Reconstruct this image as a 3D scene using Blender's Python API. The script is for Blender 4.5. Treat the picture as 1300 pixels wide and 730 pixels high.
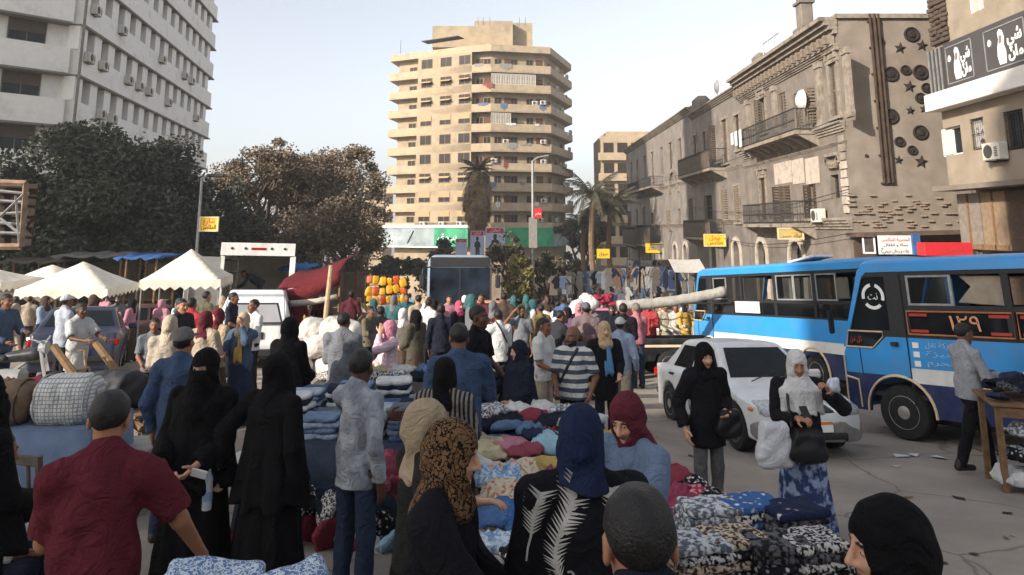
import bpy, bmesh, math, random
import numpy as np
from mathutils import Vector, Matrix
from mathutils.geometry import tessellate_polygon
random.seed(7); RNG = np.random.RandomState(7)
PI = math.pi; R = math.radians
for o in list(bpy.data.objects): bpy.data.objects.remove(o)
SC = bpy.context.scene; COL = SC.collection

# ---------------------------------------------------------------- camera, sky, sun, exposure
FPX, TH, YC, CH = 925.0, R(10), 125.0, 2.1         # focal length in photo pixels, pitch, principal row, camera height
cam_d = bpy.data.cameras.new('camera'); cam = bpy.data.objects.new('camera', cam_d); COL.objects.link(cam)
cam.location = (0, 0, CH); cam.rotation_euler = (PI/2 + TH, 0, 0)
cam_d.sensor_width = 36; cam_d.lens = FPX/1300*36; cam_d.shift_y = (YC-365)/1300
cam_d.clip_start = .05; cam_d.clip_end = 3000
SC.camera = cam
SUN_A, SUN_E = R(50), R(23)                          # heading of the light (from +Y towards +X), elevation
W = bpy.data.worlds.new('World'); SC.world = W; W.use_nodes = True
nt = W.node_tree; bg = nt.nodes['Background']
sky = nt.nodes.new('ShaderNodeTexSky'); sky.sky_type = 'NISHITA'; sky.sun_disc = False
sky.sun_elevation = SUN_E; sky.sun_rotation = PI + SUN_A
sky.air_density = 1.0; sky.dust_density = 1.8; sky.ozone_density = 2.5; sky.altitude = 0
hs = nt.nodes.new('ShaderNodeHueSaturation'); hs.inputs['Saturation'].default_value = .36   # milky, dusty air
nt.links.new(sky.outputs[0], hs.inputs['Color']); nt.links.new(hs.outputs[0], bg.inputs[0]); bg.inputs[1].default_value = .15
sl = bpy.data.lights.new('sun', 'SUN'); sl.energy = 4.8; sl.angle = R(.5); sl.color = (1, .91, .80)
so = bpy.data.objects.new('sun', sl); COL.objects.link(so)
so.rotation_euler = Vector((math.sin(SUN_A)*math.cos(SUN_E), math.cos(SUN_A)*math.cos(SUN_E), -math.sin(SUN_E))).to_track_quat('-Z', 'Y').to_euler()
SC.view_settings.view_transform = 'Standard'; SC.view_settings.look = 'None'
SC.view_settings.exposure = 0.82; SC.view_settings.gamma = 1

# ---------------------------------------------------------------- placing
SLOPE = .0883                                        # the street falls away from the camera
def sstep(a, b, x): t = min(1, max(0, (x-a)/(b-a))); return t*t*(3-2*t)
def G(Y, X=None):                                    # ground height; the square on the left swells up a little
    z = -SLOPE*min(Y, 150)
    return z if X is None else z+.42*sstep(7, 13, Y)*sstep(3.2, .2, X)*(1-sstep(40, 60, Y))
def P(px, py, Y):                                    # the point seen at photo pixel (px, py) at distance Y
    dx = (px-650)/FPX; dy = (YC-py)/FPX
    d = Vector((dx, math.cos(TH)-math.sin(TH)*dy, math.sin(TH)+math.cos(TH)*dy))
    d *= Y/d.y
    return Vector((d.x, Y, CH+d.z))
def PX(px, Y, py=380): return P(px, py, Y).x
def PZ(py, Y): return P(650, py, Y).z
TILT = Matrix.Rotation(-math.atan(SLOPE), 4, 'X')    # ground normal
def on_ground(X, Y, rz=0, dz=0, tilt=True):
    m = Matrix.Translation((X, Y, G(Y, X)+dz))
    return m @ (TILT if tilt else Matrix()) @ Matrix.Rotation(rz, 4, 'Z')

# ---------------------------------------------------------------- objects
def empty(name, mat=None, label=None, cat=None, group=None):
    o = bpy.data.objects.new(name, None); COL.objects.link(o); o.empty_display_size = .2
    if mat is not None: o.matrix_world = mat
    tag(o, label, cat, group); return o
def tag(o, label=None, cat=None, group=None, kind=None):
    if label: o['label'] = label
    if cat: o['category'] = cat
    if group: o['group'] = group
    if kind: o['kind'] = kind
    return o
def link(name, me, mat=None, parent=None, loc=None, rz=None, scale=None):
    o = bpy.data.objects.new(name, me); COL.objects.link(o)
    if parent is not None: o.parent = parent
    if loc is not None: o.location = loc
    if rz is not None: o.rotation_euler = (0, 0, rz)
    if scale is not None: o.scale = scale
    if mat is not None:
        if not me.materials: me.materials.append(mat)
        elif me.materials[0] is not mat:
            o.material_slots[0].link = 'OBJECT'; o.material_slots[0].material = mat
    return o
def copy_tree(o, parent=None):
    c = o.copy(); COL.objects.link(c)
    if parent is not None: c.parent = parent
    for ch in list(o.children): copy_tree(ch, c)
    return c

class MB:                                            # collects shapes, builds one mesh
    def __init__(s): s.v = []; s.f = []; s.mi = []; s.cur = 0
    def add(s, vs, fs):
        n = len(s.v); s.v += [tuple(v) for v in vs]; s.f += [tuple(i+n for i in f) for f in fs]; s.mi += [s.cur]*len(fs); return s
    def box(s, c, d, rot=None, bev=0):
        x, y, z = (a/2 for a in d)
        if bev <= 0:
            vs = [(-x,-y,-z),(x,-y,-z),(x,y,-z),(-x,y,-z),(-x,-y,z),(x,-y,z),(x,y,z),(-x,y,z)]
            fs = [(0,3,2,1),(4,5,6,7),(0,1,5,4),(1,2,6,5),(2,3,7,6),(3,0,4,7)]
        else:
            b = min(bev, x*.9, y*.9, z*.9); vs = []
            for sz in (-1, 1):
                for sx, sy in ((-1,-1),(1,-1),(1,1),(-1,1)):
                    vs += [(sx*(x-b), sy*(y-b), sz*z), (sx*x, sy*(y-b), sz*(z-b)), (sx*(x-b), sy*y, sz*(z-b))]
            def i(q, k, a): return q*12+k*3+a
            fs = [(i(0,3,0),i(0,2,0),i(0,1,0),i(0,0,0)), (i(1,0,0),i(1,1,0),i(1,2,0),i(1,3,0))]
            fs += [(i(0,0,2),i(0,1,2),i(1,1,2),i(1,0,2)), (i(0,1,1),i(0,2,1),i(1,2,1),i(1,1,1)), (i(0,2,2),i(0,3,2),i(1,3,2),i(1,2,2)), (i(0,3,1),i(0,0,1),i(1,0,1),i(1,3,1))]
            for q in (0, 1):
                for k in range(4):
                    k2 = (k+1) % 4; a = 2 if k % 2 == 0 else 1
                    e = (i(q,k,0), i(q,k2,0), i(q,k2,a), i(q,k,a)); fs.append(e if q == 0 else e[::-1])
                    t = (i(q,k,0), i(q,k,1), i(q,k,2)); fs.append(t)
            for k in range(4): fs.append((i(0,k,1), i(0,k,2), i(1,k,2), i(1,k,1)) if k % 2 else (i(0,k,2), i(0,k,1), i(1,k,1), i(1,k,2)))
        m = Matrix.Translation(c) @ (rot.to_4x4() if rot is not None else Matrix())
        return s.add([m @ Vector(v) for v in vs], fs)
    def tube(s, pts, r, n=8, cap=True):
        pts = [Vector(p) for p in pts]; rs = r if isinstance(r, (list, tuple)) else [r]*len(pts)
        vs = []; up = Vector((0, 0, 1)); prev = None
        for k, p in enumerate(pts):
            t = (pts[min(k+1, len(pts)-1)]-pts[max(k-1, 0)])
            t = t.normalized() if t.length > 1e-9 else Vector((0,0,1))
            a = prev if prev is not None else (Vector((1,0,0)) if abs(t.z) > .9 else up)
            a = (a - t*a.dot(t)).normalized(); prev = a; b = t.cross(a)
            vs += [p+(a*math.cos(2*PI*j/n)+b*math.sin(2*PI*j/n))*rs[k] for j in range(n)]
        fs = [(k*n+j, k*n+(j+1)%n, (k+1)*n+(j+1)%n, (k+1)*n+j) for k in range(len(pts)-1) for j in range(n)]
        if cap: fs += [tuple(range(n))[::-1], tuple((len(pts)-1)*n+j for j in range(n))]
        return s.add(vs, fs)
    def lathe(s, prof, c=(0,0,0), n=20, axis='z'):   # prof = [(radius, height)]
        vs = []; c = Vector(c)
        for r_, h in prof:
            for j in range(n):
                a = 2*PI*j/n; x, y = r_*math.cos(a), r_*math.sin(a)
                vs.append(c+Vector((x, y, h) if axis == 'z' else ((x, h, y) if axis == 'y' else (h, x, y))))
        fs = [(k*n+j, k*n+(j+1)%n, (k+1)*n+(j+1)%n, (k+1)*n+j) for k in range(len(prof)-1) for j in range(n)]
        fs += [tuple(range(n))[::-1], tuple((len(prof)-1)*n+j for j in range(n))]
        return s.add(vs, fs)
    def slab(s, loops, t, fn=lambda u, v, d: (u, d, v)):   # outline loops[0] with holes loops[1:], thickness t (depth 0..t)
        flat = [p for lp in loops for p in lp]; n = len(flat)
        tris = tessellate_polygon([[Vector((p[0], p[1], 0)) for p in lp] for lp in loops])
        vs = [fn(p[0], p[1], 0) for p in flat]+[fn(p[0], p[1], t) for p in flat]; fs = []
        for a, b, c in tris:
            A, B, C_ = flat[a], flat[b], flat[c]
            if (B[0]-A[0])*(C_[1]-A[1])-(B[1]-A[1])*(C_[0]-A[0]) < 0: b, c = c, b
            fs += [(a, b, c), (a+n, c+n, b+n)]
        k = 0
        for q, lp in enumerate(loops):
            m = len(lp); area = sum(lp[i][0]*lp[(i+1)%m][1]-lp[(i+1)%m][0]*lp[i][1] for i in range(m))
            for i in range(m):
                a, b = k+i, k+(i+1) % m
                e = (b, a, a+n, b+n)
                fs.append(e if (area > 0) == (q == 0) else e[::-1])
            k += m
        return s.add(vs, fs)
    def wall(s, u0, z0, u1, z1, rects, t):               # wall with rectangular openings (u, z, w, h), front at depth 0
        us = sorted({u0, u1, *[q for r in rects for q in (r[0], r[0]+r[2]) if u0 < q < u1]}); zs = sorted({z0, z1, *[q for r in rects for q in (r[1], r[1]+r[3]) if z0 < q < z1]})
        def hole(i, j):
            if i < 0 or j < 0 or i >= len(us)-1 or j >= len(zs)-1: return True
            a, b_ = (us[i]+us[i+1])/2, (zs[j]+zs[j+1])/2; return any(r[0] < a < r[0]+r[2] and r[1] < b_ < r[1]+r[3] for r in rects)
        for i in range(len(us)-1):
            for j in range(len(zs)-1):
                if hole(i, j): continue
                a, b_, c_, d_ = us[i], us[i+1], zs[j], zs[j+1]
                for dp, fl in ((0, 0), (t, 1)): q = [(a,dp,c_),(b_,dp,c_),(b_,dp,d_),(a,dp,d_)]; s.add(q[::-1] if fl else q, [(0,1,2,3)])
                if hole(i-1, j): s.add([(a,0,c_),(a,0,d_),(a,t,d_),(a,t,c_)], [(0,1,2,3)])
                if hole(i+1, j): s.add([(b_,0,c_),(b_,t,c_),(b_,t,d_),(b_,0,d_)], [(0,1,2,3)])
                if hole(i, j-1): s.add([(a,0,c_),(a,t,c_),(b_,t,c_),(b_,0,c_)], [(0,1,2,3)])
                if hole(i, j+1): s.add([(a,0,d_),(b_,0,d_),(b_,t,d_),(a,t,d_)], [(0,1,2,3)])
        return s
    def mesh(s, name, mats=None, smooth=False):
        me = bpy.data.meshes.new(name); me.from_pydata(s.v, [], s.f)
        for m in (mats or []): me.materials.append(m)
        if mats and len(mats) > 1: me.polygons.foreach_set('material_index', s.mi)
        if smooth: me.polygons.foreach_set('use_smooth', [True]*len(s.f))
        me.update(); return me
    def build(s, name, mat=None, parent=None, loc=None, rz=None, smooth=False):
        mats = mat if isinstance(mat, (list, tuple)) else [mat]
        return link(name, s.mesh(name, mats, smooth), None, parent, loc, rz)
def sharp(o, ang=40):
    o.data.polygons.foreach_set('use_smooth', [True]*len(o.data.polygons))
    try: o.data.set_sharp_from_angle(angle=R(ang))
    except Exception: pass
    return o
def rect(u, v, w, h): return [(u, v), (u+w, v), (u+w, v+h), (u, v+h)]
def arch(u, v, w, h, n=8):                           # opening with a round head
    r = w/2; pts = [(u, v), (u+w, v)]
    for k in range(n+1): a = PI*k/n; pts.append((u+r+r*math.cos(a), v+h-r+r*math.sin(a)))
    return pts

# ---------------------------------------------------------------- materials
def c(r, g, b):
    f = lambda x: (x/255/12.92) if x/255 <= .04045 else ((x/255+.055)/1.055)**2.4
    return (f(r), f(g), f(b))
_mats = {}
def mat(name, col, rough=.8, metal=0, var=.15, scale=6.0, bump=.0, bscale=None, col2=None, mix2=(.5,.62), scale2=1.2, spec=.3, emit=None, trans=0, alpha=1):
    """colour with grain (var), a second stain colour (col2 over noise of scale2), fine bump"""
    if name in _mats: return _mats[name]
    m = bpy.data.materials.new(name); m.use_nodes = True; n = m.node_tree.nodes; l = m.node_tree.links
    b = n['Principled BSDF']; b.inputs['Roughness'].default_value = rough; b.inputs['Metallic'].default_value = metal
    b.inputs['Specular IOR Level'].default_value = spec
    if trans: b.inputs['Transmission Weight'].default_value = trans
    if alpha < 1: b.inputs['Alpha'].default_value = alpha
    tc = n.new('ShaderNodeTexCoord'); src = tc.outputs['Object']
    nz = n.new('ShaderNodeTexNoise'); nz.inputs['Scale'].default_value = scale; nz.inputs['Detail'].default_value = 4; l.new(src, nz.inputs['Vector'])
    rp = n.new('ShaderNodeValToRGB'); l.new(nz.outputs['Fac'], rp.inputs[0])
    rp.color_ramp.elements[0].position = .3; rp.color_ramp.elements[1].position = .7
    rp.color_ramp.elements[0].color = (*[x*(1-var) for x in col], 1); rp.color_ramp.elements[1].color = (*[min(1, x*(1+var)) for x in col], 1)
    out = rp.outputs[0]
    if col2 is not None:
        n2 = n.new('ShaderNodeTexNoise'); n2.inputs['Scale'].default_value = scale2; n2.inputs['Detail'].default_value = 6; n2.inputs['Roughness'].default_value = .65; l.new(src, n2.inputs['Vector'])
        r2 = n.new('ShaderNodeValToRGB'); r2.color_ramp.elements[0].position = mix2[0]; r2.color_ramp.elements[1].position = mix2[1]; l.new(n2.outputs['Fac'], r2.inputs[0])
        mx = n.new('ShaderNodeMix'); mx.data_type = 'RGBA'; l.new(r2.outputs[0], mx.inputs[0]); l.new(out, mx.inputs[6]); mx.inputs[7].default_value = (*col2, 1); out = mx.outputs[2]
    l.new(out, b.inputs['Base Color'])
    if bump:
        nb = n.new('ShaderNodeTexNoise'); nb.inputs['Scale'].default_value = bscale or scale*3; nb.inputs['Detail'].default_value = 5; l.new(src, nb.inputs['Vector'])
        bp = n.new('ShaderNodeBump'); bp.inputs['Strength'].default_value = bump; bp.inputs['Distance'].default_value = .02; l.new(nb.outputs['Fac'], bp.inputs['Height']); l.new(bp.outputs[0], b.inputs['Normal'])
    if emit: b.inputs['Emission Color'].default_value = (*col, 1); b.inputs['Emission Strength'].default_value = emit
    _mats[name] = m; return m
def pattern(name, kind, ca, cb, scale=10, rough=.9, cut=.5, axis='Z'):
    """printed cloth: stripe, leopard, floral, check, speckle"""
    if name in _mats: return _mats[name]
    m = bpy.data.materials.new(name); m.use_nodes = True; n = m.node_tree.nodes; l = m.node_tree.links
    b = n['Principled BSDF']; b.inputs['Roughness'].default_value = rough; b.inputs['Specular IOR Level'].default_value = .15
    tc = n.new('ShaderNodeTexCoord'); src = tc.outputs['Object']; fac = None
    if kind == 'stripe':
        w = n.new('ShaderNodeTexWave'); w.bands_direction = axis; w.inputs['Scale'].default_value = scale; w.inputs['Distortion'].default_value = .6; l.new(src, w.inputs['Vector']); fac = w.outputs['Fac']
    elif kind == 'leopard':
        v = n.new('ShaderNodeTexVoronoi'); v.inputs['Scale'].default_value = scale; v.feature = 'DISTANCE_TO_EDGE'
        nz = n.new('ShaderNodeTexNoise'); nz.inputs['Scale'].default_value = scale*.6; l.new(src, nz.inputs['Vector'])
        mx = n.new('ShaderNodeMix'); mx.data_type = 'RGBA'; mx.inputs[0].default_value = .12; l.new(src, mx.inputs[6]); l.new(nz.outputs['Color'], mx.inputs[7]); l.new(mx.outputs[2], v.inputs['Vector'])
        mt = n.new('ShaderNodeMath'); mt.operation = 'MULTIPLY'; mt.inputs[1].default_value = 4.0; l.new(v.outputs['Distance'], mt.inputs[0]); fac = mt.outputs[0]
    elif kind == 'floral':
        v = n.new('ShaderNodeTexVoronoi'); v.inputs['Scale'].default_value = scale; l.new(src, v.inputs['Vector'])
        nz = n.new('ShaderNodeTexNoise'); nz.inputs['Scale'].default_value = scale*1.3; nz.inputs['Detail'].default_value = 3; l.new(src, nz.inputs['Vector'])
        mt = n.new('ShaderNodeMath'); mt.operation = 'ADD'; l.new(v.outputs['Distance'], mt.inputs[0]); l.new(nz.outputs['Fac'], mt.inputs[1]); 
        m2 = n.new('ShaderNodeMath'); m2.operation = 'MULTIPLY'; m2.inputs[1].default_value = .55; l.new(mt.outputs[0], m2.inputs[0]); fac = m2.outputs[0]
    elif kind == 'check':
        w1 = n.new('ShaderNodeTexWave'); w1.bands_direction = 'X'; w1.inputs['Scale'].default_value = scale; l.new(src, w1.inputs['Vector'])
        w2 = n.new('ShaderNodeTexWave'); w2.bands_direction = axis; w2.inputs['Scale'].default_value = scale; l.new(src, w2.inputs['Vector'])
        mt = n.new('ShaderNodeMath'); mt.operation = 'MINIMUM'; l.new(w1.outputs['Fac'], mt.inputs[0]); l.new(w2.outputs['Fac'], mt.inputs[1]); fac = mt.outputs[0]
    else:
        nz = n.new('ShaderNodeTexNoise'); nz.inputs['Scale'].default_value = scale; nz.inputs['Detail'].default_value = 3; l.new(src, nz.inputs['Vector']); fac = nz.outputs['Fac']
    rp = n.new('ShaderNodeValToRGB'); rp.color_ramp.elements[0].position = max(0, cut-.06); rp.color_ramp.elements[1].position = min(1, cut+.06)
    rp.color_ramp.elements[0].color = (*ca, 1); rp.color_ramp.elements[1].color = (*cb, 1); l.new(fac, rp.inputs[0]); l.new(rp.outputs[0], b.inputs['Base Color'])
    _mats[name] = m; return wrinkle(m)
def cloth(r, g, b):
    k = f'cloth_{r}_{g}_{b}'
    l_ = .3*r+.55*g+.15*b; r, g, b = (.93*(l_+.74*(x-l_)) for x in (r, g, b))
    if k in _mats: return _mats[k]
    m = mat(k, c(r, g, b), .92, var=.14, scale=9, bump=.3, bscale=70, spec=.12); return wrinkle(m)
def wrinkle(m, sc=8.5, dist=.022):                     # soft creases in the weave's relief
    n = m.node_tree.nodes; l = m.node_tree.links; b = n['Principled BSDF']; tc = next(x for x in n if x.type == 'TEX_COORD').outputs['Object']
    nz = n.new('ShaderNodeTexNoise'); nz.inputs['Scale'].default_value = sc; nz.inputs['Detail'].default_value = 3; nz.inputs['Distortion'].default_value = 1.4; l.new(tc, nz.inputs['Vector'])
    s1 = n.new('ShaderNodeMath'); s1.operation = 'SUBTRACT'; s1.inputs[1].default_value = .5; l.new(nz.outputs['Fac'], s1.inputs[0]); s2 = n.new('ShaderNodeMath'); s2.operation = 'ABSOLUTE'; l.new(s1.outputs[0], s2.inputs[0])
    bp = n.new('ShaderNodeBump'); bp.inputs['Strength'].default_value = .55; bp.inputs['Distance'].default_value = dist*4; l.new(s2.outputs[0], bp.inputs['Height'])
    if b.inputs['Normal'].links: l.new(b.inputs['Normal'].links[0].from_socket, bp.inputs['Normal'])
    l.new(bp.outputs[0], b.inputs['Normal']); return m
def glass(name='window_glass', col=(.02,.024,.028), rough=.06):
    return mat(name, col, rough, var=.3, scale=1.5, spec=.12)
def clear_glass(name, tint=(.75,.8,.82), fac=.55, dark=(.01,.012,.014)):
    """thin pane: part see-through, part dusty reflection"""
    if name in _mats: return _mats[name]
    m = bpy.data.materials.new(name); m.use_nodes = True; n = m.node_tree.nodes; l = m.node_tree.links
    b = n['Principled BSDF']; b.inputs['Base Color'].default_value = (*dark, 1); b.inputs['Roughness'].default_value = .05; b.inputs['Specular IOR Level'].default_value = .5
    tr = n.new('ShaderNodeBsdfTransparent'); tr.inputs[0].default_value = (*tint, 1)
    mx = n.new('ShaderNodeMixShader'); mx.inputs[0].default_value = 1-fac; l.new(tr.outputs[0], mx.inputs[1]); l.new(b.outputs[0], mx.inputs[2]); l.new(mx.outputs[0], n['Material Output'].inputs[0])
    _mats[name] = m; return m
M_DARK = mat('dark_interior', (.012,.011,.010), .9)
M_IRON = mat('dark_iron', (.03,.027,.025), .6, var=.4, scale=9)
M_STEEL = mat('grey_steel', (.28,.28,.27), .5, metal=.3, var=.2)
M_RUBBER = mat('black_rubber', (.018,.018,.018), .85, var=.3, scale=20)
M_WOOD = mat('worn_wood', c(120,92,66), .85, var=.3, scale=12, bump=.3)
M_CHROME = mat('chrome', (.6,.6,.6), .25, metal=.9, var=.1)

# ---------------------------------------------------------------- writing
ARF = {'ا':'FE8D FE8E','ب':'FE8F FE90 FE91 FE92','ت':'FE95 FE96 FE97 FE98','ج':'FE9D FE9E FE9F FEA0','ح':'FEA1 FEA2 FEA3 FEA4','خ':'FEA5 FEA6 FEA7 FEA8','د':'FEA9 FEAA','ر':'FEAD FEAE','ز':'FEAF FEB0','س':'FEB1 FEB2 FEB3 FEB4','ش':'FEB5 FEB6 FEB7 FEB8','ص':'FEB9 FEBA FEBB FEBC','ع':'FEC9 FECA FECB FECC','ف':'FED1 FED2 FED3 FED4','ق':'FED5 FED6 FED7 FED8','ك':'FED9 FEDA FEDB FEDC','ل':'FEDD FEDE FEDF FEE0','م':'FEE1 FEE2 FEE3 FEE4','ن':'FEE5 FEE6 FEE7 FEE8','ه':'FEE9 FEEA FEEB FEEC','و':'FEED FEEE','ي':'FEF1 FEF2 FEF3 FEF4','ة':'FE93 FE94'}
def arabic(s):
    out = []
    for w in s.split(' '):
        o = ''
        for i, ch in enumerate(w):
            f = ARF.get(ch)
            if not f: o += ch; continue
            f = f.split(); pj = i > 0 and len(ARF.get(w[i-1], '').split()) == 4; nj = len(f) == 4 and i < len(w)-1 and w[i+1] in ARF
            o += chr(int(f[(1 if pj else 0)+(2 if nj else 0)], 16))
        out.append(o[::-1] if any(x in ARF for x in w) else w)
    return ' '.join(out[::-1])
def text(body, size, material, parent, loc, rot=(PI/2,0,0), name='lettering', width=None, bold=0):
    cu = bpy.data.curves.new(name, 'FONT'); cu.body = arabic(body); cu.size = size; cu.align_x = 'CENTER'; cu.align_y = 'CENTER'; cu.extrude = .004; cu.offset = bold; cu.resolution_u = 2
    t = bpy.data.objects.new(name, cu); COL.objects.link(t)
    dg = bpy.context.evaluated_depsgraph_get(); dg.update(); me = bpy.data.meshes.new_from_object(t.evaluated_get(dg)); me.name = name
    bpy.data.objects.remove(t); me.materials.clear(); me.materials.append(material)
    if width and len(me.vertices):
        xs = [v.co.x for v in me.vertices]; k = width/max(1e-6, max(xs)-min(xs)); m0 = (max(xs)+min(xs))/2
        for v in me.vertices: v.co.x = (v.co.x-m0)*k
    o = link(name, me, None, parent, loc); o.rotation_euler = rot; return o
# ---------------------------------------------------------------- figures: distance fields meshed by surface nets
V = lambda *a: np.array(a, float)
class SDF:
    def __init__(s, lo, hi, h):
        s.h = h; s.lo = np.array(lo, float); n = np.ceil((np.array(hi)-s.lo)/h).astype(int)+1
        s.ax = [(s.lo[i]+h*np.arange(n[i])).astype(np.float32) for i in range(3)]; s.n = n
        s.d = np.full(n, 1.0, np.float32)
    def _win(s, lo, hi):
        a = np.clip(np.floor((np.array(lo)-s.lo)/s.h).astype(int), 0, s.n); b = np.clip(np.ceil((np.array(hi)-s.lo)/s.h).astype(int)+1, 0, s.n)
        if (b <= a).any(): return None
        return tuple(slice(a[i], b[i]) for i in range(3))
    def _xyz(s, w): return s.ax[0][w[0]][:, None, None], s.ax[1][w[1]][None, :, None], s.ax[2][w[2]][None, None, :]
    def _put(s, w, d, k, op):
        cur = s.d[w]
        if op == 'u':
            if k > 0: h = np.clip(.5+.5*(cur-d)/k, 0, 1); s.d[w] = cur*(1-h)+d*h-k*h*(1-h)
            else: s.d[w] = np.minimum(cur, d)
        elif op == 's':
            if k > 0: h = np.clip(.5-.5*(cur+d)/k, 0, 1); s.d[w] = cur*(1-h)-d*h+k*h*(1-h)
            else: s.d[w] = np.maximum(cur, -d)
    def cone(s, a, b, ra, rb, k=.03, fl=(1, 1, 1), op='u', flat=False):
        a = np.array(a, float); b = np.array(b, float); fl = np.array(fl, float); r = max(ra, rb); m = k+3*s.h
        w = s._win(np.minimum(a, b)-r*fl-m, np.maximum(a, b)+r*fl+m)
        if w is None: return s
        x, y, z = s._xyz(w); q = (b-a)/fl; L = float(q@q)+1e-9
        px, py, pz = (x-a[0])/fl[0], (y-a[1])/fl[1], (z-a[2])/fl[2]
        t0 = (px*q[0]+py*q[1]+pz*q[2])/L; t = np.clip(t0, 0, 1)
        d = (np.sqrt((px-t*q[0])**2+(py-t*q[1])**2+(pz-t*q[2])**2)-(ra+(rb-ra)*t))*fl.min()
        if flat:
            l = math.sqrt(L)*fl.min(); d = np.maximum(d, np.maximum(-t0*l, (t0-1)*l))
        s._put(w, d.astype(np.float32), k, op); return s
    def ell(s, c_, r, k=.03, op='u', rot=None):
        c_ = np.array(c_, float); r = np.array(r, float); m = k+3*s.h; R_ = r.max() if rot is not None else r
        w = s._win(c_-R_-m, c_+R_+m)
        if w is None: return s
        x, y, z = s._xyz(w); x, y, z = x-c_[0], y-c_[1], z-c_[2]
        if rot is not None: x, y, z = (rot[0][i]*x+rot[1][i]*y+rot[2][i]*z for i in range(3))
        q = np.sqrt((x/r[0])**2+(y/r[1])**2+(z/r[2])**2); q2 = np.sqrt((x/r[0]**2)**2+(y/r[1]**2)**2+(z/r[2]**2)**2)+1e-6
        s._put(w, (q*(q-1)/q2).astype(np.float32), k, op); return s
    def box(s, c_, r, rad=.01, k=.01, op='u', yaw=0):
        c_ = np.array(c_, float); r = np.array(r, float); m = k+3*s.h; R_ = np.array([max(r[0], r[1])*1.42]*2+[r[2]]) if yaw else r
        w = s._win(c_-R_-m, c_+R_+m)
        if w is None: return s
        x, y, z = s._xyz(w); x, y, z = x-c_[0], y-c_[1], z-c_[2]
        if yaw: ca, sa = math.cos(yaw), math.sin(yaw); x, y = x*ca+y*sa, y*ca-x*sa
        qx, qy, qz = np.abs(x)-r[0]+rad, np.abs(y)-r[1]+rad, np.abs(z)-r[2]+rad
        d = np.sqrt(np.maximum(qx, 0)**2+np.maximum(qy, 0)**2+np.maximum(qz, 0)**2)+np.minimum(np.maximum(qx, np.maximum(qy, qz)), 0)-rad
        s._put(w, d.astype(np.float32), k, op); return s
    def cut(s, fn):                                   # keep where fn(x,y,z) < 0
        w = (slice(None),)*3; s.d = np.maximum(s.d, fn(*s._xyz(w)).astype(np.float32)); return s
    def ripple(s, fn):
        x, y, z = s._xyz((slice(None),)*3); s.d = s.d+fn(x, y, z).astype(np.float32); return s
    def mesh(s):
        d = s.d; ins = d < 0; n = d.shape; sl = [(slice(0, -1), slice(1, None))[i] for i in (0, 1)]
        cnt = np.zeros([k-1 for k in n], np.int8)
        for i in (0, 1):
            for j in (0, 1):
                for k in (0, 1): cnt += ins[sl[i], sl[j], sl[k]]
        act = (cnt > 0) & (cnt < 8); I, J, K = np.nonzero(act)
        if len(I) == 0: return np.zeros((0, 3)), np.zeros((0, 4), int)
        val = {}
        for i in (0, 1):
            for j in (0, 1):
                for k in (0, 1): val[i, j, k] = d[I+i, J+j, K+k]
        pos = np.zeros((len(I), 3)); num = np.zeros(len(I))
        for ax in range(3):
            for p in (0, 1):
                for q in (0, 1):
                    a = [p, q]; a.insert(ax, 0); b = [p, q]; b.insert(ax, 1); va, vb = val[tuple(a)], val[tuple(b)]
                    cr = (va < 0) != (vb < 0); t = np.where(cr, va/np.where(cr, va-vb, 1), 0)
                    e = np.empty((len(I), 3)); e[:] = a; e[:, ax] = t; pos += e*cr[:, None]; num += cr
        pos = (pos/num[:, None]+np.stack([I, J, K], 1))*s.h+s.lo
        idx = np.full(act.shape, -1, np.int64); idx[I, J, K] = np.arange(len(I)); quads = []
        for ax in range(3):
            s0 = [slice(None)]*3; s1 = [slice(None)]*3; s0[ax] = slice(0, -1); s1[ax] = slice(1, None)
            A = ins[tuple(s0)]; B = ins[tuple(s1)]; x = np.array(np.nonzero(A != B)); u, v = [(1, 2), (2, 0), (0, 1)][ax]
            ok = (x[u] > 0) & (x[v] > 0) & (x[u] < n[u]-1) & (x[v] < n[v]-1); x = x[:, ok]; up = A[tuple(x)]
            def g(du, dv): y = x.copy(); y[u] += du; y[v] += dv; return idx[tuple(y)]
            q = np.stack([g(-1, -1), g(0, -1), g(0, 0), g(-1, 0)], 1); q[~up] = q[~up][:, ::-1]; quads.append(q)
        q = np.concatenate(quads); q = q[(q >= 0).all(1)]
        return pos, q
def np_mesh(name, parts, mats):                       # parts = [(verts, quads, material index array or int)]
    vs, qs, ms = [], [], []; o = 0
    for v, q, m in parts:
        vs.append(v); qs.append(q+o); o += len(v); ms.append(np.full(len(q), m, np.int32) if np.isscalar(m) else m)
    v = np.concatenate(vs); q = np.concatenate(qs); m = np.concatenate(ms)
    me = bpy.data.meshes.new(name); me.vertices.add(len(v)); me.vertices.foreach_set('co', v.astype(np.float32).ravel())
    me.loops.add(len(q)*4); me.loops.foreach_set('vertex_index', q.astype(np.int32).ravel())
    me.polygons.add(len(q)); me.polygons.foreach_set('loop_start', np.arange(len(q), dtype=np.int32)*4)
    for x in mats: me.materials.append(x)
    me.polygons.foreach_set('material_index', m); me.polygons.foreach_set('use_smooth', np.ones(len(q), bool))
    me.update(calc_edges=True); return me
def sdf_obj(name, f, material, parent, loc=None):
    v, q = f.mesh()
    return link(name, np_mesh(name, [(v, q, 0)], [material]), None, parent, loc)

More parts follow.
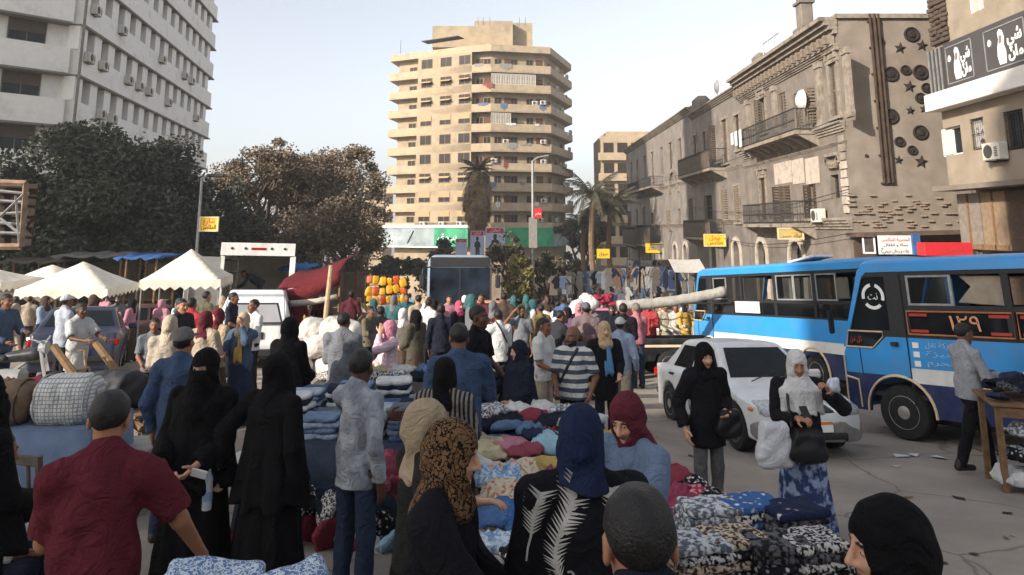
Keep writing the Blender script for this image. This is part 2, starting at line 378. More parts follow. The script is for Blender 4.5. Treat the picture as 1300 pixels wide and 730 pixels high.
SKIN = {'light': c(196,150,122), 'mid': c(160,112,84), 'brown': c(118,80,58), 'dark': c(84,56,42)}
def skin_mat(k): return mat('skin_'+k, SKIN[k], .55, var=.1, scale=14, spec=.35)
M_EYE = mat('eye_white', c(178,168,160), .3, var=.03); M_IRIS = mat('iris', c(38,24,18), .25, var=.05); M_LIP = mat('lips', c(128,78,66), .5, var=.08); M_LIPR = mat('painted_lips', c(158,52,62), .4, var=.06)
M_HAIR = mat('black_hair', c(24,20,18), .5, var=.5, scale=40, bump=.42, bscale=130, spec=.4); M_GREY = mat('grey_hair', c(110,104,98), .7, var=.3, scale=60, bump=.6)
def ik(sh, wr, l1, l2, hint):
    d = wr-sh; L = np.linalg.norm(d); mx = (l1+l2)*.995
    if L > mx: wr = sh+d/L*mx; d = wr-sh; L = mx
    u = d/L; a = (l1*l1-l2*l2+L*L)/(2*L); h = math.sqrt(max(0, l1*l1-a*a)); hp = hint-u*(hint@u); hp = hp/(np.linalg.norm(hp)+1e-9)
    return sh+u*a+hp*h, wr
def rot3(yaw, pitch, roll=0): return np.array(Matrix.Rotation(yaw, 3, 'Z') @ Matrix.Rotation(roll, 3, 'Y') @ Matrix.Rotation(pitch, 3, 'X'))
ARM = {'hang': (.05,.03,-.54), 'bend': (-.04,.33,-.26), 'low': (-.06,.28,-.40), 'reach': (-.02,.46,-.24), 'down': (-.02,.38,-.38), 'face': (-.10,.20,.14), 'brow': (.02,.16,.20), 'up': (.10,.26,.20), 'hip': (.02,.12,-.36), 'out': (.28,.22,-.40), 'chest': (-.16,.24,-.16), 'lap': (-.05,.30,-.36), 'back': (.06,-.10,-.52), 'swing': (.05,.20,-.50)}
def hand_field(wr, dr, side, h, curl=.5, grip=False):
    """palm, four unequal bent fingers and a thumb from the palm's side"""
    dr = dr/np.linalg.norm(dr); fwd = V(0,-1,0); n_ = np.cross(dr, V(side,0,0))
    if np.linalg.norm(n_) < .2: n_ = fwd
    wd = fwd-dr*(fwd@dr)                               # finger spread direction
    if np.linalg.norm(wd) < .3: wd = V(0,0,1)-dr*dr[2]
    wd /= np.linalg.norm(wd); pn = np.cross(dr, wd); pn *= -side if (pn@V(side,0,0)) > 0 else side
    if pn@V(-side,0,-.3) < 0: pn = -pn                 # palm faces the body
    o = wr; f = SDF(o-.22, o+.22, h)
    f.cone(o-dr*.05, o+dr*.01, .026, .025, .012)
    for j, s_ in enumerate((-1.5, -.5, .5, 1.5)): f.cone(o+dr*.015+wd*s_*.012, o+dr*.085+wd*s_*.019, .014, .0115, .016)
    c_ = 1.15 if grip else curl
    for j, (s_, L) in enumerate(((1.5,.072), (.5,.082), (-.5,.076), (-1.5,.058))):
        p = o+dr*.088+wd*s_*.0195; a = .35*c_+.06*j; r = .0088
        for seg, frac in enumerate((.45, .32, .25)):
            d_ = dr*math.cos(a)+pn*math.sin(a); q = p+d_*L*frac; f.cone(p, q, r, r*.92, .004); p = q; r *= .92; a += .75*c_
    p = o+dr*.022+wd*.028; d_ = dr*.62+wd*.62+pn*.45*c_; d_ /= np.linalg.norm(d_); q = p+d_*.045; f.cone(p, q, .0125, .0105, .012)
    d_ = dr*.85+wd*.2+pn*.5*c_; d_ /= np.linalg.norm(d_); f.cone(q, q+d_*.034, .0102, .0082, .004)
    return f
def hash_folds(ph, amp, f1=1.0):
    return lambda x, y, z: amp*((1-1.7*np.abs(np.sin(.5*f1*(19*z+15*np.abs(x)+8*y)+ph+1.6*np.sin(f1*6*x+5*y+ph))))*.65+np.sin(f1*(33*x-14*z+17*y)+1.7*ph+1.5*np.sin(11*z))*.45)
def skirt_folds(ph, amp, n, z0, z1):
    return lambda x, y, z: amp*np.clip((z0-z)/(z0-z1), 0, 1)*np.sin(n*np.arctan2(y, x)+ph+.9*np.sin(4*z+ph))+.25*amp*np.sin(2.6*n*np.arctan2(y, x)+2*ph+2*z)*np.clip((z0-z)/(z0-z1), 0, 1)

def person(px, Y, H, yaw, label, top=('shirt', cloth(120,120,120)), bottom=('trousers', cloth(45,48,58)), head=('hair', None), skin='brown', arms=('hang', 'hang'),
           legs='stand', lean=0, hy=0, hp=0, build=1.0, group='people in the market', x=None, base=0.0, face=True, shoes=(40,34,30), lips=None, beard=None, drape=None, tuck=False, hem=None, open_=None, inner=None, cap=None, detail=1.0, grip=(0, 0), scarf=None, nk=.008, hcut=None):
    X = PX(px, Y) if x is None else x
    root = empty('person', Matrix.Translation((X, Y, G(Y, X)+base)) @ Matrix.Rotation(R(yaw), 4, 'Z'), label, 'person', group)
    s = H/1.75; ph = (px*.37+Y*1.3) % 6.28; pxm = Y/940
    hv = min(max(pxm*1.3/detail, .011), .06)            # voxel for clothes
    S = lambda p: np.array(p, float)*s
    drop = -.46 if legs == 'sit' else 0
    pel = V(0, 0, .94+drop)
    lr = rot3(0, R(lean))                               # lean forward about the pelvis
    def U(p): return pel+lr @ (np.array(p, float)+V(0, 0, drop)-pel)
    neck, chest, hc = U((0,.018,1.488)), U((0,.0,1.26)), U((0,-.012-nk*.4,1.625-nk))
    b = build; sh = {k: U((k*.182*b, .012, 1.408)) for k in (-1, 1)}
    P_ = {}
    for k, a in zip((-1, 1), arms):                      # arms[0] = own right hand (-x), arms[1] = own left hand (+x)
        if a is None: a = 'hang'
        t = ARM[a] if isinstance(a, str) else a
        w_ = sh[k]+V(k*(t[0]+.03*(b-1)*4), -t[1], t[2]); hint = V(k*.45, .6, -.55) if t[2] < .1 else V(k*.55, .0, -1)
        el, w_ = ik(sh[k], w_, .30, .265, hint); P_[k] = (el, w_)
    hip = {k: V(k*.092, 0, .92+drop) for k in (-1, 1)}; L_ = {}
    for k in (-1, 1):
        if legs == 'walk': an = V(k*.07, -.26*k, .085+(.05 if k < 0 else 0)); kn = V(k*.085, -.17*k-.05, .50)
        elif legs == 'sit': kn = V(k*.13, -.43, .50); an = V(k*.13, -.40, .085)
        else: an = V(k*(.11 if legs == 'wide' else .095), .02+.02*k, .085); kn = V(k*.098, -.012, .50)
        L_[k] = (kn, an)
    zl = .04; lo = V(-.62, -.78, -.02); hi = V(.62, .62, 2.05)
    allp = [p for k in (-1, 1) for p in (*P_[k], *L_[k], sh[k])]+[hc, pel]
    lo = np.min(allp, 0)-.22; hi = np.max(allp, 0)+.26; lo[2] = min(lo[2], -.02)
    def new(h=hv, l=None, u=None): return SDF(S(lo if l is None else l), S(hi if u is None else u), h)
    # ---- body: one continuous skin surface
    sk = skin_mat(skin); hb = min(max(hv*1.15, .014), .06); f = new(hb)
    f.cone(S(pel), S(chest), .125*s*b, .135*s*b, .05, (1,.66,1)); f.cone(S(U((-.12*b,.01,1.385))), S(U((.12*b,.01,1.385))), .045*s, .05*s, .05)
    f.cone(S(neck-V(0,.014,.01)), S(hc-V(0,-.006,.02)), .048*s, .048*s, .012)
    for k in (-1, 1):
        el, w_ = P_[k]; f.cone(S(sh[k]), S(el), .044*s*b, .038*s*b, .03); f.cone(S(el), S(w_), .040*s*b, .027*s, .02)
        kn, an = L_[k]; f.cone(S(hip[k]), S(kn), .078*s, .052*s, .04); f.cone(S(kn), S(an), .052*s, .036*s, .02); f.cone(S(an-V(0,0,.03)), S(an+V(0,-.12,-.05)), .036*s, .028*s, .02)
    parts = []
    hr = rot3(R(hy), R(lean*.5+hp)); hh = min(max(pxm*.9/detail, .0042), .03); f.ell(S(hc+V(0,.01,.03)), S((.06,.075,.075)), .02)
    v, q = f.mesh(); parts.append((v, q, 0))
    # head field in its own frame, then turned on the neck
    k_ = 1.04
    if face or head[0] in ('hair', 'bald', 'cap'):
        g = SDF((-.11,-.145,-.24), (.11,.125,.145), hh)
        g.ell((0,.014,.032), (.075,.097,.086), .02).ell((0,-.028,-.045), (.057,.062,.074), .035).cone((0,-.066,-.094), (0,-.072,-.098), .020, .018, .03)
        g.cone((0,-.093,.012), (0,-.113,-.026), .0075, .0125, .012).cone((-.011,-.098,-.031), (.011,-.098,-.031), .009, .009, .008)
        g.cone((-.036,-.078,.026), (.036,-.078,.026), .011, .011, .018).cone((-.046,-.066,-.022), (-.03,-.072,-.03), .014, .014, .03).cone((.046,-.066,-.022), (.03,-.072,-.03), .014, .014, .03)
        for k in (-1, 1):
            g.ell((k*.031,-.099,.007), (.018,.014,.010), .012, 's'); g.ell((k*.031,-.0765,.006), (.0135,.0125,.0105), .004)
            g.ell((k*.077,.012,-.004), (.011,.021,.033), .008); g.ell((k*.086,.006,-.002), (.006,.011,.018), .004, 's')
        g.cone((-.018,-.0835,-.060), (.018,-.0835,-.060), .0055, .0055, .009).cone((-.013,-.0835,-.0705), (.013,-.0835,-.0705), .0065, .0065, .009)
        g.cone((-.017,-.093,-.0655), (.017,-.093,-.0655), .002, .002, .002, op='s')
        g.cone((0,.014,-.06), (0,.012,-.135), .050, .049, .03)
        v, q = g.mesh(); ct = v[q].mean(1); x_, y_, z_ = ct[:, 0], ct[:, 1], ct[:, 2]; ax = np.abs(x_); mi = np.zeros(len(q), np.int32)
        mi[(ax < .021) & (y_ < -.078) & (z_ < -.0565+.1*ax) & (z_ > -.0765+.25*ax)] = 3
        e = (((ax-.031)/1.3)**2+((z_-.005)*1.9)**2 < .0098**2) & (y_ < -.074); mi[e] = 1; mi[e & ((ax-.031)**2+(z_-.005)**2 < .0056**2)] = 2
        mi[(z_ > .0245-.10*(ax-.03)**2*10) & (z_ < .033-.10*(ax-.03)**2*10) & (ax > .012) & (ax < .05) & (y_ < -.06)] = 4
        if beard: mi[((z_ < -.042) & (y_ < -.005) & (z_ > -.125) & (mi == 0) & ((z_ < -.072) | (ax > .04) | (z_ > -.056) & (ax < .03) & (y_ < -.08)))] = 4
        parts.append(((v*k_) @ hr.T*s+S(hc), q, mi))
    for k, gr in zip((-1, 1), grip):
        if detail > 0 and hv < .03 and not (head[0] == 'none'):
            el, w_ = P_[k]; d_ = w_-el
            hf = hand_field(S(w_)+d_/np.linalg.norm(d_)*.02*s, d_, k, max(.0045, min(.008, pxm*.7)), .45, bool(gr)); v, q = hf.mesh(); parts.append((v, q, 0))
    link('body', np_mesh('body', parts, [sk, M_EYE, M_IRIS, lips or M_LIP, beard or M_HAIR]), None, root)
    # ---- clothes
    kind, m = top; hz = {'tshirt': .86, 'shirt': .82, 'jacket': .80, 'tunic': .55, 'blouse': .74}.get(kind, .82) if hem is None else hem
    if legs == 'sit' and hem is None: hz = .97
    long_ = kind not in ('tshirt',)
    r0 = {'jacket': .020, 'tunic': .016, 'abaya': .022, 'blouse': .016}.get(kind, .010)
    if kind == 'abaya' or kind == 'galabeya':
        f = new(hv, V(-.62,-.5,-.02) if lo[0] > -.62 else None, V(max(hi[0],.62), max(hi[1],.5), hi[2])) if False else SDF(S(np.minimum(lo, V(-.48,-.45,-.02))), S(np.maximum(hi, V(.48,.45,.5))), hv)
        wd = .30 if kind == 'abaya' else .25
        if legs == 'walk': wd += .03
        f.cone(S(chest), S(pel+V(0,0,-.06)), (.155*b+.012)*s, .185*s*b, .05, (1,.72,1)).cone(S(pel+V(0,0,.02)), S((0,0,.03)), .185*s*b, wd*s, .06, (1,.86,1)).cone(S(U((-.13*b,.01,1.39))), S(U((.13*b,.01,1.39))), .073*s, .073*s, .05)
        f.cone(S(neck), S(neck+V(0,0,.03)), .066*s, .058*s, .03)
        for k in (-1, 1):
            el, w_ = P_[k]; f.cone(S(sh[k]), S(el), .072*s, .068*s, .04); f.cone(S(el), S(el+(w_-el)*.96), .068*s, (.085 if kind == 'abaya' else .055)*s, .03, flat=True)
        f.ripple(skirt_folds(ph, .020*s, 9, 1.15*s, .1*s)).ripple(hash_folds(ph, .005*s)).cut(lambda x, y, z: .025*s-z+0*x+0*y)
        sdf_obj('abaya' if kind == 'abaya' else 'galabeya', f, m, root)
    else:
        f = new()
        f.cone(S(U((0,0,hz-.06))), S(U((0,0,1.02))), (.178*b+r0)*s, (.152*b+r0)*s, .04, (1,.74,1)).cone(S(U((0,0,1.02))), S(chest), (.152*b+r0)*s, (.150*b+r0)*s, .05, (1,.72,1)); f.cone(S(U((-.12*b,.012,1.398))), S(U((.12*b,.012,1.398))), (.062+r0)*s, (.062+r0)*s, .05)
        for k in (-1, 1): f.cone(S(U((k*.02,.022,1.500))), S(U((k*.13*b,.016,1.438))), .048*s, .040*s, .04)
        f.cone(S(U((0,.022,1.35))), S(neck), .105*s, .070*s, .03); f.cone(S(neck-V(0,0,.03)), S(neck+V(0,-.006,.036)), .071*s, .064*s, .012, flat=True)
        if b > 1.1: f.ell(S(U((0,-.05,1.02))), S((.15*b,.13*b,.17)), .06)
        for k in (-1, 1):
            el, w_ = P_[k]
            if long_: f.cone(S(sh[k]), S(el), (.058*b+r0)*s, (.050*b+r0)*s, .035).cone(S(el), S(el+(w_-el)*.95), (.050*b+r0)*s, (.036+r0)*s, .02, flat=True); f.cone(S(el+(w_-el)*.86), S(el+(w_-el)*.96), (.040+r0)*s, (.040+r0)*s, .006, flat=True)
            else:
                f.ell(S(sh[k]), S((.062*b,.062,.062)), .05); u_ = (el-sh[k]); f.cone(S(sh[k]+u_*.06), S(sh[k]+u_*.84), (.056*b+r0)*s, (.062*b+r0)*s, .03, flat=True)
        f.ripple(hash_folds(ph, (.0095 if hv < .03 else .004)*s))
        if hv < .02: f.ripple(hash_folds(ph+3, .0036*s, 2.3))
        dn = lr @ V(0, 0, 1); pz = S(U((0, 0, hz)))
        hs = [S(P_[k][1])[2] for k in (-1, 1)]
        def hemcut(x, y, z):                             # flat hem round the torso only
            d_ = -((x-pz[0])*dn[0]+(y-pz[1])*dn[1]+(z-pz[2])*dn[2]); return np.where((np.abs(x) < .235*s*b) & (np.abs(y-pz[1]) < .22*s), d_, -1)
        f.cut(hemcut)
        sdf_obj({'tshirt': 'tshirt', 'jacket': 'jacket', 'blouse': 'blouse', 'tunic': 'tunic'}.get(kind, 'shirt'), f, m, root)
        if inner is not None:                            # garment showing in the open front
            fi = SDF(S(U((-.10,-.30,hz))), S(U((.10,-.02,1.46))), max(hv*.8, .008))
            a0 = U((0,-.052*b,hz+.03)); a1 = U((0,-.048,1.38)); fi.cone(S(a0), S(a1), (.085)*s*b, .055*s, .02, (.75,.92,1)).ripple(hash_folds(ph+1, .004*s)); sdf_obj('inner_top', fi, inner, root)
    bk, bm = bottom
    if bk == 'trousers' or bk == 'jeans':
        f = new(hv, V(-.3,-.75 if legs == 'sit' else -.45,-.02), V(.3,.45,1.08))
        f.cone(S(hip[-1]*V(.8,1,1)+V(0,0,.05)), S(hip[1]*V(.8,1,1)+V(0,0,.05)), .098*s*b, .098*s*b, .04, (1,.95,1))
        for k in (-1, 1):
            kn, an = L_[k]; f.cone(S(hip[k]*V(.9,1,1)), S(kn), .088*s*b, .070*s, .03); f.cone(S(kn), S(an+V(0,0,-.035)), .068*s, .060*s, .02, flat=True)
        f.ripple(hash_folds(ph+2, .006*s, 1.2)); sdf_obj('trousers', f, bm, root)
    elif bk == 'skirt':
        f = SDF(S((-.45,-.45,-.02)), S((.45,.45,1.1)), hv); f.cone(S(pel+V(0,0,.08)), S(pel-V(0,0,.05)), .140*s*b, .165*s*b, .04, (1,.78,1)).cone(S(pel), S((0,0,.06)), .165*s*b, .27*s, .05, (1,.9,1), flat=True)
        f.ripple(skirt_folds(ph, .024*s, 8, .95*s, .1*s)); sdf_obj('skirt', f, bm, root)
    if Y < 25 and detail > .5:
        for k in (-1, 1):
            kn, an = L_[k]; f = SDF(S(an+V(-.1,-.26,-.1)), S(an+V(.1,.14,.08)), min(max(hv, .012), .03)); zz = an[2]-.085
            f.cone(S((an[0], an[1]+.03, zz+.045)), S((an[0]+k*.012, an[1]-.15, zz+.036)), .044*s, .036*s, .02, (1,1,1)).cone(S((an[0], an[1]+.02, zz+.05)), S((an[0], an[1]+.01, zz+.10)), .042*s, .046*s, .02)
            f.cut(lambda x, y, z: (zz+.004)*s-z+0*x+0*y); sdf_obj('shoe', f, mat('shoe_%d_%d_%d' % shoes, c(*shoes), .5, var=.2), root)
    # ---- head wear, in the head frame
    hk, hm = head; hg = min(max(pxm*1.05/detail, .0075), .04); T = lambda v: (v*k_) @ hr.T*s+S(hc)
    def head_obj(name, g, m_):
        v, q = g.mesh(); return link(name, np_mesh(name, [(T(v), q, 0)], [m_]), None, root) if len(v) else None
    if hk in ('hair', 'bald', 'short'):
        g = SDF((-.12,-.15,-.15), (.12,.15,.16), min(hg, .02)); g.ell((0,.017,.036), (.0815,.1035,.0945), .02)
        if hk == 'bald': g.cut(lambda x, y, z: np.maximum(z-.055+.25*np.abs(x), -z-.075)+0*y+np.where(y < -.02, 1, 0))
        else:
            g.cut(lambda x, y, z: np.maximum(-(z-.062-(y+.085)*-.80), np.where(y < .0, -(z-.0), -1))+0*x if False else -(z-.074+np.clip(y+.088, 0, .2)*.82)+0*x)
            g.ell((0,-.12,.0), (.058,.06,.066), .006, 's')
            for k in (-1, 1): g.ell((k*.078,.006,-.004), (.016,.02,.033), .006, 's')
        zc_h = lambda x, y, z: z-.074+np.clip(y+.088, 0, .2)*.82+.004*np.sin(90*x+60*y)
        g.ripple(lambda x, y, z: .0016*np.sin(60*x+70*y+40*z)+.001*np.sin(90*x-80*z)+.0062*np.clip(1-zc_h(x, y, z)/.045, 0, 1))
        head_obj('hair', g, hm or M_HAIR)
    elif hk == 'cap':
        g = SDF((-.12,-.2,-.02), (.12,.15,.17), min(hg, .02)); g.ell((0,.014,.036), (.086,.106,.098), .01).cut(lambda x, y, z: .038-z+.12*(-y)+0*x); g.cone((-.04,-.095,.055), (.04,-.095,.055), .05, .05, .01, (1,1,.16))
        head_obj('cap', g, hm); g = SDF((-.12,-.1,-.15), (.12,.15,.06), min(hg, .02)); g.ell((0,.017,.03), (.079,.1,.088), .02).cut(lambda x, y, z: np.maximum(z-.045, -(z-.066+np.clip(y+.088, 0, .2)*.78))+0*x); head_obj('hair', g, M_HAIR)
    elif hk in ('hijab', 'khimar', 'niqab', 'wrap'):
        g = SDF((-.2,-.26,-.34), (.2,.24,.19), hg); g.ell((0,.018,.034), (.092,.114,.106), .02).ell((0,-.016,-.055), (.086,.090,.100), .04)
        if hk != 'niqab':
            g.cone((0,.015,-.08), (0,.035,-.23), .092, .115, .05, (1,.92,1)); g.ell((0,-.03,-.19), (.115,.1,.07), .04); g.ell((0,.07,-.02), (.07,.07,.08), .04)
            if face: g.ell((0,-.135,-.027), (.0575,.094,.079), .012, 's'); 
        else:
            g.cone((0,.015,-.08), (0,.03,-.3), .094, .15, .05, (1,.95,1)); g.cone((0,-.07,-.03), (0,-.06,-.3), .060, .115, .05)
            g.box((0,-.12,.010), (.058,.055,.013), .008, .006, 's')
        g.ripple(lambda x, y, z: .0042*np.sin(38*z+52*y+10*x+ph+2*np.sin(14*x))*np.clip((.06-z)/.12, .1, 1)+.0016*np.sin(70*z+60*y-20*x+ph))
        if hcut is not None: g.cut(lambda x, y, z: hcut-z-.25*np.clip(-y, 0, 1)+.015*np.sin(25*x)+0*y)
        head_obj('niqab' if hk == 'niqab' else 'headscarf', g, hm)
    dr = drape
    if dr:                                               # cape of cloth over shoulders and arms: (bottom z, half width, material)
        zb, rw, m_ = dr; f = SDF(S(np.minimum(lo, V(-.5,-.45,zb-.05))), S(np.maximum(hi, V(.5,.45,1.7))), hv)
        f.cone(S(neck+V(0,0,.03)), S(U((0,0,1.36))), .10*s, .175*s*b, .05, (1,.8,1)).cone(S(U((0,0,1.36))), S(U((0,-.01,zb))), .19*s*b, rw*s, .05, (1,.74,1), flat=True)
        f.cone(S(U((-.15*b,.01,1.38))), S(U((.15*b,.01,1.38))), .078*s, .078*s, .05)
        f.ripple(skirt_folds(ph, .018*s, 7, 1.4*s, zb*s)).ripple(hash_folds(ph, .004*s)); sdf_obj('cape', f, m_, root)
    if scarf is not None:                                # scarf hanging down the front
        f = SDF(S(U((-.14,-.32,.82))), S(U((.14,-.02,1.5))), max(hv*.8, .008)); sc0 = U((.02,-.115*b,1.40)); sc1 = U((.03,-.165*b,1.0))
        f.cone(S(sc0), S(sc1), .05*s, .075*s, .02, (1,.35,1), flat=True).ripple(lambda x, y, z: .006*np.sin(70*x+8*z)+0*y); sdf_obj('scarf', f, scarf, root)
    root['_hands'] = [list(S(P_[k][1])) for k in (-1, 1)]
    return root
def hand_point(root, k):                                 # world position of a hand (-1 own right, 1 own left)
    return root.matrix_world @ Vector(root['_hands'][0 if k < 0 else 1])
# ---------------------------------------------------------------- ground
M_ASPH = mat('dusty_asphalt', c(156,145,133), .95, var=.12, scale=1.3, bump=.4, bscale=60, col2=c(128,120,113), mix2=(.42,.75), scale2=.6, spec=.12)
def road_detail(m):                                   # oil stains, cracks and grit on the asphalt
    n = m.node_tree.nodes; l = m.node_tree.links; b = n['Principled BSDF']; src = b.inputs['Base Color'].links[0].from_socket; tc = next(x for x in n if x.type == 'TEX_COORD').outputs['Object']
    def layer(src, fac_sock, lo, hi, col, inv=False):
        rp = n.new('ShaderNodeValToRGB'); rp.color_ramp.elements[0].position = lo; rp.color_ramp.elements[1].position = hi; l.new(fac_sock, rp.inputs[0])
        if inv: rp.color_ramp.elements[0].color = (1,1,1,1); rp.color_ramp.elements[1].color = (0,0,0,1)
        mx = n.new('ShaderNodeMix'); mx.data_type = 'RGBA'; l.new(rp.outputs[0], mx.inputs[0]); l.new(src, mx.inputs[6]); mx.inputs[7].default_value = (*col, 1); return mx.outputs[2]
    vo = n.new('ShaderNodeTexVoronoi'); vo.feature = 'DISTANCE_TO_EDGE'; vo.inputs['Scale'].default_value = .55; nz = n.new('ShaderNodeTexNoise'); nz.inputs['Scale'].default_value = 1.6; nz.inputs['Detail'].default_value = 5; l.new(tc, nz.inputs['Vector'])
    mv = n.new('ShaderNodeMix'); mv.data_type = 'RGBA'; mv.inputs[0].default_value = .22; l.new(tc, mv.inputs[6]); l.new(nz.outputs['Color'], mv.inputs[7]); l.new(mv.outputs[2], vo.inputs['Vector']); src = layer(src, vo.outputs['Distance'], .002, .011, c(118,110,103), True)
    n3 = n.new('ShaderNodeTexNoise'); n3.inputs['Scale'].default_value = 1.1; n3.inputs['Detail'].default_value = 3; l.new(tc, n3.inputs['Vector']); src = layer(src, n3.outputs['Fac'], .66, .8, c(112,105,99))
    n4 = n.new('ShaderNodeTexNoise'); n4.inputs['Scale'].default_value = 55; n4.inputs['Detail'].default_value = 2; l.new(tc, n4.inputs['Vector']); src = layer(src, n4.outputs['Fac'], .68, .76, c(190,181,171)); l.new(src, b.inputs['Base Color'])
road_detail(M_ASPH)
M_PAVE = mat('kerb_stone', c(140,132,122), .9, var=.2, scale=4, bump=.3)
def sheet(name, xs, ys, m, dz=0):
    b = MB(); vs = [(x, y, G(y, x)+dz) for y in ys for x in xs]; n = len(xs)
    b.add(vs, [(j*n+i, j*n+i+1, (j+1)*n+i+1, (j+1)*n+i) for j in range(len(ys)-1) for i in range(n-1)])
    return tag(b.build(name, m), kind='structure')
sheet('ground', [-900,-200,-40]+[-20+.8*i for i in range(60)]+[40,200,900], [-60,0]+[5+.8*i for i in range(72)]+[80,149.9,150.1,300,900,2500], M_ASPH)
b = MB()                                              # pavement under the old row with a real kerb
for j in range(30):
    y = 24+j*2.4; m = on_ground(13.15, y+1.2); b.add([m @ Vector(v) for v in [(-.12,-1.19,0),(.12,-1.19,0),(.12,1.19,0),(-.12,1.19,0),(-.12,-1.19,.15),(.12,-1.19,.15),(.12,1.19,.15),(-.12,1.19,.15)]], [(0,3,2,1),(4,5,6,7),(0,1,5,4),(1,2,6,5),(2,3,7,6),(3,0,4,7)])
tag(b.build('kerb', M_PAVE), kind='structure')
sheet('pavement', [13.27,14.6], [24,40,60,96], M_PAVE, .14)

# ---------------------------------------------------------------- buildings
class Building:
    def __init__(s, name, label, X, Y, ux, uy, z0=None, cat='building'):   # facade starts at (X, Y), runs along u, outward is right of... local y points inward
        s.z0 = G(Y) if z0 is None else z0; s.O = Vector((X, Y)); u = Vector((ux, uy)).normalized(); s.u = u
        s.rz = math.atan2(u.y, u.x); s.root = empty(name, Matrix.Translation((X, Y, s.z0)) @ Matrix.Rotation(s.rz, 4, 'Z'), label, cat)
        s.cache = {}
    def at(s, u, z, d=0): return Vector((u, d, z-s.z0))
    def local(s, pt): q = s.root.matrix_world.inverted() @ Vector(pt); return q
    def part(s, name, mb, m, parent=None, loc=None, rz=None): return mb.build(name, m, parent or s.root, loc, rz)
    def shared(s, key, name, fn, m, loc, parent=None, rz=None):
        if key not in s.cache: mb = MB(); fn(mb); s.cache[key] = mb.mesh(name, [m])
        return link(name, s.cache[key], None, parent or s.root, loc, rz)
    def window(s, u, z, w, h, d=.16, frame=None, pane=None, style='two', rz=None, parent=None, name='window'):
        frame = frame or mat('window_frame', c(120,108,92), .7); pane = pane or glass()
        def ff(b):
            t = .06
            for x in (-w/2+t/2, w/2-t/2): b.box((x, .03, h/2), (t, .06, h))
            for zz in (t/2, h-t/2): b.box((0, .03, zz), (w-2*t, .06, t))
            if style in ('two', 'four'): b.box((0, .035, h/2), (t*.8, .05, h-2*t))
            if style == 'four':
                for q in (-1, 1): b.box((q*w/4, .035, h*.62), (w/2-2*t, .05, t*.7))
        o = s.shared(('w', w, h, style, frame.name), name, ff, frame, s.at(u, z, d), parent, rz)
        s.shared(('p', w, h, pane.name), 'pane', lambda b: b.box((0, .05, h/2), (w-.09, .012, h-.09)), pane, (0, 0, 0), o)
        return o
    def shutters(s, u, z, w, h, m, d=.12, open_=(0, 0), name='shutter', slats=True):
        for q in (-1, 1):
            def ff(b):
                W_ = w/2-.02; t = .07
                for x in (t/2, W_-t/2): b.box((x, 0, h/2), (t, .05, h))
                for zz in (t/2, h/2, h-t/2): b.box((W_/2, 0, zz), (W_-2*t, .045, t))
                n = max(4, int(h/.16))
                for k in range(n): b.box((W_/2, .0, t+(h-2*t)*(k+.5)/n), (W_-2*t, .02, (h-2*t)/n*.8), Matrix.Rotation(R(35), 3, 'X'))
            o = s.shared(('s', w, h, m.name), name, ff, m, s.at(u+q*w/2, z, d)); a = open_[0 if q < 0 else 1]
            o.rotation_euler = (0, 0, -R(a) if q < 0 else PI+R(a))

# --- white office block on the left
M_WHITE = mat('grimy_white_plaster', c(230,226,218), .9, var=.05, scale=2.5, col2=c(192,186,178), mix2=(.52,.8), scale2=.7, bump=.15)
M_SOFF = mat('grey_soffit', c(120,114,108), .9, var=.15)
M_ROLL = mat('brown_roller_shutter', c(88,76,66), .7, var=.2, scale=14)
M_AC = mat('air_conditioner_case', c(196,190,178), .6, var=.1); M_ACD = mat('air_conditioner_grille', c(70,68,64), .7)
def aircon(B, loc, rz=None, parent=None):
    o = B.shared('ac', 'air_conditioner', lambda b: b.box((0,-.2,.3), (.9,.36,.62), None, .03), M_AC, loc, parent, rz)
    B.shared('acg', 'fan_grille', lambda b: [b.lathe([(.24,-.392),(.24,-.383)], (-.12,0,.3), 16, 'y')]+[b.box((.3,-.386,.12+.06*k), (.16,.01,.03)) for k in range(6)], M_ACD, (0,0,0), o)
    B.shared('acb', 'bracket', lambda b: [b.box((q*.3,-.18,-.04), (.04,.4,.04)) for q in (-1, 1)]+[b.box((0,-.05,-.05), (.7,.04,.03))], M_IRON, (0,0,0), o)
    return o
cy = 44.0; cx = PX(94, cy, 60); fy = 76.5; fx = PX(263, fy, 120)
B = Building('office_building', 'long white office block with banded floors above the dark trees', cx, cy, fx-cx, fy-cy)
Ls = math.hypot(fx-cx, fy-cy); zt = 37.0; LED = [11.34+3.2*k for k in range(-2, 7)]
m = MB(); m.box((Ls/2, 9.4, (zt-B.z0)/2), (Ls, 18, zt-B.z0)); B.part('wall', m, M_WHITE)
nb = 14; sp = Ls/nb
for zl in LED:
    m = MB(); m.box((Ls/2, 0, zl+.8-B.z0), (Ls+.3, .8, 1.6)); B.part('parapet_band', m, M_WHITE)
    m = MB(); m.box((Ls/2, -.1, zl-.06-B.z0), (Ls+.4, .95, .12)); B.part('ledge', m, M_SOFF)
    if zl > 28 or zl < 7: continue
    for k in range(nb):
        B.shared('pil', 'pilaster', lambda b: b.box((0, -.02, .74), (1.15, .66, 1.48)), M_WHITE, B.at(k*sp+.35, zl-1.6))
        o = B.window(k*sp+.35+sp/2, zl-1.58, sp-1.16, 1.44, .3, style=('two', 'four')[k % 2], frame=mat('grey_window_frame', c(84,76,70), .7))
        r_ = random.random()
        if r_ < .4: h_ = random.uniform(.5, 1.1); B.shared(('rl', round(h_, 1)), 'roller_shutter', lambda b: [b.box((0, -.03, 1.43-.05-i*.1), (sp-1.22, .03, .085)) for i in range(int(round(h_, 1)/.1))], M_ROLL, (0,0,0), o)
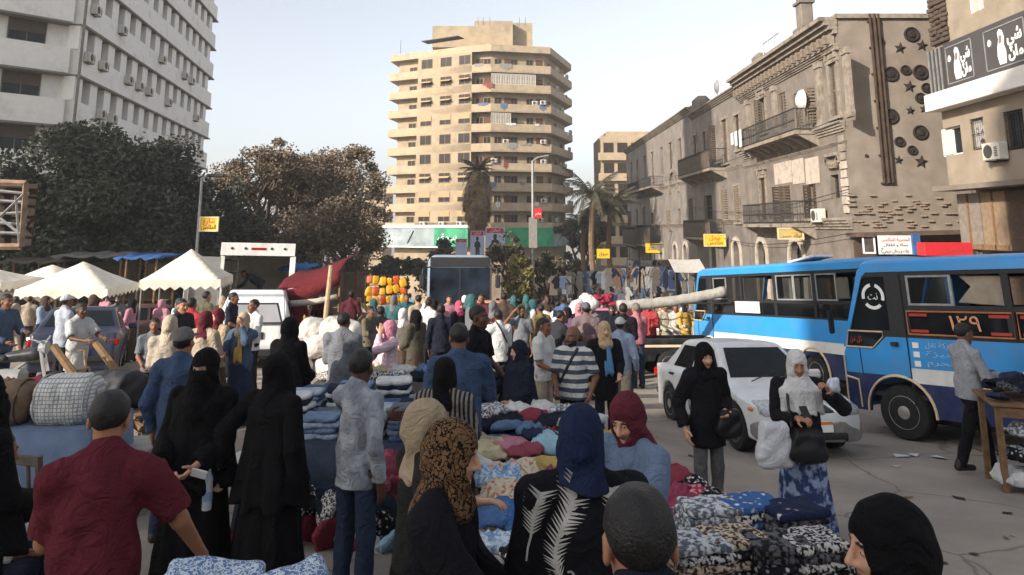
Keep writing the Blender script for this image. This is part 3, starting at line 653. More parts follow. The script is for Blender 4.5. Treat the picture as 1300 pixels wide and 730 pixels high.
for k, fl in ((0,2),(1,2),(3,2),(4,2),(1,1),(2,1),(5,2),(7,2),(9,1),(10,3),(6,3),(9,3),(11,2),(12,1),(2,3),(0,3)):
    aircon(B, B.at(k*sp+.9+.5*random.random(), LED[fl]+1.2-.2, -.4))
m = MB(); m.tube([B.at(-.25, 5, -.55), B.at(-.25, zt, -.55)], .09); B.part('drain_pipe', m, M_SOFF)
for a in (2.4, 6.5):                                  # angled front face
    pass
u2 = Vector((.71, .71)); Lf = 17.0; O2 = B.local((cx-u2.x*Lf, cy-u2.y*Lf, B.z0)); rz2 = math.atan2(u2.y, u2.x)-B.rz
fr = lambda u, z, d=0: Vector((O2.x, O2.y, 0)) + Matrix.Rotation(rz2, 3, 'Z') @ Vector((u, d, z-B.z0))
m = MB(); m.box((Lf/2, 5.4, (zt-B.z0)/2), (Lf, 10, zt-B.z0)); B.part('wall', m, M_WHITE, None, (O2.x, O2.y, 0), rz2)
for zl in LED:
    m = MB(); m.box((Lf/2-.1, 0, zl+.8-B.z0), (Lf-.2, .82, 1.6)); B.part('parapet_band', m, M_WHITE, None, (O2.x, O2.y, 0), rz2)
    m = MB(); m.box((Lf/2-.2, -.1, zl-.06-B.z0), (Lf-.2, .92, .115)); B.part('ledge', m, M_SOFF, None, (O2.x, O2.y, 0), rz2)
    if 7 < zl < 28:
        for k, u_ in enumerate((Lf-2.4, Lf-7.0, Lf-11.6)):
            o = B.window(0, 0, 2.0, 1.5, .3, style='two'); o.location = fr(u_, zl-1.6, .33); o.rotation_euler = (0, 0, rz2)
            B.shared('rl3', 'roller_shutter', lambda b: [b.box((0, -.03, 1.45-i*.1), (1.9, .03, .085)) for i in range(8)], M_ROLL, (0,0,0), o)

# --- apartment tower in the middle
M_TOW = mat('tower_plaster', c(158,141,116), .9, var=.12, scale=1.2, col2=c(118,107,90), mix2=(.46,.8), scale2=.4, bump=.1)
M_TOWB = mat('tower_band', c(167,149,123), .9, var=.1, scale=1.6, col2=c(126,114,96), mix2=(.5,.85), scale2=.6)
M_BRN = mat('brown_shutter', c(96,66,48), .7, var=.2, scale=10)
TZ = [PZ(y, 118) for y in (65, 89, 113.2, 137.4, 161.6, 185.8, 210, 234.2, 258.4, 282.6)]   # tops of the floor bands
A_ = Vector((PX(492, 121, 180), 121)); B_ = Vector((PX(598, 114, 180), 114)); C_ = Vector((PX(623, 113.2, 180), 113.2)); D_ = Vector((PX(700, 115.2, 180), 115.2)); E_ = Vector((PX(727, 128, 180), 128))
T = Building('apartment_tower', 'tall beige apartment tower with balconies rounding its corner', A_.x, A_.y, B_.x-A_.x, B_.y-A_.y, G(118))
def tl(p): q = T.local((p.x, p.y, T.z0)); return (q.x, q.y)
back = [Vector((E_.x-2, 136)), Vector((A_.x+3, 138))]
def inset(pts, d):
    c0 = sum(pts, Vector((0, 0)))/len(pts); out = []
    n = len(pts)
    for i in range(n):
        a, b_, c2 = pts[i-1], pts[i], pts[(i+1) % n]; n1 = Vector((-(b_-a).y, (b_-a).x)).normalized(); n2 = Vector((-(c2-b_).y, (c2-b_).x)).normalized()
        nn = (n1+n2); nn = nn/max(.2, nn.length_squared)*2; out.append(b_+nn*d)
    return out
poly = [A_, B_, C_, D_, E_]+back
def prism(pts, z0, z1):
    m = MB(); n = len(pts); q = [tl(p) for p in pts]
    m.add([(x, y, z0-T.z0) for x, y in q]+[(x, y, z1-T.z0) for x, y in q], [tuple(range(n))[::-1], tuple(range(n, 2*n))]+[(i, (i+1) % n, n+(i+1) % n, n+i) for i in range(n)]); return m
core = inset(poly, 1.35)
T.part('wall', prism(core, T.z0, TZ[0]-.3), M_TOW)
T.part('roof', prism(inset(poly, .05), TZ[0]-1.1, TZ[0]), M_TOWB)
W0 = A_+(B_-A_)*.36                                     # the flush wall of the left face starts here, balconies left of it
flank = [W0, B_, B_+Vector((.3, 1.6)), W0+Vector((.9, 3))]
T.part('wall', prism(flank, TZ[9]-1.2, TZ[0]-1.1), M_TOW)
def wpos(p, q, t): return p+(q-p)*t
for k in range(1, 10):
    z = TZ[k]; n_ = 'balcony_parapet'
    rg = [p for p in inset(poly, .0)]
    for i0, i1 in ((0, 1), (1, 2), (2, 3), (3, 4)):
        p, q = rg[i0], rg[i1]; u = (q-p).normalized(); nn = Vector((-u.y, u.x)); a, b_ = p, q
        if i0 == 0: b_ = q
        T.part(n_, prism([a, b_, b_+nn*.16-u*.0, a+nn*.16], z-1.15, z), M_TOWB)
    T.part('floor_slab', prism(inset(poly, .03), z-1.3, z-1.14), M_TOWB)
    up = z; ht = 1.75
    def put(p, q, t, w, h, d, kind, zz=None):
        u = (q-p).normalized(); nn = Vector((-u.y, u.x)); pos = wpos(p, q, t)+nn*d; lx, ly = tl(pos); rz = math.atan2(u.y, u.x)-T.rz
        o = T.window(0, 0, w, h, style='two', frame=mat('tower_window_frame', c(150,124,96), .7), pane=glass('tower_glass', (.03,.026,.022), .2)); o.location = (lx, ly, (zz if zz is not None else up)-T.z0); o.rotation_euler = (0, 0, rz)
        if kind == 'shut': T.shared(('ts', w, h), 'roller_shutter', lambda b: [b.box((0, -.02, h-.06-i*.14), (w-.1, .03, .12)) for i in range(int(h*.55/.14))], M_BRN if k % 2 else mat('beige_shutter', c(176,148,112), .8), (0,0,0), o)
        elif kind == 'half': T.shared(('tb', w, h), 'awning', lambda b: b.box((0, -.35, h*.55), (w, .8, .04), Matrix.Rotation(R(25), 3, 'X')), mat('beige_shutter', c(176,148,112), .8), (0,0,0), o)
        return o
    for j, t in enumerate((.47, .70, .92)): put(A_, B_, t, 2.15, 1.6, -.06, ('shut', 'half', 'open')[(k*2+j*3+k//3) % 3], up+.15)
    c0 = core
    put(c0[0], c0[1], .20, 1.5, 2.1, -.06, 'open', up-1.1)
    for j, t in enumerate((.3, .75)): put(c0[1], c0[2], t, 1.2, 2.3, -.06, ('open', 'shut')[(k+j) % 2], up-1.1)
    for j, t in enumerate((.12, .3, .42, .72, .9)): put(c0[2], c0[3], t, 1.2, 2.3, -.06, ('open', 'shut', 'open')[(k*3+j) % 3], up-1.1)
    for j, t in enumerate((.2, .5, .8)): put(c0[3], c0[4], t, 1.6, 2.3, -.06, ('open', 'shut')[(k+j) % 2], up-1.1)
    if k in (2, 4):                                   # glazed-in balconies
        p, q = (C_, D_); u = (q-p).normalized()
        for j in range(9 if k == 2 else 4):
            t = (j+.5)/12; pos = wpos(p, q, t)+Vector((-u.y, u.x))*.05; lx, ly = tl(pos)
            o = T.window(0, 0, .75, 1.7, style='two', frame=mat('pale_window_frame', c(206,196,180), .6), pane=glass('milky_glass', c(150,146,138), .3)); o.location = (lx, ly, up+.0-T.z0); o.rotation_euler = (0, 0, math.atan2(u.y, u.x)-T.rz)
    for t in [random.uniform(.02, .95) for _ in range(3)]:                # washing, blinds and boxes on the balconies
        p, q = random.choice(((C_, D_), (C_, D_), (B_, C_), (D_, E_))); u = (q-p).normalized(); lx, ly = tl(wpos(p, q, t)+Vector((u.y, -u.x))*.06); rz_ = math.atan2(u.y, u.x)-T.rz; wv = random.choice((.7, 1.1, 1.6)); hv_ = random.choice((.5, .8, 1.1))
        T.shared(('ld', wv, hv_, k % 4), 'hanging_laundry', lambda b: [b.box((i_*wv/3-wv/3, 0, -hv_*(.35+.1*(i_ % 2))), (wv/3-.05, .03, hv_*(.7+.2*(i_ % 2)))) for i_ in range(3)], mat(('laundry_white','laundry_grey','laundry_red','laundry_blue')[k % 4], (c(206,202,196), c(140,136,130), c(132,70,62), c(92,112,140))[k % 4], .9), (lx, ly, z-T.z0+.12), None, rz_)
    for t in [random.uniform(.05, .95) for _ in range(2)]:
        p, q = random.choice(((C_, D_), (D_, E_))); lx, ly = tl(wpos(p, q, t)+Vector((0, .9))); aircon(T, (lx, ly, z-T.z0+.1), math.atan2((q-p).y, (q-p).x)-T.rz)
    if k in (3, 5, 6, 8):
        lx, ly = tl(wpos(C_, D_, .86 if k != 6 else .05)+Vector((0, -.02))); aircon(T, (lx, ly, up-T.z0+.05), math.atan2((D_-C_).y, (D_-C_).x)-T.rz)
    if k in (9,):
        for t in (.48, .7, .9): lx, ly = tl(wpos(A_, B_, t)+Vector((-.2, -.05))); aircon(T, (lx, ly, TZ[9]-.5-T.z0), 0)
def blk(px0, px1, Y, y0, y1, dp, name='penthouse'):
    a, b_ = Vector((PX(px0, Y, 40), Y)), Vector((PX(px1, Y, 40), Y)); return T.part(name, prism([a, b_, b_+Vector((0, dp)), a+Vector((0, dp))], PZ(y1, Y), PZ(y0, Y)), M_TOW)
blk(549, 603, 120, 33, 60, 8); blk(602, 651, 118.5, 26.5, 60, 10); blk(650.5, 676, 120.5, 29, 60, 8)
m = MB(); q0 = T.local((PX(527, 117.5), 117.5, PZ(52, 117.5))); m.box(q0+Vector((3.6, 1, 0)), (7.0, 2, .12), Matrix.Rotation(R(-1), 3, 'Y')); T.part('roof_shelter', m, M_IRON)
m = MB()
for px in (500, 604, 611, 620, 660, 668): p = T.local((PX(px, 118.5), 118.5, PZ(30 if px > 590 else 66, 118.5))); m.tube([p-Vector((0,0,.3)), p+Vector((0,0,2.0 if px == 500 else 1.1))], .035, 5)
T.part('roof_aerial', m, M_IRON)
# banner round the foot of the tower
M_BGREY = mat('banner_grey', c(136,146,146), .6, var=.25, scale=.5, col2=c(96,116,120), scale2=.4); M_BGRN = mat('banner_green', c(58,146,104), .6, var=.2, scale=.6, col2=c(40,120,92), scale2=.5); M_PWHITE = mat('white_paint', c(226,224,218), .6, var=.05)
lz0, lz1 = PZ(312.5, 117), PZ(289, 117)
Lab = (B_-A_).length
m = MB(); m.box((Lab*.30, -.35, (lz0+lz1)/2-T.z0), (Lab*.62, .25, lz1-lz0)); T.part('banner', m, M_BGREY)
m = MB(); m.box((Lab*.80, -.352, (lz0+lz1)/2-T.z0), (Lab*.38, .25, lz1-lz0)); bn = T.part('banner', m, M_BGRN)
m = MB(); m.box((Lab/2, -.35, lz1-T.z0+.2), (Lab+.4, .6, .4)); m.box((Lab*.34, -.4, lz0-T.z0-.12), (Lab*.7, .5, .2)); T.part('banner_trim', m, M_PWHITE)
text('سوق', 1.6, M_PWHITE, T.root, (Lab*.76, -.485, (lz0+lz1)/2-T.z0), width=3.4); text('مول', 1.5, M_PWHITE, T.root, (Lab*.14, -.485, (lz0+lz1)/2-T.z0), width=3)
m = MB(); m.tube([(Lab*.30, -.5, lz0-T.z0+.4), (Lab*.32, -.5, lz0-T.z0+1), (Lab*.37, -.5, lz1-T.z0-.5)], .12, 6); T.part('banner_mark', m, mat('banner_dark', c(38,44,44), .6))
for (pa, pb, m_) in ((C_, D_, M_BGRN), (D_, E_, M_BGREY)):
    u = (pb-pa).normalized(); nn = Vector((-u.y, u.x)); T.part('banner', prism([pa-nn*.3, pb-nn*.3, pb-nn*.1, pa-nn*.1], lz0, lz1), m_)
T.part('shop_front', prism(inset(poly, .9), T.z0, lz0-.3), M_DARK) if False else None

# --- beige tower block far behind the old row, and the pale block beyond the brown tree
def far_block(name, label, px0, px1, Y, ytop, dp, floors, fh, cols, colr=None):
    x0, x1 = PX(px0, Y, 250), PX(px1, Y, 250); zt_ = PZ(ytop, Y); F = Building(name, label, x0, Y, 1, 0, G(Y))
    m_ = colr or M_TOWB; m = MB(); m.box(((x1-x0)/2, dp/2, (zt_-F.z0)/2), (x1-x0, dp, zt_-F.z0)); F.part('wall', m, m_)
    m = MB(); m.box(((x1-x0)/2, dp/2, zt_+.4-F.z0), (x1-x0-2, dp-2, .8)); F.part('roof', m, m_)
    for k in range(floors):
        z = zt_-1.6-k*fh
        m = MB(); m.box(((x1-x0)/2-.2, -.35, z-fh*.68+.35-F.z0), (x1-x0+.8, .75, 1.25)); F.part('balcony_parapet', m, m_)
        for j in range(cols): F.window((j+.5)*(x1-x0)/cols, z-fh*.5+.35, 1.7, 1.75, -.06, frame=M_BRN, pane=glass('tower_glass', (.03,.026,.022), .2))
    return F
far_block('apartment_block', 'sunlit cream apartment block rising behind the palms and old row', 765, 836, 121, 172, 12, 6, 3.4, 4)
far_block('apartment_block', 'low sunlit cream block beside the left foot of the tower', 462, 487, 150, 236, 12, 4, 3.4, 2)

# --- old terrace on the right: three houses on one building line
XR = 14.5
def Yat(px, py=180): return XR/P(px, py, 1.0).x
M_OLD = mat('old_ochre_plaster', c(116,107,98), .95, var=.2, scale=1.5, col2=c(84,77,70), mix2=(.46,.72), scale2=.55, bump=.5, bscale=9)
M_OLD2 = mat('old_grey_plaster', c(116,108,100), .95, var=.2, scale=1.2, col2=c(86,79,73), mix2=(.48,.75), scale2=.5, bump=.4, bscale=8)
M_OLD3 = mat('pale_old_plaster', c(124,116,109), .95, var=.2, scale=1.1, col2=c(92,86,80), mix2=(.5,.78), scale2=.45, bump=.4, bscale=8)
M_TRIM = mat('plaster_moulding', c(134,124,112), .95, var=.2, scale=5, col2=c(108,94,80), scale2=1.5, bump=.4)
M_WPATCH = mat('whitewashed_plaster', c(172,160,146), .95, var=.15, scale=3, col2=c(120,105,92), mix2=(.55,.75), scale2=1.4, bump=.3)
M_SHUT = mat('weathered_shutter', c(78,64,52), .85, var=.3, scale=12); M_SHUT2 = mat('grey_brown_shutter', c(104,92,78), .85, var=.3, scale=12)
def moulding(B, u0, u1, z, hgt, dep, name='cornice', m=None):    # stepped profile
    b_ = MB(); n = 4
    for k in range(n): b_.box(((u0+u1)/2, -dep*(k+1)/n/2, z-B.z0+hgt*(k+.5)/n), (u1-u0+.02*k, dep*(k+1)/n, hgt/n-.004))
    return B.part(name, b_, m or M_TRIM)
def balcony(B, u0, u1, z, dep, h=1.0, solid=False, m=M_IRON, cloth_=None):
    b_ = MB(); b_.box(((u0+u1)/2, -dep/2, z-.09-B.z0), (u1-u0, dep, .18)); o = B.part('balcony', b_, M_TRIM)
    n = max(2, int((u1-u0)/1.1))
    for k in range(n+1): b_ = MB(); u = u0+.12+(u1-u0-.24)*k/n; b_.add([(u-.07,0,z-.18-B.z0),(u+.07,0,z-.18-B.z0),(u+.07,-dep*.9,z-.18-B.z0),(u-.07,-dep*.9,z-.18-B.z0),(u-.07,0,z-.75-B.z0),(u+.07,0,z-.75-B.z0)], [(0,1,2,3),(0,3,4),(1,5,2),(4,3,2,5),(0,4,5,1)]); B.part('bracket', b_, M_TRIM, o)
    b_ = MB()
    for zz in (.06, h): b_.tube([(u0+.04,0,z+zz-B.z0),(u0+.04,-dep+.05,z+zz-B.z0),(u1-.04,-dep+.05,z+zz-B.z0),(u1-.04,0,z+zz-B.z0)], .035, 5)
    B.part('rail', b_, m, o)
    b_ = MB(); n = int((u1-u0)/.13)
    for k in range(n+1):
        u = u0+.04+(u1-u0-.08)*k/n; b_.tube([(u,-dep+.05,z-B.z0),(u,-dep+.05,z+h-B.z0)], .014, 4, False)
        if k % 2 == 0: b_.lathe([(.001,.42),(.055,.5),(.001,.58)], (u,-dep+.05,z-B.z0), 5)
    for q in (u0+.04, u1-.04):
        for k in range(1, int(dep/.14)): b_.tube([(q,-k*.14,z-B.z0),(q,-k*.14,z+h-B.z0)], .014, 4, False)
    B.part('baluster', b_, m, o)
    if solid: b_ = MB(); b_.box(((u0+u1)/2, -dep+.03, z+h*.45-B.z0), (u1-u0-.1, .03, h*.8)); B.part('screen', b_, mat('rusty_sheet', c(84,72,62), .8, var=.3, scale=4), o)
    return o
def old_house(name, label, Y0, Y1, ztop, mw, wins, arches, base_mat):
    """wins: (u centre px, y top, y bottom, width m, kind)"""
    B = Building(name, label, XR, Y1, 0, -1, G(Y1)-.3); L = Y1-Y0; holes = []; W_ = []
    for px, yt, yb, w, kind in wins:
        Yw = Yat(px, (yt+yb)/2); u = Y1-Yw; z1, z0 = PZ(yt, Yw), PZ(yb, Yw); W_.append((u, z0, z1-z0, w, kind)); holes.append([(a, b_-B.z0) for a, b_ in rect(u-w/2, z0, w, z1-z0)])
    zg = 2.75
    for px, w, h in arches:
        Yw = Yat(px, 325); u = Y1-Yw; zb = G(Yw)+.15; W_.append((u, zb, PZ(306+ (4 if px < 900 else 0), Yw)-zb, w, 'arch')); holes.append([(a, b_-B.z0) for a, b_ in arch(u-w/2, zb, w, W_[-1][2])])
    m = MB(); rs = [(u-w/2, z0-B.z0, w, h) for u, z0, h, w, k_ in W_]; m.wall(0, 0, L, ztop-B.z0, rs, .35)
    for u, z0, h, w, k_ in W_:
        if k_ == 'arch':
            for q in (-1, 1): m.slab([[(u+q*w/2, z0+h-w/2-B.z0), (u+q*w/2, z0+h-B.z0), (u, z0+h-B.z0)]+[(u+q*w/2*math.sin(a), z0+h-w/2+w/2*math.cos(a)-B.z0) for a in [PI/2*i/7 for i in range(1, 8)]]], .3, lambda a, b_, d: (a, d+.02, b_))
    B.part('wall', m, mw)
    m = MB(); m.box((L/2, 4.2, (ztop-.5-B.z0)/2), (L-.1, 6.9, ztop-.5-B.z0)); B.part('rear_wall', m, mw)
    for u, z0, h, w, kind in W_:
        if kind == 'arch':
            m = MB(); m.slab([[(a, b_-B.z0) for a, b_ in arch(u-w/2-.28, z0, w+.56, h+.28)], [(a, b_-B.z0) for a, b_ in arch(u-w/2, z0, w, h)][::-1]], .1, lambda a, b_, d: (a, d-.1, b_)); B.part('arch_surround', m, M_WPATCH)
            m = MB(); m.box((u, .5, z0+h/2-B.z0), (w+.4, .04, h)); B.part('shop_door', m, mat('dark_shop_shutter', c(44,40,36), .8, var=.3, scale=5)); continue
        o = B.window(u, z0, w-.02, h, .2, style='four' if h > 1.6 else 'two', frame=M_SHUT, name='window' if kind != 'door' else 'balcony_door')
        if kind in ('shut', 'door') or kind == 'ped':
            B.shutters(u, z0+.03, w, h-.06, (M_SHUT, M_SHUT2)[int(u*7) % 2], .08, (random.choice((0, 0, 75)), random.choice((0, 0, 70))))
        if kind in ('ped', 'shut'):
            m = MB(); t = .16
            for q in (-1, 1): m.box((u+q*(w/2+t/2), -.04, z0+h/2-B.z0), (t, .08, h)); 
            m.box((u, -.05, z0+h+t/2-B.z0), (w+2*t+.1, .1, t)); m.box((u, -.07, z0-.07-B.z0), (w+2*t+.1, .14, .13))
            if kind == 'ped': m.box((u, -.1, z0+h+t+.35-B.z0), (w+2*t+.3, .2, .12)); m.box((u, -.09, z0+h+t+.15-B.z0), (w*.7, .05, .22)); [m.box((u+q*(w/2+.06), -.09, z0+h+t+.15-B.z0), (.16, .16, .28)) for q in (-1, 1)]
            B.part('window_surround', m, M_TRIM)
    return B
yB1, yB2, yB3 = Yat(944, 200), Yat(880, 200), Yat(796, 240)
Y0 = 31.5
B1 = old_house('old_house', 'ornate crumbling ochre house with two iron balconies and a roof urn', Y0, yB1, PZ(22, Y0)+.1, M_OLD,
    [(1060,80,148,.85,'ped'),(1030,112,158,1.0,'door'),(1013,118,163,.8,'door'),(994,118,163,.9,'door'),(969,125,168,1.0,'ped'),
     (970,226,283,.95,'ped'),(998,236,281,1.3,'door'),(1032,234,279,.85,'door'),(1060,222,252,.85,'plain')], [(968,1.5,3),(1012,1.7,3)], M_OLD)
zc = PZ(22, Y0); L1 = yB1-Y0
moulding(B1, -.05, L1+.02, zc-1.55, .35, .3, 'architrave'); moulding(B1, -.1, L1+.05, zc-.75, .75, .8)
for k in range(22): B1.shared('cb', 'cornice_bracket', lambda b: b.box((0, 0, 0), (.22, .5, .42), None, .03), M_TRIM, (.3+k*(L1-.6)/21, -.28, zc-.98-B1.z0))
zm = PZ(160, Y0); moulding(B1, -.05, L1+.03, zm-.2, .45, .28, 'string_course'); moulding(B1, -.05, L1+.03, zm-.75, .14, .12, 'string_course')
zl_ = PZ(288, Y0); moulding(B1, -.05, L1+.03, zl_-.1, .5, .35, 'string_course')
for k in range(9): m = MB(); m.box((L1-.3, -.05, zl_+.75+k*.38-B1.z0), (.62 if k % 2 else .46, .1, .34), None, .02); B1.part('quoin', m, M_TRIM if k > 5 else M_WPATCH)
for px in (1043, 1080, 950, 984):
    u = yB1-Yat(px, 120); m = MB(); m.box((u, -.07, (zm+.3+zc-1.6)/2-B1.z0), (.5, .14, zc-1.6-zm-.3)); m.box((u, -.1, zc-1.75-B1.z0), (.62, .2, .28)); m.box((u, -.1, zm+.42-B1.z0), (.62, .2, .3)); B1.part('pilaster', m, M_TRIM)
def u1(px, py): return yB1-Yat(px, py)
zb1 = PZ(176, Yat(1005, 176)); balcony(B1, u1(966, 176), u1(1040, 176), zb1, 1.15, 1.05)
zb2 = PZ(284, Yat(1000, 284)); balcony(B1, u1(967, 284), u1(1036, 284), zb2, 1.1, 1.05)
for (pa, pb, ya, yb) in ((984,1006,206,236),(1007,1022,202,234),(1024,1041,200,262)):
    Yc = Yat((pa+pb)/2, 230); m = MB(); u0_, u1_ = u1(pa, 230), u1(pb, 230); m.box(((u0_+u1_)/2, -.012, (PZ(ya, Yc)+PZ(min(yb, 233), Yc))/2-B1.z0), (u1_-u0_, .03, PZ(ya, Yc)-PZ(min(yb, 233), Yc))); B1.part('patched_plaster', m, M_WPATCH)
m = MB(); uc = u1(1060, 200); zz = PZ(198, Yat(1060, 200))-B1.z0
for k in range(9): a = PI*k/8; m.box((uc+.62*math.cos(a), -.1, zz-.1-.35*math.sin(a)), (.3, .2, .2), Matrix.Rotation(-a+PI/2, 3, 'Y'))
m.box((uc, -.12, zz+.05), (1.5, .24, .14)); B1.part('carved_shell', m, M_TRIM)
aircon(B1, B1.at(u1(1047, 275), PZ(282, Yat(1047, 275)), -.1))
m = MB(); ud = u1(1031, 130); zd = PZ(127, Yat(1031, 127))-B1.z0; m.lathe([(.02,-.35),(.25,-.32),(.45,-.2),(.52,-.08),(.5,-.06),(.44,-.17),(.25,-.28)], (ud, -.4, zd), 18, 'y'); m.tube([(ud, -.05, zd-.5),(ud, -.55, zd-.1)], .03); B1.part('satellite_dish', m, mat('dish_grey', c(196,192,186), .5, var=.15))
m = MB(); uu = u1(1011, 50); zr = PZ(62, Yat(1011, 62))-B1.z0-.6
m.box((uu, .5, zr+.5), (1.5, 1.2, 1.2), None, .08); m.box((uu, .5, zr+1.35), (1.15, .95, .7), None, .08); m.box((uu, .5, zr+2.3), (.72, .62, 1.4), None, .05); m.box((uu, .5, zr+2.98), (.9, .8, .14)); m.lathe([(.3,0),(.36,.15),(.26,.4),(.1,.55)], (uu, .5, zr+3.04), 12); B1.part('chimney', m, M_OLD)
m = MB(); uu = u1(958, 90); m.box((uu, .4, zc-B1.z0+.3), (1.1, .9, 1.4), None, .25); B1.part('chimney', m, M_OLD)
m = MB(); a0, a1 = u1(966, 85), u1(987, 80)
for k in range(4): u = a0+(a1-a0)*k/3; m.tube([(u, .2, zc-B1.z0), (u, .2, zc-B1.z0+1.3)], .03, 5)
m.tube([(a0, .2, zc-B1.z0+1.3), (a1, .2, zc-B1.z0+1.3)], .03, 5); B1.part('roof_railing', m, M_STEEL)
# washing on the upper balcony (hangs over the rail: a thing of its own)
for i, px in enumerate((957, 963, 969)):
    Yw = Yat(px, 180); me_ = MB()
    for k in range(7):
        for j in range(3): pass
    w_, h_ = .45, .7+.15*i; n = 6
    vs = [((u/n-.5)*w_, -.02-.03*math.sin(u*2.1+i)-(.02 if v else 0), -v/n*h_) for v in range(n+1) for u in range(n+1)]
    me_.add(vs, [(v*(n+1)+u, v*(n+1)+u+1, (v+1)*(n+1)+u+1, (v+1)*(n+1)+u) for v in range(n) for u in range(n)])
    o = me_.build('hanging_washing', cloth(214-i*10,212,208), None, (XR-1.25, Yw, zb1+1.05)); o.rotation_euler = (0, 0, -PI/2); md = o.modifiers.new('thickness', 'SOLIDIFY'); md.thickness = .012
    tag(o, ('white sheet hung at the far end of the upper balcony', 'pale towel hung over the upper balcony rail', 'longer white cloth on the balcony rail beside the shutter')[i], 'washing', 'washing on the balcony')
B2 = old_house('old_house', 'plain brown old house between the ornate house and the grey terrace', yB1+.02, yB2, PZ(112, yB1)+.3, M_OLD2,
    [(883,172,203,.9,'shut'),(895,168,203,.9,'shut'),(906,160,205,1.0,'door'),(921,152,207,1.2,'shut'),(937,146,190,.95,'shut'),
     (881,252,283,.9,'shut'),(899,248,283,2.2,'plain'),(921,240,282,1.0,'door'),(937,236,282,.95,'shut')], [(907,1.4,3),(936,1.5,3)], M_OLD2)
L2 = yB2-yB1-.02; z2 = PZ(112, yB1)+.3; moulding(B2, -.05, L2-.02, z2-.5, .4, .4); moulding(B2, 0, L2-.02, PZ(212, yB1), .25, .15, 'string_course'); moulding(B2, 0, L2-.02, 2.3, .3, .25, 'string_course')
u2_ = lambda px, py: yB2-Yat(px, py)
balcony(B2, u2_(879, 212), u2_(923, 212), PZ(219, Yat(900, 212)), 1.2, 1.3, True); balcony(B2, u2_(885, 300), u2_(922, 300), PZ(301, Yat(904, 300)), 1.1, 1.2, True)
m = MB(); uu = u2_(872, 145); m.box((1.2, .5, z2-B2.z0+.5), (1.6, 1.2, 1.4), None, .3); B2.part('chimney', m, M_OLD2)
m = MB(); ud = u2_(907, 115); m.lathe([(.02,-.4),(.3,-.36),(.52,-.2),(.5,-.18),(.3,-.3)], (ud, .4, z2-B2.z0+.9), 16, 'y'); m.tube([(ud, .2, z2-B2.z0-.2),(ud, .2, z2-B2.z0+.8)], .04); B2.part('satellite_dish', m, M_STEEL)
B3 = old_house('old_terrace', 'long grey old terrace with tall slit windows at the far end of the row', yB2+.02, yB3, PZ(137, yB2)+.2, M_OLD3,
    [(px, yt, yb, 1.15, 'shut' if i % 2 else 'plain') for i, (px, yt, yb) in enumerate(((802,206,240),(810,203,238),(819,198,234),(829,193,230),(840,187,222),(852,181,218),(863,176,213)))]+
    [(px, yt, yb, 1.1, 'shut' if i % 2 == 0 else 'plain') for i, (px, yt, yb) in enumerate(((801,268,300),(809,266,298),(818,264,297),(828,270,292),(851,267,291),(862,265,287)))], [(800,1.5,3),(812,1.5,3),(826,1.6,3),(840,1.6,3),(858,1.5,3),(871,1.5,3)], M_OLD3)
L3 = yB3-yB2-.02; z3 = PZ(137, yB2)+.2; moulding(B3, -.05, L3-.02, z3-.6, .5, .45); moulding(B3, 0, L3-.02, PZ(243, Yat(830, 243)), .25, .18, 'string_course'); moulding(B3, 0, L3-.02, 2.1, .3, .25, 'string_course')
u3 = lambda px, py: yB3-Yat(px, py)
balcony(B3, u3(810, 238), u3(843, 238), PZ(240, Yat(827, 240)), 1.3, .9); balcony(B3, u3(804, 305), u3(822, 305), PZ(310, Yat(813, 305)), 1.3, 1.9, True); balcony(B3, u3(823, 305), u3(842, 305), PZ(310, Yat(832, 305)), 1.3, 1.9, True)
# carved gable between the far houses
m = MB(); uu = u3(856, 228); 
for k in range(9): a = PI*k/8; m.box((uu+1.6*math.cos(a), -.1, PZ(243, Yat(856, 243))+.25-B3.z0+1.6*math.sin(a)), (.7, .2, .3), Matrix.Rotation(-a+PI/2, 3, 'Y'))
B3.part('carved_arch', m, M_TRIM)

# --- blind side wall with round and star ornaments
M_SIDE = mat('side_wall_plaster', c(126,116,105), .95, var=.18, scale=1.2, col2=c(110,99,88), mix2=(.5,.72), scale2=.45, bump=.5, bscale=7)
M_ORN = mat('dark_ornament', c(44,37,33), .95, var=.3, scale=6, bump=.5)
S_ = Building('blind_side_wall', 'blind side wall dotted with dark round and star ornaments', XR+.02, Y0-.02, 1, 0, G(Y0)-.3, 'wall')
zt_ = PZ(24, Y0); m = MB(); m.box((2.6, .3, (zt_-S_.z0)/2), (5.2, .6, zt_-S_.z0)); S_.part('wall', m, M_SIDE)
m = MB(); m.box((2.6, .25, zt_+.1-S_.z0), (5.4, .8, .2)); S_.part('coping', m, M_TRIM)
def sp_(cx_, cy_): p = P(1070+cx_/2.148, cy_/2.148, Y0); return p.x-XR, p.z-S_.z0, Y0/940/2.148
for cx_, cy_, r_ in ((97,113,12),(185,95,20),(128,203,20),(168,192,13),(209,198,20),(225,240,13),(103,287,13),(209,268,14),(128,318,20),(209,362,19),(152,387,13),(186,410,12)):
    x, z, k = sp_(cx_, cy_); r = r_*k*1.12; m = MB(); m.lathe([(r*.98,.03),(r,-.05),(r*.86,-.1),(r*.8,-.05),(r*.45,-.045),(r*.38,-.09),(.01,-.1)], (x, 0, z), 18, 'y'); S_.part('round_ornament', m, M_ORN)
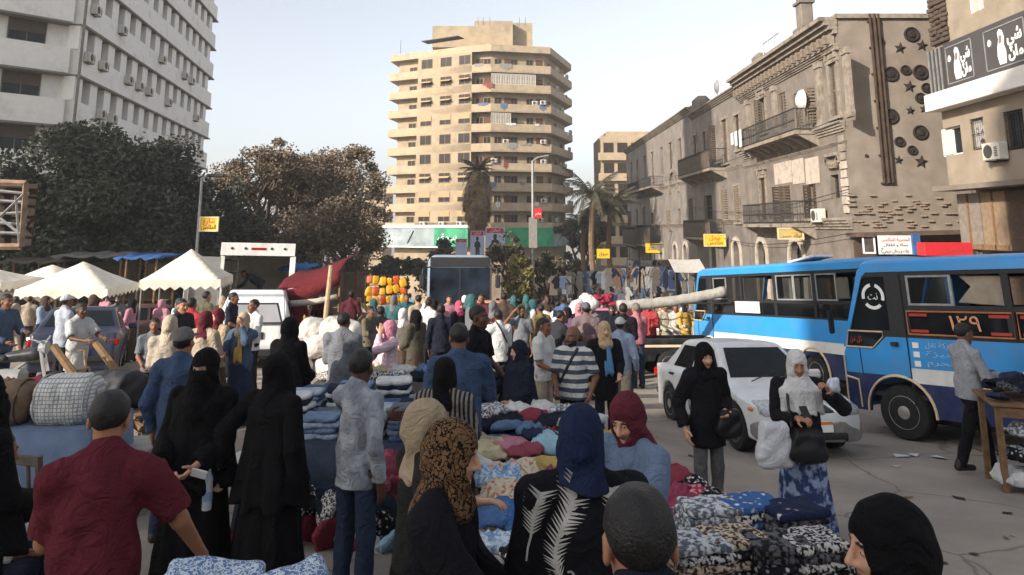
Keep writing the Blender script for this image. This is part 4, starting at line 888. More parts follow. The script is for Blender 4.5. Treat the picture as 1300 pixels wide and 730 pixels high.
for cx_, cy_, r_ in ((154,132,18),(214,125,18),(97,230,12),(180,237,19),(182,302,13),(219,298,13),(120,424,14),(150,437,13),(212,442,20),(122,472,14),(62,425,7)):
    x, z, k = sp_(cx_, cy_); r = r_*k; m = MB(); vs = [(x, -.11, z)]+[(x+(r if i % 2 == 0 else r*.45)*math.sin(PI*i/5+.15), -.02, z+(r if i % 2 == 0 else r*.45)*math.cos(PI*i/5+.15)) for i in range(10)]+[(x+(r if i % 2 == 0 else r*.45)*math.sin(PI*i/5+.15), .03, z+(r if i % 2 == 0 else r*.45)*math.cos(PI*i/5+.15)) for i in range(10)]
    m.add(vs, [(0, 1+(i+1) % 10, 1+i) for i in range(10)]+[(1+i, 1+(i+1) % 10, 11+(i+1) % 10, 11+i) for i in range(10)]); S_.part('star_ornament', m, M_ORN)
for cx_ in (68, 80, 91):
    x, z, k = sp_(cx_, 60); x2, z2_, k = sp_(cx_, 500); m = MB(); m.tube([(x, -.12, zt_-S_.z0+.2), (x+.02, -.12, z), (x+.02, -.12, z2_)], .06 if cx_ != 80 else .075, 8)
    for q in range(7): m.box((x+.02, -.06, z2_+(z-z2_)*q/6), (.2, .14, .08))
    S_.part('drain_pipe', m, mat('rusty_pipe', c(64,50,40), .8, var=.35, scale=3))
rb = random.Random(3); M_RUB = mat('exposed_brick', c(126,109,94), .95, var=.3, scale=3, bump=.5)
for r_ in range(13):
    x, z, k = sp_(60, 534+r_*7)
    for q in range(17):
        if rb.random() < .3: S_.shared(('br', rb.randrange(7)), 'brick', lambda b: b.box((0, 0, 0), (.22+.1*rb.random(), .1+.14*rb.random(), .075), None, .015), M_RUB, (-.02+.14*(r_ % 2)+q*.3+.05*rb.random(), -.03*rb.random(), z+.02*rb.random()), None, .1*rb.uniform(-1, 1))
x, z, k = sp_(60, 632); m = MB(); m.box((2.5, -.5, z-.05), (5.6, 1.2, .16), Matrix.Rotation(R(-1.5), 3, 'Y')); S_.part('canopy', m, mat('rusty_canopy', c(86,72,60), .9, var=.35, scale=3))
m = MB(); m.box((2.5, -.02, (z-.3)/2), (5.1, .08, z-.5)); S_.part('shop_front', m, M_SHUT)

# --- corner building with the black sign, far right
XC = 17.3; yC1 = 29.0; yC0 = 16.0
M_RB = mat('tan_render', c(144,131,114), .95, var=.14, scale=1.2, col2=c(108,97,84), mix2=(.52,.75), scale2=.5, bump=.3)
C4 = Building('corner_building', 'tan corner building carrying a black portrait sign at far right', XC, yC1, 0, -1, G(yC1)-.3)
def Yc(px, py): return XC/P(px, py, 1.0).x
def uc(px, py): return yC1-Yc(px, py)
LC = yC1-yC0; zT = 22.0
def zc_(py, px): return PZ(py, Yc(px, py))
wl = [(1206,162,197,'pair'),(1241,150,190,'poster'),(1288,140,190,'dark'),(1236,-30,15,'pale'),(1283,-60,-20,'pale'),(1209,-60,-25,'pale')]
holes = []; ws = []
for px, ya, yb, kind in wl:
    u = uc(px, (ya+yb)/2); Yw = Yc(px, (ya+yb)/2); w_ = {'pair': 1.5, 'poster': .8, 'dark': 1.0, 'pale': 1.0}[kind]; z0, z1 = PZ(yb, Yw), PZ(ya, Yw); holes.append([(a, b_-C4.z0) for a, b_ in rect(u-w_/2, z0, w_, z1-z0)][::-1]); ws.append((u, z0, z1-z0, w_, kind))
zled = zc_(238, 1195)
m = MB(); m.wall(0, zled-C4.z0, LC, zT-C4.z0, [(u-w_/2, z0-C4.z0, w_, h) for u, z0, h, w_, k_ in ws], .35); C4.part('wall', m, M_RB)
m = MB(); m.box((LC/2, 5, (zT-C4.z0)/2), (LC-.1, 8, zT-C4.z0)); C4.part('rear_wall', m, M_RB)
for u, z0, h, w_, kind in ws:
    fm = M_PWHITE if kind in ('pale', 'pair') else M_SHUT; o = C4.window(u, z0, w_-.02, h, .15, frame=fm, pane=mat('pale_pane', c(190,176,158), .4, var=.2) if kind in ('pale',) else glass())
    if kind == 'pair': C4.shared('pn', 'shutter_panel', lambda b: b.box((-.36, -.02, h/2), (.7, .03, h-.1)), mat('pale_panel', c(206,196,182), .8), (0,0,0), o)
    if kind == 'poster': C4.shared('ps', 'poster', lambda b: b.box((0, -.02, h*.5), (w_-.15, .02, h-.15)), pattern('poster_print', 'floral', c(70,64,62), c(186,180,176), 3.5), (0,0,0), o)
    if kind in ('poster', 'dark'): C4.shared(('gr', w_), 'window_grille', lambda b: [b.tube([(-w_/2+.05+i*.13, -.12, .03), (-w_/2+.05+i*.13, -.12, h-.03)], .012, 4) for i in range(int(w_/.13))]+[b.tube([(-w_/2+.02, -.12, zz), (w_/2-.02, -.12, zz)], .014, 4) for zz in (.1, h/2, h-.1)], M_IRON, (0,0,0), o)
aircon(C4, C4.at(uc(1272, 200), zc_(203, 1272), -.02))
# sign and white ledge
zs0, zs1 = zc_(118, 1200)+.55, zc_(62, 1192); zst = 7.35
M_SIGN = mat('black_sign_board', c(74,70,70), .55, var=.12, scale=.8); 
m = MB(); m.box((LC/2+.6, -.25, (zst+9.15)/2-C4.z0), (LC-1.2, .3, 9.15-zst)); sg = C4.part('sign_board', m, M_SIGN)
m = MB(); m.box((LC/2, -.3, zst-.36-C4.z0), (LC+.2, .6, .68), None, .02); C4.part('ledge', m, mat('white_ledge', c(218,212,204), .8, var=.08, scale=3, col2=c(180,170,160), scale2=.8))
for k in range(8): m = MB(); m.box((.12+.13*k, -.26, (zst+9.1)/2-C4.z0), (.05, .28, 9.1-zst)); C4.part('sign_slat', m, M_SIGN if k % 2 else M_STEEL)
for i, (pa, pb) in enumerate(((1216,1248),(1268,1320))):
    ua, ub = uc(pa, 90), uc(pb, 70); za, zb_ = zst+.18-C4.z0, 8.95-C4.z0; m = MB()
    for bx in (((ua+ub)/2, za, ub-ua, .04), ((ua+ub)/2, zb_, ub-ua, .04)): m.box((bx[0], -.41, bx[1]), (bx[2], .02, bx[3]))
    for u in (ua, ub): m.box((u, -.41, (za+zb_)/2), (.04, .02, zb_-za-.05))
    C4.part('sign_border', m, M_STEEL, sg)
    mid = ua+(ub-ua)*.42; m = MB(); zc2 = za+(zb_-za)*.5         # a pale standing figure as printed on the sign
    pts = [(-.16,-.62),(.2,-.62),(.24,-.2),(.15,.05),(.2,.3),(.12,.55),(-.02,.62),(-.13,.5),(-.1,.25),(-.2,.0),(-.24,-.3)]
    m.slab([[(mid+a*.9, zc2+b__) for a, b__ in pts]], .02, lambda a, b__, d: (a, -.42+d, b__)); C4.part('printed_figure', m, M_PWHITE, sg)
    m = MB(); m.slab([[(mid+a, zc2+b__) for a, b__ in ((-.08,.1),(.07,.14),(.1,.36),(-.04,.42))]], .012, lambda a, b__, d: (a, -.43+d, b__)); C4.part('printed_face', m, mat('print_grey', c(120,112,108), .6), sg)
    m = MB(); uu = ua+(ub-ua)*.13; m.slab([[(uu+.1*math.cos(a)*(.7 if math.sin(a) > .3 else 1), za+(zb_-za)*.68+.13*math.sin(a)) for a in [2*PI*q/9 for q in range(9)]]], .02, lambda a, b__, d: (a, -.42+d, b__)); C4.part('sign_emblem', m, M_PWHITE, sg)
    text('شي', .62, M_PWHITE, sg, (ua+(ub-ua)*.76, -.42, zc2+.26), width=(ub-ua)*.36, bold=.02); text('مان', .52, M_PWHITE, sg, (ua+(ub-ua)*.76, -.42, zc2-.33), width=(ub-ua)*.36, bold=.02)
# lower floor: recessed wood panels
m = MB(); m.box((LC/2, -.2, zled-.1-C4.z0), (LC+.1, .9, .18)); C4.part('ledge', m, M_SIDE)
for k in range(9):
    w_ = LC/9; kind = k % 3
    m = MB(); m.box((w_*(k+.5), .28, zled-1.35-C4.z0), (w_-.08, .1, 2.1)); o = C4.part('wooden_panel', m, (mat('grey_board', c(124,114,104), .8, var=.2, scale=5), mat('tan_board', c(132,112,90), .8, var=.2, scale=5), M_SHUT)[kind])
    if kind != 2: m = MB(); m.box((w_*(k+.5), .2, zled-1.35-C4.z0), (.06, .07, 2.1)); m.box((w_*(k+.5), .2, zled-2.3-C4.z0), (w_-.1, .07, .2)); C4.part('panel_frame', m, M_WOOD, o)
m = MB(); m.box((LC/2, -.1, zled-2.75-C4.z0), (LC, .7, .3)); C4.part('ledge', m, M_SIDE)
m = MB(); m.box((LC/2, .4, (zled-2.9-C4.z0)/2), (LC-.2, .1, zled-2.9-C4.z0)); C4.part('shop_front', m, M_SHUT)
for k in range(20):                                    # rough broken corner above the sign
    for q in range(5):
        C4.shared(('rk', (k*3+q*2) % 9), 'stone', lambda b: b.box((0, 0, 0), (.2+.1*rb.random(), .16+.12*rb.random(), .17), None, .03), mat('dark_rubble', c(74,62,54), .95, var=.35, scale=6, bump=.6), C4.at(.05+q*.22+.06*rb.random(), 9.45+k*.2, .02-.12*rb.random()), None, .5*rb.random())
# ---------------------------------------------------------------- trees and palms
def leaf_mesh(name, centres, size, rng, up=.3, aspect=.6):
    n = len(centres); a = rng.normal(size=(n, 3)); a[:, 2] *= (1-up); a /= np.linalg.norm(a, axis=1)[:, None]; t = rng.normal(size=(n, 3)); b = np.cross(a, t); b /= np.linalg.norm(b, axis=1)[:, None]
    s = size*rng.uniform(.6, 1.35, n)[:, None]; k = np.cross(a, b)*s*.15
    v = np.stack([centres-a*s, centres-b*s*aspect+k, centres+a*s, centres+b*s*aspect+k], 1).reshape(-1, 3); q = np.arange(n*4).reshape(-1, 4)
    return v, q
def leaf_mat(key, ca, cb, rough=.7):
    if key in _mats: return _mats[key]
    m = mat(key, ca, rough, var=.35, scale=1.1, col2=cb, mix2=(.4, .65), scale2=.9, spec=.2); return m
def branches(mb, base, top, r, rng, depth, spread, tips):
    base, top = Vector(base), Vector(top); mid = (base+top)/2+Vector(rng.normal(size=3))*(top-base).length*.06
    mb.tube([base, mid, top], [r, r*.8, r*.62], 7 if depth > 1 else 5, False)
    if depth == 0: tips.append(top); return
    for i in range(rng.randint(2, 4)+(depth > 2)):
        d = (top-base).normalized(); L = (top-base).length*rng.uniform(.6, .85); w_ = Vector(rng.normal(size=3)); w_.z = abs(w_.z)*.5
        branches(mb, top, top+(d*.75+w_.normalized()*spread).normalized()*L, r*.6, rng, depth-1, spread, tips)
def tree(name, label, X, Y, ztop, rad, bark, leaf, seed, n=6000, size=.2, depth=3, spread=.8, lean=0, dens=.5, low=.25, group='trees across the square', droop=0, nc=40, ndetail=None):
    rng = np.random.RandomState(seed); z0 = G(Y, X); Hh = ztop-z0; root = empty(name, Matrix.Translation((X, Y, z0)), label, 'tree', group)
    mb = MB(); tips = []; branches(mb, (0, 0, -.1), (lean, 0, Hh*low), Hh*.03+.05, rng, depth, spread, tips)
    sharp(mb.build('trunk', bark, root), 60)
    cen = []                                             # clumps: branch tips plus points scattered through the crown
    for t in tips: cen.append(np.array(t))
    while len(cen) < nc:
        p = rng.uniform(-1, 1, 3)
        if p@p < 1 and rng.rand() < .35+.65*(p@p): cen.append(np.array([p[0]*rad+lean, p[1]*rad, Hh*(.58+.40*p[2])]))
    cen = np.array(cen); cen[:, :2] = np.clip(cen[:, :2], -rad*1.1, rad*1.1); cen[:, 2] = np.clip(cen[:, 2], Hh*low*.8, Hh*.90)
    w_ = rng.uniform(.4, 1.6, len(cen)); w_ /= w_.sum(); idx = rng.choice(len(cen), n, p=w_); cr = rad*dens*rng.uniform(.5, 1.2, len(cen)); g = rng.normal(size=(n, 3)); g *= (rng.rand(n)**.5/np.linalg.norm(g, axis=1))[:, None]
    p = cen[idx]+g*cr[idx][:, None]*np.array([1, 1, .75]); 
    if droop: p[:, 2] -= droop*rng.rand(n)**2*cr[idx]*2
    p = p[p[:, 2] > .6]; v, q = leaf_mesh('crown', p, size, rng)
    o = link('crown', np_mesh('crown', [(v, q, 0)], [leaf]), None, root); o.data.polygons.foreach_set('use_smooth', [False]*len(o.data.polygons)); tag(o, kind='stuff'); return root
M_BARK = mat('grey_brown_bark', c(84,70,58), .95, var=.3, scale=8, bump=.6); M_BARKP = mat('palm_bark', c(112,92,72), .95, var=.3, scale=9, bump=.7)
L_DK = leaf_mat('dark_ficus_leaves', (.072,.080,.052), (.044,.050,.034)); L_DK2 = leaf_mat('dark_casuarina_leaves', (.080,.082,.060), (.050,.053,.040)); L_BR = leaf_mat('dusty_brown_leaves', (.22,.165,.11), (.12,.092,.066)); L_YG = leaf_mat('yellow_green_leaves', (.20,.17,.045), (.12,.11,.04)); L_OL = leaf_mat('dusty_olive_leaves', (.10,.085,.05), (.065,.055,.035))
def TX(px, Y): return PX(px, Y, 300)
tree('ficus_tree', 'broadest dark ficus tree in front of the white block', TX(95, 33), 33, PZ(152, 33), 3.3, M_BARK, L_DK, 1, 52000, .11, 3, .9, 0, .46, .2, nc=70)
tree('ficus_tree', 'dark ficus tree at the left edge behind the steel frame', TX(28, 35), 35, PZ(210, 35), 2.2, M_BARK, L_DK, 2, 20000, .12, 3, .9, 0, .46, .2, nc=44)
tree('ficus_tree', 'dark drooping tree right of the broadest ficus', TX(192, 35), 35, PZ(163, 35), 2.7, M_BARK, L_DK2, 3, 34000, .11, 3, .8, 0, .46, .2, droop=.8, nc=60)
tree('casuarina_tree', 'slender dark tree behind the yellow lamp post sign', TX(258, 38), 38, PZ(166, 38), 1.9, M_BARK, L_DK2, 4, 18000, .10, 3, .6, .1, .45, .25, droop=1.0, nc=36)
tree('casuarina_tree', 'dark low tree where the dark trees meet the brown ones', TX(296, 42), 42, PZ(215, 42), 2.2, M_BARK, L_DK2, 14, 11000, .12, 3, .6, .1, .45, .25, droop=.8, nc=34)
tree('plane_tree', 'tallest dusty brown tree with open twiggy crown left of the group', TX(352, 46), 46, PZ(158, 46), 3.0, M_BARK, L_BR, 5, 26000, .09, 4, .7, .3, .29, .28, nc=150)
tree('plane_tree', 'middle dusty brown tree in the group of three', TX(402, 49), 49, PZ(170, 49), 2.9, M_BARK, L_BR, 6, 24000, .09, 4, .7, -.2, .29, .28, nc=140)
tree('plane_tree', 'dusty brown tree nearest the tower', TX(446, 47), 47, PZ(172, 47), 2.2, M_BARK, L_BR, 7, 17000, .095, 3, .7, -.1, .32, .28, nc=120)
tree('plane_tree', 'low dusty brown tree under the taller brown ones', TX(388, 42), 42, PZ(252, 42), 3.4, M_BARK, leaf_mat('dark_brown_leaves', (.17,.13,.088), (.10,.08,.058)), 8, 17000, .11, 3, .9, 0, .4, .25, nc=44)
tree('street_tree', 'dusty olive tree beside the tall lamp post', TX(648, 62), 62, PZ(287, 62), 1.4, M_BARK, L_OL, 9, 3600, .17, 3, .7, 0, .45, .3, group='small trees along the street')
tree('street_tree', 'yellow green bush at the foot of the lamp post', TX(659, 54), 54, PZ(318, 54), 1.0, M_BARK, L_YG, 10, 2600, .14, 2, .8, 0, .5, .2, group='small trees along the street')
tree('street_tree', 'dusty olive tree right of the lamp post', TX(695, 64), 64, PZ(312, 64), 1.5, M_BARK, L_OL, 11, 3200, .17, 3, .7, 0, .45, .3, group='small trees along the street')
tree('street_tree', 'dark small tree in front of the grey banner', TX(552, 80), 80, PZ(300, 80), 2.6, M_BARK, L_DK2, 12, 4200, .2, 3, .9, 0, .4, .3, group='small trees along the street')
tree('street_tree', 'dark tree behind the palms at the end of the row', TX(737, 84), 84, PZ(258, 84), 2.3, M_BARK, L_DK2, 13, 6000, .2, 3, .7, 0, .45, .3, group='small trees along the street')
tree('street_tree', 'dark bush left of the tower foot', TX(500, 72), 72, PZ(322, 72), 1.8, M_BARK, L_DK2, 15, 3000, .2, 3, .9, 0, .4, .3, group='small trees along the street')
def frond_mesh(L, dr, seed, dead=False):
    rng = np.random.RandomState(seed); mb = MB(); pts = []; n = 9
    for k in range(n+1): t = k/n; pts.append(Vector((L*(t-.18*dr*t*t), 0, L*(.42*t-dr*.95*t*t))))
    mb.tube(pts, [.045*(1-.8*k/n)+.008 for k in range(n+1)], 4, False)
    for k in range(1, n*3+1):
        t = k/(n*3); i = min(n-1, int(t*n)); p = pts[i].lerp(pts[i+1], t*n-i); d = (pts[i+1]-pts[i]).normalized(); w_ = .62*L*.3*math.sin(PI*min(1, .15+t*.85))+.1
        for q in (-1, 1):
            e = p+Vector((0, q, 0))*w_*.75+d*w_*.6+Vector((0, 0, -w_*(.35+.5*rng.rand()))); s_ = d*.055
            mb.add([p-s_, p+s_, e], [(0, 1, 2)])
    return mb
def palm(label, px, Y, ycrown, yspan, leafm, seed, shaggy=False, nf=26, L=3.0):
    X = TX(px, Y); rng = np.random.RandomState(seed); zc = PZ(ycrown, Y); z0 = G(Y, X); root = empty('palm_tree', Matrix.Translation((X, Y, z0)), label, 'palm tree', 'palms'); Hh = zc-z0
    mb = MB(); nseg = int(Hh/.35); mb.tube([(.12*math.sin(k*.25), 0, Hh*k/nseg) for k in range(nseg+1)], [(.30-.08*k/nseg)*(1+.12*(k % 2)) for k in range(nseg+1)], 9); mb.build('trunk', M_BARKP, root)
    ms = [frond_mesh(L, d, seed+i).mesh('frond', [leafm]) for i, d in enumerate((.35, .6, .95))]
    for k in range(nf):
        o = link('frond', ms[k % 3], None, root, (0, 0, Hh-.05*(k % 3))); o.rotation_euler = (0, rng.uniform(-.75, .15) if k % 3 < 2 else rng.uniform(.0, .5), k*2.4+rng.uniform(-.2, .2)); o.scale = (rng.uniform(.8, 1.1),)*3
    if shaggy:
        dm = mat('dead_fronds', c(138,112,82), .95, var=.35, scale=3, col2=c(92,74,54), scale2=1.2); nd = 5200; th = rng.uniform(0, 6.28, nd); t_ = rng.rand(nd); rr = (.45+1.25*np.sin(PI*np.clip(t_*.8+.12, 0, 1))*rng.uniform(.75, 1.05, nd))*(1+.18*np.sin(3*th+9*t_))
        p = np.stack([rr*np.cos(th), rr*np.sin(th), Hh-.2-7.4*t_], 1); d_ = np.stack([np.cos(th)*.35, np.sin(th)*.35, -np.ones(nd)], 1)+rng.normal(size=(nd, 3))*.22; L_ = rng.uniform(.35, .8, nd)[:, None]; w_ = np.stack([-np.sin(th), np.cos(th), 0*th], 1)*.09
        v = np.stack([p-w_, p+w_, p+d_*L_+w_*.3, p+d_*L_-w_*.3], 1).reshape(-1, 3); o = link('dead_frond', np_mesh('dead_frond', [(v, np.arange(nd*4).reshape(-1, 4), 0)], [dm]), None, root); o.data.polygons.foreach_set('use_smooth', [False]*nd); tag(o, kind='stuff')
    return root
L_PALM = leaf_mat('palm_leaves', (.085,.075,.045), (.05,.048,.03)); 
palm('shaggy fan palm with a skirt of dead fronds before the tower', 606, 96, 216, 0, L_PALM, 21, True, 34, 2.8)
palm('tallest palm at the far end of the old row', 752, 70, 246, 0, L_PALM, 22, False, 28, 3.9)
palm('shorter palm right of the tallest palm', 774, 74, 262, 0, L_PALM, 23, False, 26, 3.4)
palm('low palm half hidden beside the old terrace', 741, 78, 284, 0, L_PALM, 24, False, 22, 3.0)
# ---------------------------------------------------------------- vehicles
def paint(r, g, b, rough=.35):
    k = f'paint_{r}_{g}_{b}'
    if k in _mats: return _mats[k]
    m = mat(k, c(r, g, b), rough, var=.06, scale=2, col2=tuple(x*.62+.06 for x in c(r, g, b)), mix2=(.45, .8), scale2=2.6, bump=.06, bscale=2.5); m.node_tree.nodes['Principled BSDF'].inputs['Coat Weight'].default_value = .35; m.node_tree.nodes['Principled BSDF'].inputs['Coat Roughness'].default_value = .15; return m
CG = clear_glass('vehicle_glass', (.72,.76,.78), .62); CGD = clear_glass('tinted_vehicle_glass', (.45,.48,.5), .35)
M_CARG = mat('car_glass', (.010,.012,.014), .05, var=.2, scale=2, spec=.22); M_LAMP = mat('lamp_lens', c(150,152,152), .1, var=.45, scale=30, spec=.7); M_RED = mat('red_lens', c(150,22,18), .2, var=.1); M_AMB = mat('amber_lens', c(206,110,30), .25, var=.1); M_BLKP = mat('black_plastic', (.02,.02,.021), .55, var=.2, scale=12); M_CREAM = mat('cream_trim', c(208,186,152), .6, var=.1); M_SEAT = mat('bus_seat', c(70,66,72), .85, var=.15)
M_HUB = mat('wheel_hub', c(176,170,162), .35, metal=.5, var=.15, scale=9)
def wheel(parent, loc, r, w, axis, hub=M_HUB, out=1):
    m = MB(); m.lathe([(r*.62,-w/2),(r*.93,-w/2),(r,-w*.36),(r,w*.36),(r*.93,w/2),(r*.62,w/2)], (0,0,0), 28, axis); t = m.build('wheel', M_RUBBER, parent, loc); sharp(t, 50)
    m = MB(); o = out*w/2; m.lathe([(r*.63,o*.96),(r*.60,o*1.02),(r*.50,o*.75),(r*.30,o*.70),(r*.24,o*1.0),(r*.10,o*1.08),(.005,o*1.08)], (0,0,0), 24, axis)
    for k in range(8):
        a = 2*PI*k/8; p = (r*.40*math.cos(a), r*.40*math.sin(a)); q = o*.78
        m.lathe([(r*.035,0),(r*.035,out*.02)], ((p[0], q, p[1]) if axis == 'y' else (q, p[0], p[1])), 6, axis)
    h = m.build('rim', hub, t); sharp(h, 40); return t
BLUE, NAVY, WHT = paint(48,140,204), paint(34,44,84), paint(214,212,206)
BLUE2 = BLUE
def midi_bus(label, X, Y, hx, hy, L=7.0, variant=2):
    h = Vector((hx, hy)).normalized(); rz = math.atan2(-h.y, -h.x); root = empty('bus', on_ground(X, Y, rz), label, 'bus', 'blue and navy minibuses'); W_ = 2.1
    wx1, wx2, wr = .86, L-.8775-1.75, .385; XM = lambda u: u*.55 if u <= 1.95 else u-.8775; XI = lambda u: u/.55 if u <= 1.0725 else u+.8775
    def arcs(z):                                       # wheel arch cutouts along the bottom edge
        pts = []
        for cx_, r_ in ((wx1, .50), (wx2, .50)):
            a0 = math.acos(max(-1, min(1, (wr-z)/r_ if wr > z else 0)));
            th = math.asin(max(-1, min(1, (z-wr)/r_)))
            for k in range(9): a = PI-th-(PI-2*th)*k/8; pts.append((XI(cx_+r_*math.cos(a)), wr+r_*math.sin(a)))
        return pts
    ps = lambda y: (lambda u, v, d: (u, y+d, v))
    for y, nm in ((0, 0), (W_-.05, 1)):
        def side(name, loops, m_, t=.05, dy=0.0, parent=root):
            b_ = MB(); b_.slab(loops, t, ps(y+(dy if nm == 0 else -dy))); return b_.build(name, m_, parent)
        ar = arcs(.36)
        side('skirt_panel', [[(.02,.36)]+ar+[(L,.36),(L,.82),(1.95,.82),(1.95,.90),(.02,.90)]], NAVY if nm == 0 else NAVY)
        side('side_panel', [[(1.951,1.03),(L,1.03),(L,1.46),(1.951,1.46)]], BLUE); side('stripe', [[(1.951,.821),(L,.821),(L,1.029),(1.951,1.029)]], WHT, .052, -.002)
        side('cab_panel', [[(.02,.901),(1.949,.901),(1.949,1.46),(1.35,1.46),(.98,1.28),(.10,1.28),(.03,1.2)]], BLUE)
        # pillars, rails
        fr_ = [[(.10,1.281),(.975,1.281),(1.34,1.461),(1.95,1.461),(1.95,2.43),(.92,2.43),(.80,2.38)], [(.22,1.55),(.82,2.32),(.93,2.36),(1.50,2.36),(1.50,1.55)][::-1]]
        side('cab_frame', fr_, BLUE if nm else M_BLKP, .045, .002)
        side('a_pillar', [[(.02,1.28),(.11,1.28),(.83,2.36),(.98,2.431),(L,2.431),(L,2.56),(.9,2.56),(.72,2.46)]], BLUE, .06, -.006)
        if nm == 0:
            side('door_window', [[(.22,1.55),(.82,2.32),(.93,2.36),(1.50,2.36),(1.50,1.55)]], M_CARG if variant == 2 else CGD, .012, .02)
            side('quarter_glass', [[(.14,1.285),(.95,1.285),(1.28,1.455),(1.28,1.54),(.24,1.54)]], M_CARG, .012, -.008)
            b_ = MB(); b_.tube([(.14,-.015,1.29),(.95,-.015,1.29),(1.28,-.015,1.46),(1.28,-.015,1.53),(.24,-.015,1.53),(.14,-.015,1.29)], .012, 5); b_.build('glass_trim', M_CREAM, root)
            for cx_ in (wx1, wx2):
                b_ = MB(); b_.tube([(XI(cx_+.52*math.cos(a)), -.02, wr+.52*math.sin(a)) for a in [PI*1.02-(PI*1.04)*k/16 for k in range(17)]], .022, 6); b_.build('wheel_arch_trim', M_CREAM, root)
            b_ = MB(); b_.tube([(1.95,-.008,.4),(1.95,-.008,2.4)], .012, 4); b_.tube([(.55,-.006,.9),(.52,-.006,1.28)], .01, 4); b_.build('door_seam', M_BLKP, root)
            b_ = MB(); b_.box((1.6,-.03,1.36), (.2,.04,.06), None, .01); b_.build('door_handle', M_BLKP, root)
            b_ = MB(); b_.tube([(.04,-.03,.38),(.04,-.03,1.15)], .02, 5); b_.tube([(.04,-.03,.84),(.42,-.03,.80),(.44,-.03,.4)], .018, 5); b_.build('step_trim', M_CREAM, root)
        # window band
        n = 4 if L > 6.6 else 4; x0, x1 = 1.98, L-.12; pw = (x1-x0)/n
        for k in range(n+1): side('window_pillar', [[(x0+k*pw-.05,1.461),(x0+k*pw+.05,1.461),(x0+k*pw+.05,2.43),(x0+k*pw-.05,2.43)]], M_BLKP, .045, .003)
        zs = 1.90 if variant == 2 else 1.80
        side('window_rail', [[(x0,zs-.04),(x1,zs-.04),(x1,zs+.03),(x0,zs+.03)]], M_BLKP, .04, .006); side('window_rail', [[(x0,1.461),(x1,1.461),(x1,1.50),(x0,1.50)]], M_BLKP, .04, .006); side('window_rail', [[(x0,2.37),(x1,2.37),(x1,2.43),(x0,2.43)]], M_BLKP, .04, .006)
        for k in range(n):
            a, b__ = x0+k*pw+.05, x0+(k+1)*pw-.05
            side('lower_pane', [[(a,1.50),(b__,1.50),(b__,zs-.04),(a,zs-.04)]], (M_CARG if variant == 2 else CGD), .01, .025)
            if k in ((0, 2, 3) if nm == 0 else (1, 2)):
                mid = (a+b__)/2
                for q, (c0, c1) in enumerate(((a, mid), (mid, b__))):
                    if (k+q+nm) % 3 == 1: continue                 # slid open
                    p_ = side('upper_pane', [[(c0,zs+.03),(c1,zs+.03),(c1,2.37),(c0,2.37)]], CG, .01, .022)
                    side('pane_frame', [[(c0,zs+.03),(c1,zs+.03),(c1,2.37),(c0,2.37)], [(c0+.04,zs+.06),(c0+.04,2.34),(c1-.04,2.34),(c1-.04,zs+.06)]], M_STEEL, .02, .018, p_)
        if variant == 2 and nm == 0:
            RG = mat('gold_red_outline', c(176,112,70), .5, var=.2); tr = [(x0+.02, x0+pw*1.02), (x0+pw*1.06, x0+pw*3.98)]
            for a, b__ in tr:
                b_ = MB(); z0, z1 = 1.515, zs-.055; b_.tube([(a,-.012,z0),(b__,-.012,z0),(b__,-.012,z1),(a,-.012,z1),(a,-.012,z0)], .013, 5); b_.build('panel_outline', RG, root)
                b_ = MB(); 
                for zz in (z0+.05, z1-.05): 
                    for q in range(2): b_.box((a+.17+q*(b__-a-.34), -.006, zz), (.26,.012,.04))
                b_.build('panel_ornament', mat('red_print', c(168,58,46), .6), root)
            text('١٢٩', .30, mat('print_gold', c(214,150,110), .5), root, ((tr[0][0]+tr[0][1])/2+.1, -.012, (zs+1.46)/2), width=.42)
            EM = mat('emblem_red', c(196,92,62), .5); b_ = MB(); ce = (x0+pw*1.9, (zs+1.46)/2)
            for q in range(5): a = PI/2+2*PI*q/5; b_.slab([[(ce[0]+.10*math.cos(a+t_)*f, ce[1]+.10*math.sin(a+t_)*f) for t_, f in ((-.5,.35),(0,1.05),(.5,.35),(.0,.1))]], .012, ps(-.014))
            b_.build('emblem', EM, root)
            # white round logo on the black cab glass
            b_ = MB(); ce = (1.10, 2.06); r0, r1 = .15, .20
            for q in range(3):
                aa = [R(100+120*q+t_*92/8) for t_ in range(9)]; b_.slab([[(ce[0]+r1*math.cos(a)*1.7, ce[1]+r1*math.sin(a)) for a in aa]+[(ce[0]+r0*math.cos(a)*1.7, ce[1]+r0*math.sin(a)) for a in aa[::-1]]], .008, ps(-.0))
            b_.build('round_logo', M_PWHITE, root, (0, .012, 0)); text('نت', .16, M_PWHITE, root, (ce[0], .008, ce[1]), width=.16)
            LB = mat('pale_blue_print', c(150,190,220), .6)
            for q in range(3): b_ = MB(); b_.box((2.07,-.004,1.10+.13*q), (.09,.008,.08)); b_.build('printed_mark', M_PWHITE, root)
            for q, s_ in enumerate(('شركة نقل', 'جيزة', 'محرم')): text(s_, .10, LB, root, (2.42, -.004, 1.37-.12*q), width=.42)
            text('كل من', .12, mat('red_print', c(168,58,46), .6), root, (.45, -.012, 1.41), width=.2)
            b_ = MB(); b_.slab([[(x0+pw*.52,1.98),(x0+pw*.95,1.94),(x0+pw*.96,2.34),(x0+pw*.56,2.35),(x0+pw*.66,2.2)]], .01, ps(.09)); b_.build('curtain', mat('beige_curtain', c(150,136,118), .9, var=.2), root)
        if variant == 1 and nm == 0:
            b_ = MB(); b_.box((x0+pw*1.0+.25, -.008, 1.66), (1.05,.015,.26)); b_.build('paper_notice', mat('paper_white', c(206,204,198), .9, var=.1, scale=9), root)
            b_ = MB(); b_.box((x0+pw*1.55, -.004, 1.66), (.16,.014,.22)); b_.build('paper_notice', mat('paper_yellow', c(206,170,60), .8), root) if False else None
